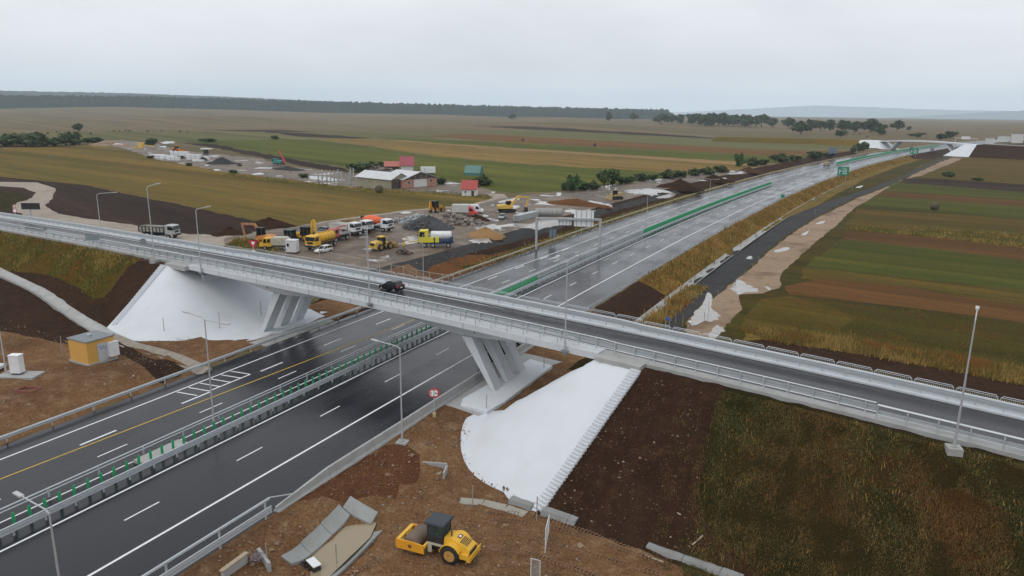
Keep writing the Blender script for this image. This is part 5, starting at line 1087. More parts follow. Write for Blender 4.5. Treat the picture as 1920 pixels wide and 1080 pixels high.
# ------------------------------------------------------------------ buildings
BRICK = paint('pink brick', (.44, .22, .16), .85, 0, .35, (.30, .20, .16), .8); KHAKI = paint('unplastered khaki wall', (.27, .25, .17), .9, 0, .4, (.18, .17, .12), .5)
SHEET = paint('pale sheet roof', (.56, .57, .58), .4, .2, .3, (.36, .34, .32), .4); REDT = paint('red tile roof', (.38, .07, .06), .7, 0, .3, (.2, .06, .05), .8); PLAST = paint('white plaster', (.62, .62, .60), .8, 0, .3, (.4, .38, .34), .6)
TIM = paint('dark timber', (.07, .05, .045), .8, 0, .3)
def gable(label, A, B, depth, wh, rh, wallm, roofm, name='house', eave=.5, gable_front=True, front=None, wins=(), door=None):
    """A->B is the front wall line (world points), the house extends away from the camera"""
    A, B = Vector(A), Vector(B); d = B-A; d.z = 0; L_ = d.length; t = thing(name, label, name, (A.x, A.y, min(A.z, B.z)-.1), atan2(d.y, d.x))
    def lift(P): return [(x, y, z) for x, y, z in P]
    mb = MB()
    if gable_front: pr_ = [(0, 0), (L_, 0), (L_, wh), (L_/2, wh+rh), (0, wh)]; mb.prism(pr_, 0, depth)
    else:
        vs = [(0, 0, 0), (L_, 0, 0), (L_, depth, 0), (0, depth, 0), (0, 0, wh), (L_, 0, wh), (L_, depth, wh), (0, depth, wh), (0, depth/2, wh+rh), (L_, depth/2, wh+rh)]
        mb.add(vs, [(0, 1, 5, 4), (2, 3, 7, 6), (1, 2, 6, 9, 5), (3, 0, 4, 8, 7), (4, 5, 9, 8), (6, 7, 8, 9)])
    mb.build('wall', wallm, t); mb = MB(); e = eave; k = rh/(L_/2 if gable_front else depth/2)
    if gable_front:
        for s in (0, 1):
            x0, z0 = (-e, wh-e*k) if s == 0 else (L_+e, wh-e*k); q = [(x0, -e, z0+.06), (L_/2, -e, wh+rh+.06), (L_/2, depth+e, wh+rh+.06), (x0, depth+e, z0+.06)]
            mb.add(q+[(x, y, z+.12) for x, y, z in q], [(3, 2, 1, 0), (4, 5, 6, 7), (0, 1, 5, 4), (1, 2, 6, 5), (2, 3, 7, 6), (3, 0, 4, 7)])
    else:
        for s in (0, 1):
            y0, z0 = (-e, wh-e*k) if s == 0 else (depth+e, wh-e*k); q = [(-e, y0, z0+.06), (L_+e, y0, z0+.06), (L_+e, depth/2, wh+rh+.06), (-e, depth/2, wh+rh+.06)]
            mb.add(q+[(x, y, z+.12) for x, y, z in q], [(3, 2, 1, 0), (4, 5, 6, 7), (0, 1, 5, 4), (1, 2, 6, 5), (2, 3, 7, 6), (3, 0, 4, 7)])
    mb.build('roof', roofm, t)
    for x, z, w_, h in wins:
        mb = MB(); mb.box((x, -.02, z), (w_, .12, h)); o = mb.build('window', PLAST, t); mb = MB(); mb.box((x-w_*.22, -.09, z), (w_*.34, .04, h*.8)); mb.box((x+w_*.22, -.09, z), (w_*.34, .04, h*.8)); mb.build('pane', GLASS, o)
    if door: x, w_, h, dm = door; mb = MB(); mb.box((x, -.02, h/2), (w_, .14, h)); mb.build('door', dm, t)
    if front: front(t, L_)
    return t
a, b = on(669, 347), on(734, 354)
gable('long khaki walled barn with a pale sheet roof and a dark boarded gable end', a, b, 9, 3.3, 2.0, KHAKI, SHEET, 'barn', gable_front=False, wins=[(3, 2.2, .5, .5), (8, 2.0, .5, .5), (11.5, 2.0, .5, .5)], front=lambda t, L_: MB().box((L_+.06, 4.5, 1.7), (.1, 8.9, 3.2)).build('gable_boards', TIM, t))
a, b = on(756, 353), on(819, 347.5)
def bf(t, L_):
    mb = MB(); mb.prism([(.3, 3.1), (L_-.3, 3.1), (L_/2, 5.3)], -.25, -.1).build('open_gable', TIM, t)
    mb = MB()
    for k in range(1, 6): mb.box((L_*k/6, -.3, 3.6), (.16, .1, 1.0 if k in (1, 5) else 1.7))
    mb.build('gable_post', paint('grey timber', (.3, .28, .25), .8), t)
gable('brick house with a pale sheet roof, white central bay and open dark gable', a, b, 13, 3.1, 2.4, BRICK, SHEET, 'house', wins=[(2.6, 2.0, 1.5, 1.2), ((b-a).length-3.0, 2.1, 1.3, 1.2)], door=((b-a).length*.5, 6.2, 2.95, PLAST), front=bf)
a, b = on(866, 367.5), on(893, 368)
gable('small red roofed white house beside the gravel track', a, b, 5.0, 2.5, 2.5, PLAST, REDT, 'house', gable_front=False, wins=[(1.2, 1.5, .7, .8)], door=(3.6, .9, 1.9, TIM), eave=.35)
a, b = on(722, 322), on(748, 322); a.z += .0
gable('low red roofed shed with timber sides behind the barn', a, b, 9, 2.6, 1.8, TIM, paint('faded red roof', (.40, .12, .10), .7, 0, .35), 'shed', gable_front=False)
a, b = on(752, 322), on(775, 322)
gable('steep red roofed house with a white gable behind the barn', a, b, 10, 3.0, 3.6, PLAST, paint('wine red roof', (.30, .06, .08), .7, 0, .3), 'house', gable_front=False)
a, b = on(789, 327), on(807, 327); d = b-a
t = thing('storage_container', 'white storage container behind the brick house', 'container', a, atan2(d.y, d.x)); mb = MB(); mb.box((3.2, 1.3, 1.9), (6.4, 2.5, 2.6)).build('wall', WHP, t); mb = MB(); mb.box((1.6, 0, 1.9), (.08, .1, 2.3)).build('door_rib', STEELD, t); mb = MB(); mb.box((3.2, 1.3, .3), (6.0, 2.2, .6)).build('skid', DARK, t)
a, b = on(870, 329), on(899, 330); d = b-a
gable('ragged green tarpaulin shelter standing in the green meadow', a, b, 6, 1.2, 3.0, paint('green tarpaulin', (.07, .17, .155), .6, 0, .45, (.05, .12, .11), .6), paint('pale green tarpaulin', (.09, .20, .18), .55, 0, .5, (.05, .11, .10), .6), 'shelter', gable_front=False, eave=.1)
for i, (px, py, h) in enumerate([(597, 338, 3.6), (613, 339, 4.0), (620, 341, 4.4), (627, 340, 4.2), (634, 337, 4.2), (641, 343, 4.6), (656, 345, 4.8), (658, 335, 4.6), (663, 333, 4.0), (604, 333, 3.4)]):
    mb = MB(); mb.box((0, 0, h/2-.1), (.42, .42, h)); mb.box((0, 0, .05), (.9, .9, .25)); o = mb.build('concrete_column', CONC); o.location = on(px, py); tag(o, 'bare concrete column of the unfinished building left of the barn', 'column', 'bare columns of the unfinished building')
# yellow equipment cabin
A, B, C_ = on(166.7, 686), on(218, 673), on(141.7, 678); d = B-A; L_ = d.length; dp = 3.4
t = thing('equipment_cabin', 'orange yellow equipment cabin with a grey flat roof on the left clay bank', 'cabin', (A.x, A.y, A.z-.05), atan2(d.y, d.x)); YW = paint('orange yellow render', (.60, .33, .075), .7, 0, .14, (.4, .22, .06), .5)
mb = MB(); mb.box((L_/2, dp/2, 1.45), (L_, dp, 2.6)).build('wall', YW, t); mb = MB(); mb.box((L_/2, dp/2, 2.82), (L_+.2, dp+.2, .14)).build('roof', paint('grey bitumen roof', (.20, .22, .235), .7, 0, .3), t)
mb = MB(); mb.box((L_/2, dp/2, .06), (L_+.3, dp+.3, .3)).build('base', CONC, t); mb = MB(); mb.box((L_*.54, -.03, 1.25), (1.15, .08, 2.1)); o = mb.build('door', paint('pale grey door', (.46, .48, .5), .5, 0, .2), t)
mb = MB()
for k in range(4): mb.box((L_*.54-.32+.22*k, -.08, 1.9-.22*(k % 2)), (.15, .02, .13))
mb.build('notice', SBL, o)
mb = MB(); mb.box((L_*.88, -.3, 1.35), (1.1, .5, 1.7)).build('cabinet', WHP, t); mb = MB(); mb.tube((L_*.45, dp*.5, 2.85), (L_*.45, dp*.5, 3.1), .16, 10); mb.box((L_*.45, dp*.5, 3.14), (.4, .4, .1)); mb.build('roof_vent', STEEL, t)
p = on(34, 701); t = thing('control_cabinet', 'white control cabinet standing on a grey slab at the left edge', 'cabinet', p, .42); mb = MB(); mb.box((0, 0, 1.2), (1.15, .8, 2.0)).build('body', WHP, t); mb = MB(); mb.box((0, 0, 2.22), (1.22, .87, .06)).build('lid', SW, t); mb = MB(); mb.box((0, 0, .12), (1.0, .7, .2)).build('plinth', SK, t)
mb = MB(); mb.box((.3, -.1, -.18), (4.2, 2.2, .4)).build('slab', CONC, t)
mb = MB()
for k in range(3): mb.box((-3.2-.3*k, 1.2+.2*k, .15-.05*k), (.5, 2.2, .3))
mb.build('step', CONCL, t)
p = on(54, 733); t = thing('formwork_frame', 'low rusty red frame lying in a hollow of the left clay bank', 'frame', p, .3); RR = paint('rusty red frame', (.22, .07, .05), .7)
mb = MB()
for a, b in (((-1, -.6), (1, -.6)), ((1, -.6), (1, .6)), ((1, .6), (-1, .6)), ((-1, .6), (-1, -.6))): mb.bar((*a, .15), (*b, .15), .12, .25)
mb.build('frame', RR, t)
# ------------------------------------------------------------------ heaps and yard goods
def heap(label, px, py, rx, ry, h, mat, stones=0, ssize=.4, smats=None, rz=0., name='earth_heap', cat='heap', seed=0):
    rnd = random.Random(seed+int(px*3+py)); c = on(px, py); t = thing(name, label, cat, (c.x, c.y, c.z-.1), rz); n, m_ = 26, 9; vs = []; fs = []
    ph = [rnd.uniform(0, 6.28) for _ in range(6)]
    for j in range(m_+1):
        q = j/m_
        for i in range(n):
            a = 2*pi*i/n; r = q*(1+.12*sin(2*a+ph[0])+.09*sin(5*a+ph[1])); z = h*max(0, 1-q)**.85*(1+.22*sin(3*a+ph[2])*q+.14*sin(6*q+2*a+ph[3]))+rnd.uniform(-.06, .06)*h*(1-q)
            vs.append((r*rx*cos(a), r*ry*sin(a), z-(.35 if j == m_ else 0)))
    for j in range(m_):
        for i in range(n): fs.append((j*n+i, j*n+(i+1) % n, (j+1)*n+(i+1) % n, (j+1)*n+i))
    mb = MB(); mb.add(vs, fs, stones == 0); mb.build('mound', mat, t)
    if stones:
        mb = MB()
        for k in range(stones):
            a = rnd.uniform(0, 6.28); q = sqrt(rnd.random())*1.04; x, y = q*rx*cos(a), q*ry*sin(a); z = h*max(0, 1-q)**.85
            mb.mat(rnd.randrange(len(smats or [1]))).blob((x, y, z+ssize*.15), ssize*rnd.uniform(.45, 1.15), 1 if ssize < .5 else 1, .32, (rnd.uniform(.7, 1.3), rnd.uniform(.7, 1.3), rnd.uniform(.5, .9)), rnd)
        o = mb.build('stones', smats or mat, t); o['kind'] = 'stuff'
    return t
ST = [paint('grey boulder', (.20, .22, .23), .85, 0, .4, (.10, .10, .09), .8), paint('pale boulder', (.33, .34, .34), .85, 0, .4, (.16, .15, .14), .8), paint('dark boulder', (.10, .10, .10), .85, 0, .4)]
SB_ = [paint('brown rock', (.19, .15, .125), .9, 0, .4), paint('grey rock', (.24, .22, .20), .9, 0, .4), paint('dark rock', (.09, .075, .065), .9)]
heap('heap of blue grey boulders left of the rubble heap', 787, 417, 6.5, 4, 1.9, ST[0], 150, .75, ST, .3, 'boulder_heap')
heap('dark gravel cone in front of the boulder heaps', 803, 428, 6.2, 4.8, 2.9, paint('dark gravel', (.045, .047, .052), .9, 0, .3, (.08, .08, .08), 3.), 240, .3, [ST[2], paint('wet dark stone', (.05, .052, .058), .6)], .3, 'gravel_heap')
heap('long heap of broken brown grey rubble beside the red cabbed van', 842, 417, 9.5, 4.6, 2.5, SB_[0], 330, .6, SB_, .25, 'rubble_heap')
heap('low dark soil heap right of the rubble heap', 892, 412, 4.4, 2.8, 1.5, M_SOILD, rz=.3)
heap('ochre sand cone beside the dark gravel road', 910, 442, 5.0, 3.2, 1.9, paint('ochre sand', (.27, .15, .055), .9, 0, .3, (.18, .10, .05), .6), rz=.4, name='sand_heap')
heap('dark soil heap left of the orange excavator', 432, 439, 5.5, 3.6, 1.6, M_SOILD, rz=.3); heap('long dark soil heap at the edge of the olive field', 506, 424, 7.5, 3.6, 2.0, M_SOILD, rz=.3)
heap('tall brown soil heap among the puddles beyond the gantry', 1274, 354, 9.0, 5.5, 3.6, M_SOILD, rz=.5); heap('low brown soil heap further along the muddy strip', 1338, 339, 8, 5, 2.4, M_SOILD, rz=.5)
heap('farthest small soil heap on the muddy strip', 1403, 322, 7, 4, 2.2, M_REDS, rz=.5); heap('flat ridge of rusty soil behind the stacked rails', 1080, 383, 12, 4.5, 1.6, M_CLAYR, rz=-.2)
heap('grey gravel heap on the distant plot beside the white stacks', 417, 307, 9, 5, 3.0, M_GRAV, rz=.2, name='gravel_heap'); heap('small dark heap between white block stacks', 378, 300, 4, 3, 2.4, M_GRAV, name='gravel_heap'); heap('flat dark gravel heap in front of the turquoise lorry', 540, 318, 11, 5, 1.6, M_GRAV, name='gravel_heap')
heap('pale sand heap at the far end of the distant plot', 205, 272, 22, 12, 3.2, M_SAND, name='sand_heap')
heap('clump of dark scrap metal and roots by the wheel loader', 758, 475, 1.6, 1.2, .9, DARK, 30, .45, [DARK, paint('rusty scrap', (.12, .06, .045), .8)], name='scrap_heap')
heap('dark heap of timber scraps behind the barn', 712, 322, 9, 4, 2.6, TIM, 60, .9, [TIM, paint('grey planks', (.2, .17, .15), .8)], name='scrap_heap')
# stacked rails and concrete rings
p0, p1 = on(972, 415), on(1008, 406); d = p1-p0; t = thing('steel_rail_stack', 'long stack of galvanised guard rail beams in the yard', 'stack', p0, atan2(d.y, d.x)); L_ = d.length
for k in range(4):
    mb = MB()
    for j in range(5): mb.box((L_/2+.3*(j % 2), .45*k, .18+.3*j), (L_, .34, .24))
    mb.build('beam_bundle', STEEL, t)
mb = MB()
for k in range(4): mb.box((L_*(k+.5)/4, .7, .04), (.15, 2.2, .1))
mb.build('bearer', TIM, t)
for k in range(6):
    px = 1010+7.6*k; p = on(px, 404+.1*k); mb = MB(); mb.lathe([(.75, 0), (.98, 0), (.98, 1.9), (.75, 1.9), (.75, 0)], (0, 0, 0), 'z', 14); o = mb.build('concrete_ring', CONC); o.location = p; tag(o, 'dark grey concrete ring in the row behind the stacked rails', 'concrete ring', 'concrete rings in the yard')
for i, (px, py, w_, lv, lb) in enumerate([(292, 296, 7, 2, 'leftmost white block stack on the distant plot'), (303, 297, 7, 2, 'white block stack second from the left on the distant plot'), (315, 298, 8, 2, 'white block stack left of the tall double stack'), (326, 301, 7, 2, 'low white block stack below the tall double stack'), (338, 294, 11, 3, 'largest white block stack in front of the telescopic loader'), (349, 295, 6, 2, 'white block stack at the right of the largest stack'), (365, 300, 8, 3, 'white block stack standing over the field edge'), (372, 303, 6, 1, 'flat row of white blocks nearest the olive field'), (386, 300, 4, 2, 'single white block stack beside the small dark heap')]):
    t = thing('block_stack', lb, 'block stack', on(px, py), .3); rw = random.Random(i)
    for j in range(lv):
        mb = MB(); n = max(2, int(w_/2.2))
        for k in range(n): mb.box((-w_/2+w_*(k+.5)/n, 0, .55+1.0*j), (w_/n-.25, 2.0, .9))
        mb.build('layer', WHP, t)
t = thing('canopy', 'small white roofed shelter on a dark stem on the distant plot', 'shelter', on(388, 289), .3); mb = MB(); mb.box((0, 0, 3.2), (6, 3.5, .6)).build('roof', WHP, t); mb = MB(); mb.box((-.5, 0, 1.5), (2, 2, 3)).build('stem', DARK, t)
# ------------------------------------------------------------------ yard fence, stakes, panels, foreground concrete
WOODP = paint('weathered post', (.38, .33, .27), .8, 0, .3)
fx = [(600, 489), (623, 495), (645, 500), (668, 505), (690, 510), (712, 514), (734, 518), (757, 522), (781, 527), (806, 532), (830, 536), (850, 538)]
P = [on(*q) for q in fx]; t = thing('wire_fence', 'wire mesh fence on pale posts between the yard and the overpass', 'fence', P[0])
mb = MB(); mb.box((0, 0, 1.0), (.13, .13, 2.3)); pm = mb.mesh('post', WOODP)
for q in P: link('post', pm, t, q-P[0])
for a, b in zip(P[:-1], P[1:]): mb = MB(); mb.bar(a-P[0]+Vector((0, 0, 2.05)), b-P[0]+Vector((0, 0, 2.05)), .07, .09); mb.build('top_rail', WOODP, t)
mb = MB()
for a, b in zip(P[:-1], P[1:]):
    for k in range(7): mb.bar(a-P[0]+Vector((0, 0, .2+.26*k)), b-P[0]+Vector((0, 0, .2+.26*k)), .008, .008)
    for k in range(12): c = a.lerp(b, (k+.5)/12)-P[0]; mb.bar(c+Vector((0, 0, .15)), c+Vector((0, 0, 1.9)), .008, .008)
mb.build('wire_mesh', STEELD, t)
mb = MB(); mb.box((0, 0, .8), (.06, .06, 1.8)); mb.box((0, 0, 1.72), (.07, .07, .12)); sm = mb.mesh('marker_stake', paint('grey stake', (.30, .28, .26), .8))
for i, (px, py) in enumerate([(1266, 606), (1280, 612), (1320, 606), (1329, 584), (1345, 564), (1378, 541), (1395, 522), (1410, 510), (1422, 498), (1432, 490), (1528, 402), (1598, 357)]):
    o = link('marker_stake', sm, None, on(px, py), (random.uniform(-.06, .06), random.uniform(-.06, .06), random.random())); tag(o, 'thin grey marker stake along the edge of the dark service road', 'stake', 'stakes along the service road')
for lb, px, py, s in (('thin stake standing before the left white cone, left one', 308, 621, 1.0), ('thin stake standing before the left white cone, right one', 412, 615, 1.3), ('thin stake in the shade under the left end of the bridge', 490, 594, 1.3), ('thin stake behind the footing of the right bridge legs', 1020, 695, 1.3), ('thin stake at the corner of the white footing pad', 912, 770, 1.0), ('thin stake on the clay beside the pond edge', 632, 1068, 1.2), ('thin stake beside the dry thistle clump near the guard rail', 502, 1060, 1.0), ('thin stake beside the concrete channel right of the roller', 886, 950, 1.1), ('thin stake in front of the toe blocks beside the stairs', 1006, 978, 1.2), ('thin stake on the bare ground above the yellow cabin', 117, 668, 1.4)):
    o = link('marker_stake', sm, None, on(px, py), (random.uniform(-.05, .05), random.uniform(-.05, .05), 0)); o.scale = (1, 1, s); tag(o, lb, 'stake')
for lb, p0, p1, h in (('wire mesh fence panel standing edge-on in the clay below the toe blocks', (1022, 1037), (1029, 1000), 2.0), ('triangular propped mesh panel at the bottom edge right of the roller', (995, 1095), (1012, 1090), 2.0)):
    a, b = on(*p0), on(*p1); d = b-a; t = thing('mesh_panel', lb, 'fence panel', a, atan2(d.y, d.x)); L_ = d.length
    mb = MB(); mb.path([(0, 0, 0), (0, 0, h), (L_, 0, h*.8), (L_, 0, 0)], .03, 6).build('frame', WHP, t); mb = MB()
    for k in range(1, 14): mb.bar((L_*k/14, 0, 0), (L_*k/14, 0, h*(1-.2*k/14)), .012, .012)
    for k in range(1, 9): mb.bar((0, 0, h*.8*k/9), (L_, 0, h*.8*k/9), .012, .012)
    mb.build('wire', STEEL, t)
HEXF = [(0, 1, 2, 3), (7, 6, 5, 4), (0, 4, 5, 1), (1, 5, 6, 2), (2, 6, 7, 3), (3, 7, 4, 0)]
# pond: concrete apron slabs and brown water
c0 = on(636, 1020); ax = Vector((on(668, 985).x-on(560, 1085).x, on(668, 985).y-on(560, 1085).y, 0)).normalized(); nx = Vector((-ax.y, ax.x, 0))
pc = Vector((-33.2, 38, 0)); pz = float(terr(-33.2, 38))
PA, PN = Vector((-.1, .995, 0)), Vector((.995, .1, 0))
def pp(a, w_, dz=None):
    p = pc+PA*a+PN*w_; return (p.x, p.y, pz+dz if dz is not None else float(terr(p.x, p.y))+.2)
mb = MB(); mb.add([pp(-4.2, -1.3, .35), pp(-4.2, 1.7, .35), pp(1.6, 1.8, .35), pp(3.6, 1.2, .35), pp(3.9, -.6, .35), pp(3.4, -1.4, .35)], [tuple(range(6))]); wm = paint('muddy pond water', S(146, 132, 108), .07, 0, .2, S(128, 114, 92), .3, .4); structure(mb.build('pond_water', wm))
t = thing('concrete_apron', 'sloped grey concrete slabs lining the muddy pond left of the roller', 'concrete lining', pc+Vector((0, 0, pz)))
WSL = paint('wet grey slab', (.27, .28, .27), .6, 0, .5, (.2, .175, .14), .8); o0 = pc+Vector((0, 0, pz))
def apron(a0, a1, w0, w1, n=7, m_=5):
    V = [Vector(pp(a0+(a1-a0)*i/n, w0+(w1-w0)*j/m_))-o0 for i in range(n+1) for j in range(m_+1)]; k = m_+1; N = len(V)
    V += [v-Vector((0, 0, .25)) for v in V]; fs = []
    for i in range(n):
        for j in range(m_): q = (i*k+j, (i+1)*k+j, (i+1)*k+j+1, i*k+j+1); fs += [q, tuple(N+x for x in q[::-1])]
    R_ = [i*k for i in range(n+1)]+[n*k+j for j in range(1, k)]+[i*k+m_ for i in range(n-1, -1, -1)]+[j for j in range(m_-1, 0, -1)]
    fs += [(R_[x], R_[(x+1) % len(R_)], R_[(x+1) % len(R_)]+N, R_[x]+N) for x in range(len(R_))]
    mb = MB(); mb.add(V, fs); mb.build('slab', WSL, t)
for a in ((-4.2, -2.0, -.9, -1.8), (-1.95, .6, -.9, -1.85), (.65, 3.1, -.9, -1.9), (3.2, 4.3, -1.6, .9), (-3.6, -.6, 1.25, 2.3), (-.55, 2.6, 1.25, 2.3)): apron(*a)
p = on(589, 1070); t = thing('plastic_box', 'dirty white plastic box lying at the lower end of the pond', 'box', p+Vector((0, 0, .1)), -.35); mb = MB(); mb.box((0, 0, .28), (1.05, .6, .5), 0, .06, (.92, .9)).build('tub', DARK, t); mb = MB(); mb.box((0, 0, .57), (1.1, .62, .07), 0, .06).build('lid', WHP, t)
heap('lump of wet clay and roots beside the white box', 578, 1062, .7, .5, .5, M_SOILD, 25, .2, [M_SOILD, DARK], name='clay_lump')
a, b = on(418, 1086), on(462, 1052); d = b-a; t = thing('headwall', 'rough concrete and timber headwall at the bottom edge beside the guard rail', 'headwall', a-Vector((0, 0, .7)), atan2(d.y, d.x)); L_ = d.length
mb = MB(); mb.box((L_/2, 0, .55), (L_, .25, 1.5)).build('wall', CONC, t); mb = MB(); mb.box((L_/2, 0, 1.34), (L_+.2, .34, .1)).build('coping', paint('old timber', (.36, .29, .2), .85, 0, .4), t); mb = MB(); mb.box((L_+.7, -.9, .4), (.22, 2.2, 1.2), -.5).build('wing_wall', CONC, t)
p = on(812, 884); t = thing('drain_pit', 'small concrete drain pit in the clay between pond and white cone', 'drain pit', p, .35); mb = MB(); mb.box((0, .75, .12), (2.2, .16, .75)); mb.box((1.1, 0, .05), (.16, 1.6, .6)).build('wall', CONC, t); mb = MB(); mb.box((-.2, .2, -.12), (1.9, 1.0, .06)).build('water', wm, t)
lining('thin concrete channel curving from the clay to the white cone', [on(*p, -.02) for p in ((862, 940), (900, 943), (940, 951), (985, 966))], [(-.45, .1), (.45, .06), (.45, -.2), (-.45, -.2)], paint('silty concrete', (.30, .285, .24), .85, 0, .6, (.2, .16, .11), .7), 2.)
t = thing('hose', 'cream coloured hose lying at the top of the dark slope', 'hose', on(1192, 706)); q = [on(1192+10*k/5, 706-13*k/5+(1.5 if k % 2 else 0), .05)-on(1192, 706) for k in range(6)]; mb = MB(); mb.path(q, .06, 6).build('tube', paint('cream hose', (.6, .54, .42), .6), t)
for lb, a, b in (('pale plank lying on the dark slope near the grass', (1298, 1020), (1318, 1003)), ('long thin plank beside the half buried toe blocks', (1210, 1040), (1244, 1053)), ('short pale board on the dark slope above the plank', (1270, 960), (1277, 964))):
    p, q = on(*a, .05), on(*b, .05); mb = MB(); mb.bar((0, 0, 0), q-p, .16, .06); o = mb.build('plank', paint('pale plank', (.42, .36, .27), .8, 0, .3)); o.location = p; tag(o, lb, 'plank')
# tyre prints pressed into the clay behind the roller
def tracks(pxs, w_, gap):
    P = samp([on(*q) for q in pxs], gap); mb = MB()
    for i in range(len(P)-1):
        d = (P[i+1]-P[i]).normalized(); n = Vector((-d.y, d.x, 0))
        for s in (-1, 1):
            a = P[i]+n*s*.04; b = P[i]+n*s*w_/2+d*.16; a.z = float(terr(a.x, a.y))+.035; b.z = float(terr(b.x, b.y))+.035; mb.bar(a, b, .09, .05)
    structure(mb.build('tyre_tracks', CLT))
CLT = paint('pressed clay', S(122, 92, 66), .9, 0, .6, S(86, 62, 45), 1.5)
for pxs in ([(905, 1000), (960, 1000), (1050, 1022), (1180, 1060), (1300, 1095)], [(915, 1028), (990, 1038), (1090, 1070), (1180, 1105)], [(880, 985), (950, 975), (1040, 990), (1120, 1012), (1230, 1052)], [(930, 960), (1000, 968), (1090, 994), (1200, 1036)], [(720, 1050), (660, 1075), (600, 1110)]): tracks(pxs, .55, .3)
# ------------------------------------------------------------------ stones on bare clay, grass and weeds (uncountable)
def scatter(poly, n):
    q = np.array(poly); lo, hi = q.min(0), q.max(0); out = []
    while sum(map(len, out)) < n:
        c = RNG.uniform(lo, hi, (n*2, 2)); ins = np.zeros(len(c), bool)
        for a, b in zip(q, np.roll(q, -1, 0)):
            if a[1] == b[1]: continue
            ins ^= ((a[1] > c[:, 1]) != (b[1] > c[:, 1])) & (c[:, 0] < (b[0]-a[0])*(c[:, 1]-a[1])/(b[1]-a[1])+a[0])
        out.append(c[ins])
    return np.concatenate(out)[:n]
def stones(polys, size, mats):
    P = np.concatenate([scatter(p, n) for p, n in polys]); z = terr(P[:, 0], P[:, 1]); n = len(P); s = size*RNG.lognormal(0, .55, n)
    base = np.array([(1, 0, -.2), (-.4, .9, -.2), (-.5, -.8, -.2), (0.1, .1, .75), (.7, .6, .15), (-.9, -.1, .2)]); F_ = np.array([(0, 4, 3), (4, 1, 3), (1, 5, 3), (5, 2, 3), (2, 0, 3)])
    R_a = RNG.uniform(0, 6.28, n); c, s_ = np.cos(R_a), np.sin(R_a); V = np.repeat(base[None], n, 0)*s[:, None, None]*RNG.uniform(.6, 1.3, (n, 1, 3))
    X = V[:, :, 0]*c[:, None]-V[:, :, 1]*s_[:, None]; Y = V[:, :, 0]*s_[:, None]+V[:, :, 1]*c[:, None]
    V = np.stack([X+P[:, :1], Y+P[:, 1:], V[:, :, 2]+z[:, None]+.03], 2).reshape(-1, 3); Fc = (F_[None]+6*np.arange(n)[:, None, None]).reshape(-1, 3)
    o = link('stones', np_mesh('stones', V, Fc, mats, np.repeat(RNG.integers(0, len(mats), n), 5))); o['kind'] = 'stuff'; return o
CL = [paint('clay clod', (.20, .125, .075), .9, 0, .2), paint('dark clod', (.08, .05, .035), .9), paint('pale pebble', (.30, .25, .2), .85), paint('ochre clod', (.27, .18, .11), .9)]
stones([([(-37.5, 20), (-37.5, 58), (-33, 58), (-31, 50), (-24, 47), (-16, 46), (-8, 20)], 5200), ([(-69, 25), (-69, 55), (-78, 56), (-105, 55), (-110, 30)], 4200)], .048, [CL[0], CL[0], CL[1], CL[3], CL[0], CL[3], CL[2]])
stones([([(-21, 48.5), (-17.6, 61.5), (-11, 60.5), (-9, 47.4)], 800), (UY((-77, -69), [92, 110, 140]), 1500), (arc(-22.2, float(RC), 13.6, 262, 193, 10)+arc(-22.2, float(RC), 12.3, 193, 262, 10), 260), (arc(-90.2, float(LCY), 13.6, 266, 330, 10)+arc(-90.2, float(LCY), 12.2, 330, 266, 10), 260)], .042, [CL[1], CL[1], CL[0], CL[1], CL[0], CL[2]])
def grass(name, polys, h, w_, mats, spread=.25, lean=.5):
    P = np.concatenate([scatter(p, n) for p, n in polys]); n = len(P); k = 4
    B = np.repeat(P, k, 0)+RNG.normal(0, spread, (n*k, 2)); z = terr(B[:, 0], B[:, 1])-.04; m_ = n*k
    hh = h*RNG.lognormal(-.1, .4, m_)*np.repeat(1+.5*wob(P[:, 0], P[:, 1], 7), k); a = RNG.uniform(0, 6.28, m_); ln = RNG.uniform(.1, lean, m_)*hh; la = RNG.uniform(0, 6.28, m_)
    dx_, dy_ = np.cos(a)*w_/2, np.sin(a)*w_/2
    V = np.stack([np.column_stack([B[:, 0]-dx_, B[:, 1]-dy_, z]), np.column_stack([B[:, 0]+dx_, B[:, 1]+dy_, z]), np.column_stack([B[:, 0]+np.cos(la)*ln, B[:, 1]+np.sin(la)*ln, z+hh])], 1).reshape(-1, 3)
    sel = np.clip(((wob(P[:, 0], P[:, 1], 11)+RNG.normal(0, .45, n)+1)/2*len(mats)), 0, len(mats)-1).astype(int)
    o = link(name, np_mesh(name, V, np.arange(m_*3).reshape(-1, 3), mats, np.repeat(sel, k))); o['kind'] = 'stuff'; return o
def blade(n, c): c = tuple(x*1.55 for x in c); return paint(n, c, .8, 0, .25, tuple(x*.6 for x in c), 1.5, .2)
GA = [blade('rust grass', S(118, 82, 42)), blade('olive grass', S(88, 82, 38)), blade('green weed', S(70, 80, 34)), blade('straw grass', S(140, 116, 66))]
GD = [blade('dull rust grass', S(102, 74, 42)), blade('dark olive grass', S(72, 66, 36)), blade('dull straw', S(112, 92, 54)), blade('dark weed', S(58, 66, 34))]
zp_ = {n: [z for z in ZONES if z[0] == n] for n in ('embankment_grass',)}['embankment_grass']
grass('embankment_grass', [([(-10.5, 61), (-9.3, 57), (-8.8, 52), (-9.6, 46.8), (-7.5, 44.5), (4, 42), (14, 42), (16, 58.2), (5, 59.4)], 42000), ([(-13.2, 58), (-9, 60), (-7, 45), (-12, 46.5)], 2600)], .12, .055, GD)
grass('embankment_grass', [([(-10.5, 61), (-9.3, 57), (-9.6, 46.8), (-7.5, 44.5), (14, 42), (16, 58.2)], 700)], .3, .06, [GD[0], GD[2], GA[0], GA[3]])
grass('embankment_grass', [(zp_[0][2], 13000)], .34, .1, GA)
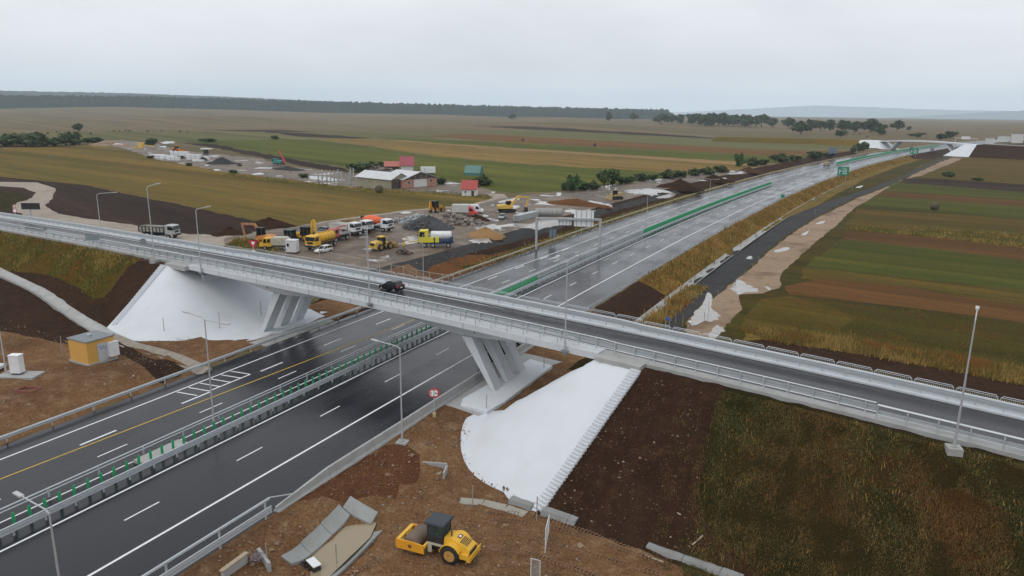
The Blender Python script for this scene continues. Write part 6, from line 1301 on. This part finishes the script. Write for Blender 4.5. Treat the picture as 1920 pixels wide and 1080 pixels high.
grass('verge_grass', [(UY((-37.4, -32.6), [128, 150, 200, 280, 380]), 9000), (UY((-31.2, -28), [90, 104, 116, 127, 136]), 2500), (UY((-37.4, -32), [380, 480, 640]), 5000)], .5, .2, [GA[3], GA[1], GA[0], GA[3]], .5)
grass('verge_grass', [(PX((1395, 620), (1440, 618), (1615, 640), (1765, 664), (1920, 692), (2100, 735), (2100, 760), (1920, 722), (1765, 692), (1615, 664), (1440, 638)), 6000)], .5, .12, [GA[3], GA[1], GA[0]], .4)
grass('field_grass', [(PX((1440, 560), (1700, 580), (1920, 610), (2050, 640), (2050, 720), (1920, 690), (1615, 640), (1420, 612)), 9000)], .13, .1, [GA[1], GA[2], GA[1], GA[0]], .6)
grass('weeds', [(PX((420, 463), (445, 450), (500, 452), (520, 470), (500, 482), (470, 480)), 1400), (PX((1590, 424), (1765, 440), (1920, 458), (2100, 482), (2100, 492), (1920, 466), (1765, 447), (1590, 430)), 1500), (PX((1700, 425), (1800, 432), (1920, 440), (1920, 452), (1750, 438)), 500), (PX((420, 330), (660, 358), (920, 372), (925, 366), (660, 350), (430, 323)), 1100), (UY((-71.2, -69), [120, 200, 300]), 2500)], .45, .18, [GA[1], GA[2], GA[3], GA[1]], .5)
# ------------------------------------------------------------------ trees and shrubs
LEAF = [paint('leaf dark %d' % i, c, .7, 0, .4, tuple(x*.55 for x in c), .6, .2) for i, c in enumerate([(.042, .072, .028), (.066, .10, .036), (.09, .115, .05)])]
LEAFG = [paint('leaf bright %d' % i, c, .7, 0, .4, tuple(x*.55 for x in c), .6, .2) for i, c in enumerate([(.055, .12, .035), (.075, .14, .045), (.04, .085, .03)])]
BARK = paint('bark', (.08, .06, .045), .9, 0, .4)
def crown_mesh(seed, mats, n=1100, rx=1., rz=.95, low=.05, leaf=.1):
    r = np.random.default_rng(seed); nc = 16; C_ = r.normal(0, 1, (nc, 3)); C_ /= np.linalg.norm(C_, axis=1)[:, None]; C_ *= r.uniform(.35, .82, (nc, 1)); C_[:, 2] *= .85
    k = r.integers(0, nc, n); d = r.normal(0, 1, (n, 3)); d /= np.linalg.norm(d, axis=1)[:, None]; P = C_[k]+d*r.uniform(.1, .42, (n, 1)); P[:, 2] = np.maximum(P[:, 2], -.9+low)
    P = P*np.array([rx, rx, rz]); a = r.normal(0, 1, (n, 3)); a /= np.linalg.norm(a, axis=1)[:, None]; b = np.cross(a, r.normal(0, 1, (n, 3))); b /= np.linalg.norm(b, axis=1)[:, None]
    s = leaf*r.uniform(.6, 1.5, (n, 1)); V = np.stack([P-a*s-b*s*.6, P+a*s-b*s*.6, P+a*s*.8+b*s*.7, P-a*s*.8+b*s*.7], 1).reshape(-1, 3)
    mi = np.repeat(1, n); mi[k % 3 == 0] = 0; mi[k % 5 == 1] = 2
    return np_mesh('crown', V, np.arange(4*n).reshape(-1, 4), mats, np.clip(mi, 0, 2))
CRN = [crown_mesh(i, LEAF) for i in range(5)]; CRG = [crown_mesh(20+i, LEAFG) for i in range(2)]; BSH = [crown_mesh(40+i, LEAF, 1000, 1., .95, .15) for i in range(4)]
mb = MB(); mb.tube((0, 0, -.05), (.02, 0, .55), .05, 7, .035)
for a in range(5): mb.tube((.02, 0, .35+.04*a), (.02+.3*cos(a*1.3), .3*sin(a*1.3), .75), .022, 5, .008)
TRK = mb.mesh('trunk', BARK)
def tree(label, pos, h, r, crown, group, name='tree', cat='tree'):
    t = thing(name, label, cat, pos, random.uniform(0, 6), group); o = link('trunk', TRK, t); o.scale = (h*.8, h*.8, h*.75); c = link('crown', crown, t, (0, 0, h*.53)); c.scale = (r, r, h*.5); return t
def shrub(label, pos, r, h, crown, group, name='shrub'):
    t = thing(name, label, 'shrub', pos, random.uniform(0, 6), group); o = link('stem', TRK, t); o.scale = (h*.5, h*.5, h*.5); c = link('crown', crown, t, (0, 0, h*.45)); c.scale = (r, r, h*.58); return t
def far_tree(px, py, dist, hpx):                   # crown height in pixels at a chosen distance
    v = ray(px, py); s = dist/hypot(v.x, v.y); x, y = v.x*s, v.y*s; return Vector((x, y, float(terr(x, y)))), hpx*dist/1370
FT = 'scattered trees on the far plain'
for lb, px, d, hp, w_ in (('small lone tree on the plain before the long forest, right half', 960, 2300, 10, .55), ('lone round tree left of the long tree line', 1141, 2100, 13, .55), ('second lone round tree left of the long tree line', 1188, 2100, 11, .55), ('broad lone tree just left of the tree line', 1240, 1750, 17, .7), ('small tree between the broad tree and the tree line', 1260, 1800, 14, .5), ('slender small tree before the tree line', 1276, 1800, 14, .45), ('pale twin crowned tree at the start of the tree line', 1297, 1800, 15, .7),
        ('round lone tree just right of the tree line', 1450, 1650, 15, .6), ('spiky tree between the tree line and the right-hand grove', 1479, 1600, 16, .6)):
    p, h = far_tree(px, 226, d, hp*1.25); tree(lb, p, h, h*w_, random.choice(CRN), FT)
for k in range(12):
    p, h = far_tree(1315+k*10.3+random.uniform(-2, 2), 226, 1700+random.uniform(-40, 40), random.uniform(19, 24)); tree('dark tree of the close long row standing on the plain left of the far bridge', p, h, h*.55, random.choice(CRN), 'close tree row on the plain')
for lb, px, d, hp, w_ in (('large low tree at the left of the right-hand grove', 1503, 1150, 24, .7), ('tree behind the left end of the right-hand grove', 1522, 1350, 22, .6), ('low tree in the middle of the grove', 1540, 1400, 18, .6), ('round tree in the middle of the grove', 1557, 1400, 19, .6), ('tall tree over the bushes of the grove', 1581, 1250, 23, .5), ('spreading bush at the foot of the grove', 1578, 1050, 13, .9), ('tree right of the tall grove tree', 1603, 1250, 20, .6), ('large tree near the right end of the grove', 1634, 1250, 23, .75), ('second large tree near the right end of the grove', 1654, 1150, 18, .7), ('last lone tree of the grove towards the far bridge', 1683, 1350, 18, .6), ('dark bush on the plain above the far bridge', 1768, 1000, 12, .8), ('dark bush at the right end above the far bridge', 1785, 1050, 14, .8), ('low hedge bush above the far bridge', 1722, 1100, 8, 1.6), ('tiny tree on the ridge above the far bridge', 1705, 1500, 8, .5)):
    p, h = far_tree(px, 236, d, hp); tree(lb, p, h, h*w_, random.choice(CRN), FT)
p = on(147, 247); tree('lone dark tree between brown plain and green meadow at the far left', p, 9.5, 5.2, CRN[1], None)
for lb, px, py, r, h in (('wide dark bush at the left edge behind the olive field', 30, 274, 13, 10), ('tall dark bush of the left hedge', 62, 275, 11, 11), ('low bush of the left hedge', 100, 274, 10, 7), ('rounded bush at the right end of the left hedge', 134, 272, 7.5, 10.5), ('grey green bush right of the left hedge', 172, 270, 8, 6), ('small round bush on the distant plot', 283, 272, 4.6, 6.2), ('small bush at the rim of the far green field', 515, 261, 4.5, 4.4), ('grey bush left of the distant tyre dump', 390, 266, 8, 3.5), ('far left half hidden bush', -20, 276, 12, 9)):
    shrub(lb, on(px, py), r, h, random.choice(BSH), 'bushes behind the olive field')
HG = [(1062, 358, 3.2, 5.4), (1076, 357, 4.2, 7.6), (1095, 356, 4.5, 4.2), (1112, 355, 4.0, 4.4), (1140, 347, 6.4, 9.6), (1167, 345, 3.6, 4.6), (1180, 343, 4.2, 4.0), (1203, 339, 4.6, 5.0), (1222, 337, 4.0, 3.4), (1255, 334, 6.5, 5.0), (1276, 332, 5, 4.4), (1300, 329, 5, 4.6), (1325, 327, 5.5, 4.8), (1352, 323, 5.5, 5.2), (1385, 312, 4.2, 9.5), (1410, 311, 6.5, 6.5), (1430, 309, 5, 5), (1462, 304, 7.5, 7.5), (1490, 301, 6, 5), (1528, 297, 9, 7.5), (1552, 294, 7, 5)]
for i, (px, py, r, h) in enumerate(HG):
    lb = {1: 'bright green bush at the near end of the muddy strip hedge', 4: 'tallest bush of the hedge along the muddy strip', 14: 'slender upright tree in the hedge along the muddy strip', 19: 'broad bush near the far end of the muddy strip hedge'}.get(i, 'low dark bush in the hedge between meadow and muddy strip')
    r *= .72; h *= .78; shrub(lb, on(px, py), r, h, CRG[0] if i in (1, 14) else random.choice(BSH), 'hedge bushes along the muddy strip')
for lb, px, py, r, h in (('dark tall bush beside the left cone of the far bridge', 1612, 284, 3.6, 8), ('narrow dark bush left of the far white cone', 1600, 286, 2.6, 6), ('bush at the left foot of the far white cone', 1622, 281, 3.4, 8)): shrub(lb, on(px, py), r, h, random.choice(BSH), 'bushes beside the far bridge')
for lb, px, py, r, h in (('dark round bush right of the red roofed house', 905, 348, 4, 4.5), ('grey green bush behind the unfinished columns', 672, 322, 6, 4.5), ('sprawling bush behind the barn', 700, 318, 8, 4), ('small bush between brick house and red roofed house', 826, 345, 2.5, 3.2)): shrub(lb, on(px, py), r, h, random.choice(BSH), 'bushes around the farm')
for lb, px, py, r, h in (('lone dark bush in the olive strip right of the motorway', 1777, 331, 3.6, 3.2), ('second faint bush in the olive strip', 1833, 338, 3.4, 1.8)): shrub(lb, on(px, py), r, h, random.choice(BSH), 'bushes right of the motorway')
for px, py in ((355, 311), (438, 325), (340, 297), (282, 297), (570, 333)): shrub('low dark weed bush on the edge between olive field and distant plot', on(px, py), 2.2, 1.8, random.choice(BSH), 'weed bushes on the field edge')
p = on(482, 1050); t = shrub('dry grey thistle clump on the clay beside the guard rail', p, .9, .8, crown_mesh(77, [paint('dry thistle', (.22, .19, .2), .9)]*3, 260, 1, .7, .5, .06), None)
BALE = paint('weathered hay', (.10, .075, .045), .95, 0, .5, (.06, .045, .028), 2.)
for lb, px, py in (('round hay bale in the olive field before the barn', 711, 361), ('round hay bale in the right-hand green strip', 1752, 393), ('hay bale on the far brown strip, centre', 1115, 274), ('hay bale on the far brown strip, left', 980, 264)):
    mb = MB(); mb.lathe([(.1, -.8), (.9, -.75), (1.0, -.6), (1.0, .6), (.9, .75), (.1, .8)], (0, 0, .95), 'y', 16); o = mb.build('hay_bale', BALE); o.location = on(px, py); o.rotation_euler.z = random.random(); o.scale = (1.3,)*3; tag(o, lb, 'hay bale')
# grazing cattle, a few pixels each
def cow_mesh(mat):
    mb = MB(); loft(mb, [(-1.05, [(.12, 1.0), (.2, 1.1), (.12, 1.3)]), (-.9, [(.22, .75), (.36, 1.0), (.22, 1.38)]), (-.2, [(.26, .58), (.42, .9), (.2, 1.36)]), (.6, [(.22, .62), (.36, .95), (.2, 1.36)]), (.9, [(.12, .8), (.2, 1.05), (.1, 1.3)]), (1.25, [(.08, .62), (.13, .75), (.08, .95)]), (1.5, [(.1, .25), (.14, .4), (.1, .6)]), (1.62, [(.06, .06), (.09, .16), (.06, .28)])])
    for s in (1, -1):
        for x in (.6, -.8): mb.tube((x, s*.2, .75), (x+.04, s*.2, .4), .12, 6, .08); mb.tube((x+.04, s*.2, .4), (x, s*.2, 0), .075, 6, .06)
        mb.bar((1.25, s*.12, .88), (1.2, s*.3, .9), .05, .1)
    mb.tube((-1.05, 0, 1.2), (-1.12, 0, .5), .03, 5); return mb.mesh('cow', mat)
CW = [cow_mesh(paint('dark cattle hide', (.035, .028, .024), .85)), cow_mesh(paint('brown cattle hide', (.10, .06, .04), .85))]
def herd(lb, pts, grp):
    for px, py in pts: o = link('cow', random.choice(CW), None, on(px, py), (0, 0, random.uniform(0, 6))); o.scale = (1.3,)*3; tag(o, lb, 'cow', grp)
herd('dark grazing animal scattered over the green band at the left', [(90, 252), (107, 249), (146, 251), (170, 252), (214, 247), (224, 247), (236, 246), (243, 247), (277, 248), (303, 247), (337, 248), (352, 248)], 'cattle on the green band')
herd('dark animal of the distant herd on the brown plain at the left', [(226+random.uniform(-4, 4)+k*7, 212+random.uniform(-.6, .6)) for k in range(11)], 'distant herd on the brown plain')
herd('dark grazing animal on the meadow above the far bridge', [(1568, 253), (1576, 252), (1588, 254), (1600, 253), (1612, 252), (1590, 249), (1575, 256), (1626, 258), (1640, 250), (1655, 252), (1700, 253), (1713, 255), (1732, 252), (1737, 256), (1545, 247), (1493, 246)], 'cattle above the far bridge')
# ------------------------------------------------------------------ far bridge
m_ = UP(0, 735)-UP(0, 715); m_.z = 0; m_.normalize()
LP = Vector((-1, 752, 8.2)); RP = Vector((63, 721, 8.2)); dv = (RP-LP); dv.z = 0; Lb = dv.length; dv.normalize(); mm = Vector((-dv.y, dv.x, 0))
t = thing('far_overpass', 'second white overpass on slanted legs in the far distance', 'bridge', tuple((LP+RP)/2)); o0 = (LP+RP)/2
def fb(name, vs, fs, mat): mb = MB(); mb.add([Vector(v)-o0 for v in vs], fs); return mb.build(name, mat, t)
HEX = [(3, 2, 1, 0), (4, 5, 6, 7), (0, 1, 5, 4), (1, 2, 6, 5), (2, 3, 7, 6), (3, 0, 4, 7)]
mb = MB(); n = 14
rg = []
for i in range(n+1):
    s = i/n; p = LP.lerp(RP, s)+Vector((0, 0, 1.3*4*s*(1-s)-.5)); rg += [p-mm*6-o0, p+mm*6-o0, p+mm*6+Vector((0, 0, -1.1))-o0, p-mm*6+Vector((0, 0, -1.1))-o0]
mb.add(rg, [(i*4+j, i*4+(j+1) % 4, i*4+4+(j+1) % 4, i*4+4+j) for i in range(n) for j in range(4)]); mb.build('deck', CONCL, t)
for s, e in ((.22, .13), (.78, .87)):
    for k in (-4, 0, 4): mb = MB(); a = LP.lerp(RP, s)+mm*k-o0+Vector((0, 0, -.8)); b = LP.lerp(RP, e)+mm*k-o0; b.z = -8.4; mb.bar(a, b, 1.7, 1.0); mb.build('leg', CONCL, t)
for P_, s in ((LP, -1), (RP, 1)):
    CWD = 17 if s < 0 else 9; i_ = -dv*s*11; o_ = dv*s; top = P_+Vector((0, 0, -.6))
    v = [top-mm*6.5, top+mm*6.5, top+mm*6.5+o_*CWD, top-mm*6.5+o_*CWD]; w_ = [v[0]-mm*13+i_, v[1]+mm*13+i_, v[2]+mm*13, v[3]-mm*13]
    for q in w_: q.z = -2.6
    fb('cone', w_+v, HEX, WCONC)
    v2 = [v[3]+o_*.05, v[2]+o_*.05, v[2]+o_*160-Vector((0, 0, 2.5)), v[3]+o_*160-Vector((0, 0, 2.5))]; w2 = [w_[3]+o_*.05, w_[2]+o_*.05, w_[2]+o_*160, w_[3]+o_*160]
    if s > 0: mb = MB(); mb.add([q-o0 for q in w2+v2], HEX); mb.build('embankment', M_SOILD, t); mb = MB(); mb.sweep([v2[0]-o0+Vector((0, 0, .2))+mm*1, v2[3]-o0+Vector((0, 0, .2))+mm*1], [(.1, .5), (.1, 1.0), (-.1, 1.0), (-.1, .5)], True); mb.build('rail', STEEL, t)
    else: mb = MB(); mb.add([q-o0 for q in w2+v2], HEX); mb.build('embankment', M_OLIVE, t)
for lb, px, d, w_, h in (('white roadside shed far right beyond the second bridge', 1856, 1000, 8, 5), ('long white vehicle row far right beyond the second bridge', 1884, 1100, 16, 4), ('white hoarding on the horizon at the far right', 1906, 1100, 12, 9)):
    p, _ = far_tree(px, 265, d, 1); t = thing('shed', lb, 'shed', p+Vector((0, 0, 3)), .3); mb = MB(); mb.box((0, 0, h/2-1), (w_, 4, h+2)).build('wall', PLAST, t); mb = MB(); mb.box((0, 0, h+.1), (w_+.8, 4.8, .3)).build('roof', STEELD, t)
p, _ = far_tree(1812, 262, 850, 1); t = thing('sign_gantry', 'pale portal gantry beyond the second bridge', 'gantry', p, .35)
mb = MB(); mb.box((-10, 0, 5), (.6, .6, 12)).build('column', HEADM, t); mb = MB(); mb.box((10, 0, 5), (.6, .6, 12)).build('column', HEADM, t); mb = MB(); mb.box((0, 0, 11.2), (21, .6, .7)).build('beam', HEADM, t); mb = MB(); mb.box((-1, -.4, 11.6), (8, .3, 2.6)).build('sign_panel', SW, t)
# ------------------------------------------------------------------ forest ridge and hazy hills
def ridge(name, pts, dist, depth, mat, bump, n, rows=7, base=-8, kind='structure'):
    V = []; xs_ = [p[0] for p in pts]; ys_ = [p[1] for p in pts]
    for i in range(n+1):
        px = xs_[0]+(xs_[-1]-xs_[0])*i/n; ty = float(np.interp(px, xs_, ys_)); v = ray(px, ty); hl = hypot(v.x, v.y); dx_, dy_ = v.x/hl, v.y/hl
        for j in range(rows):
            s = j/(rows-1); d = dist+depth*s; top = CAMH+v.z/hl*(dist+depth*.55); f = math.sin(min(1, .18+s*1.35 if s < .6 else (1-s)*2.5)*pi/2) if j else 0
            V.append((dx_*d, dy_*d, base+(top-base)*max(f, 0)*(.86 if 0 < s < .3 else 1)+(random.uniform(-bump, bump) if 0 < j < rows-1 else 0)))
    me = np_mesh(name, V, [(i*rows+j, (i+1)*rows+j, (i+1)*rows+j+1, i*rows+j+1) for i in range(n) for j in range(rows-1)], mat); o = link(name, me); o['kind'] = kind; return o
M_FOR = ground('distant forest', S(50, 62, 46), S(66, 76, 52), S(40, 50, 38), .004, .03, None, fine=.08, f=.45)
ridge('forest', [(-500, 172), (0, 178), (250, 180), (480, 186), (700, 192), (960, 199), (1130, 203), (1250, 205), (1265, 216)], 3300, 500, M_FOR, 5., 900, 8, -12, 'stuff')
ridge('hills', [(-500, 163), (0, 169), (250, 174), (480, 183), (700, 194), (850, 206)], 6500, 900, M_FOR, 3., 300, 7, -12)
ridge('hills', [(-500, 195), (900, 210), (1050, 213), (1280, 210), (1400, 204), (1530, 197), (1620, 200), (1720, 204), (1800, 206), (2000, 209), (2500, 205)], 17500, 2500, M_FOR, 4., 400, 7, -60)
ridge('hills', [(1560, 226), (1700, 219), (1850, 210), (1920, 207), (2100, 204), (2500, 205)], 13000, 1500, M_FOR, 4., 250, 7, -40)
# ------------------------------------------------------------------ daylight, cloud cover and air
w = bpy.data.worlds.new('World'); sc.world = w; w.use_nodes = True; nt = w.node_tree; L = nt.links
bg = nt.nodes['Background']; bg.inputs['Strength'].default_value = .1
SUN_EL, SUN_AZ = radians(52), radians(200)
sky = _n(nt, 'ShaderNodeTexSky', sky_type='NISHITA', sun_disc=False, sun_elevation=SUN_EL, sun_rotation=SUN_AZ, dust_density=3.)
tc = _n(nt, 'ShaderNodeTexCoord')
mp = _n(nt, 'ShaderNodeMapping'); mp.inputs['Scale'].default_value = (1, 1, 3.6); mp.inputs['Rotation'].default_value = (.0, .02, .5); L.new(tc.outputs['Generated'], mp.inputs['Vector'])
n1 = _n(nt, 'ShaderNodeTexNoise', Scale=2.4, Detail=6., Roughness=.52); L.new(mp.outputs['Vector'], n1.inputs['Vector'])
rp = _n(nt, 'ShaderNodeValToRGB'); e = rp.color_ramp.elements
e[0].position = .34; e[0].color = (8.7, 9.0, 9.4, 1); e[1].position = .66; e[1].color = (10.6, 10.85, 11.2, 1); L.new(n1.outputs['Fac'], rp.inputs['Fac'])
mx = _n(nt, 'ShaderNodeMix', data_type='RGBA'); mx.inputs['Factor'].default_value = .93; L.new(sky.outputs['Color'], mx.inputs['A']); L.new(rp.outputs['Color'], mx.inputs['B'])
L.new(mx.outputs['Result'], bg.inputs['Color'])
sl = bpy.data.lights.new('sun', 'SUN'); sl.energy = .75; sl.angle = radians(25); sl.color = (1, .97, .93)
so = bpy.data.objects.new('sun', sl); COL.objects.link(so); so.rotation_euler = (pi/2-SUN_EL, 0, pi-SUN_AZ)
sc.view_settings.view_transform = 'Standard'; sc.view_settings.look = 'None'; sc.view_settings.exposure = 0.; sc.view_settings.gamma = 1.
sc.cycles.max_bounces = 8; sc.cycles.volume_bounces = 2; sc.cycles.use_denoising = True
hz = bpy.data.materials.new('moist air'); hz.use_nodes = True; hn = hz.node_tree
hn.nodes.remove(hn.nodes['Principled BSDF']); pv = hn.nodes.new('ShaderNodeVolumePrincipled')
pv.inputs['Color'].default_value = (.78, .90, 1, 1); pv.inputs['Density'].default_value = HAZE; pv.inputs['Anisotropy'].default_value = .0
hn.links.new(pv.outputs['Volume'], hn.nodes['Material Output'].inputs['Volume'])
if HAZE > 0:
    o = MB().box((-2000, 9500, 245), (34000, 23000, 540)).build('haze', hz); o['kind'] = 'stuff'
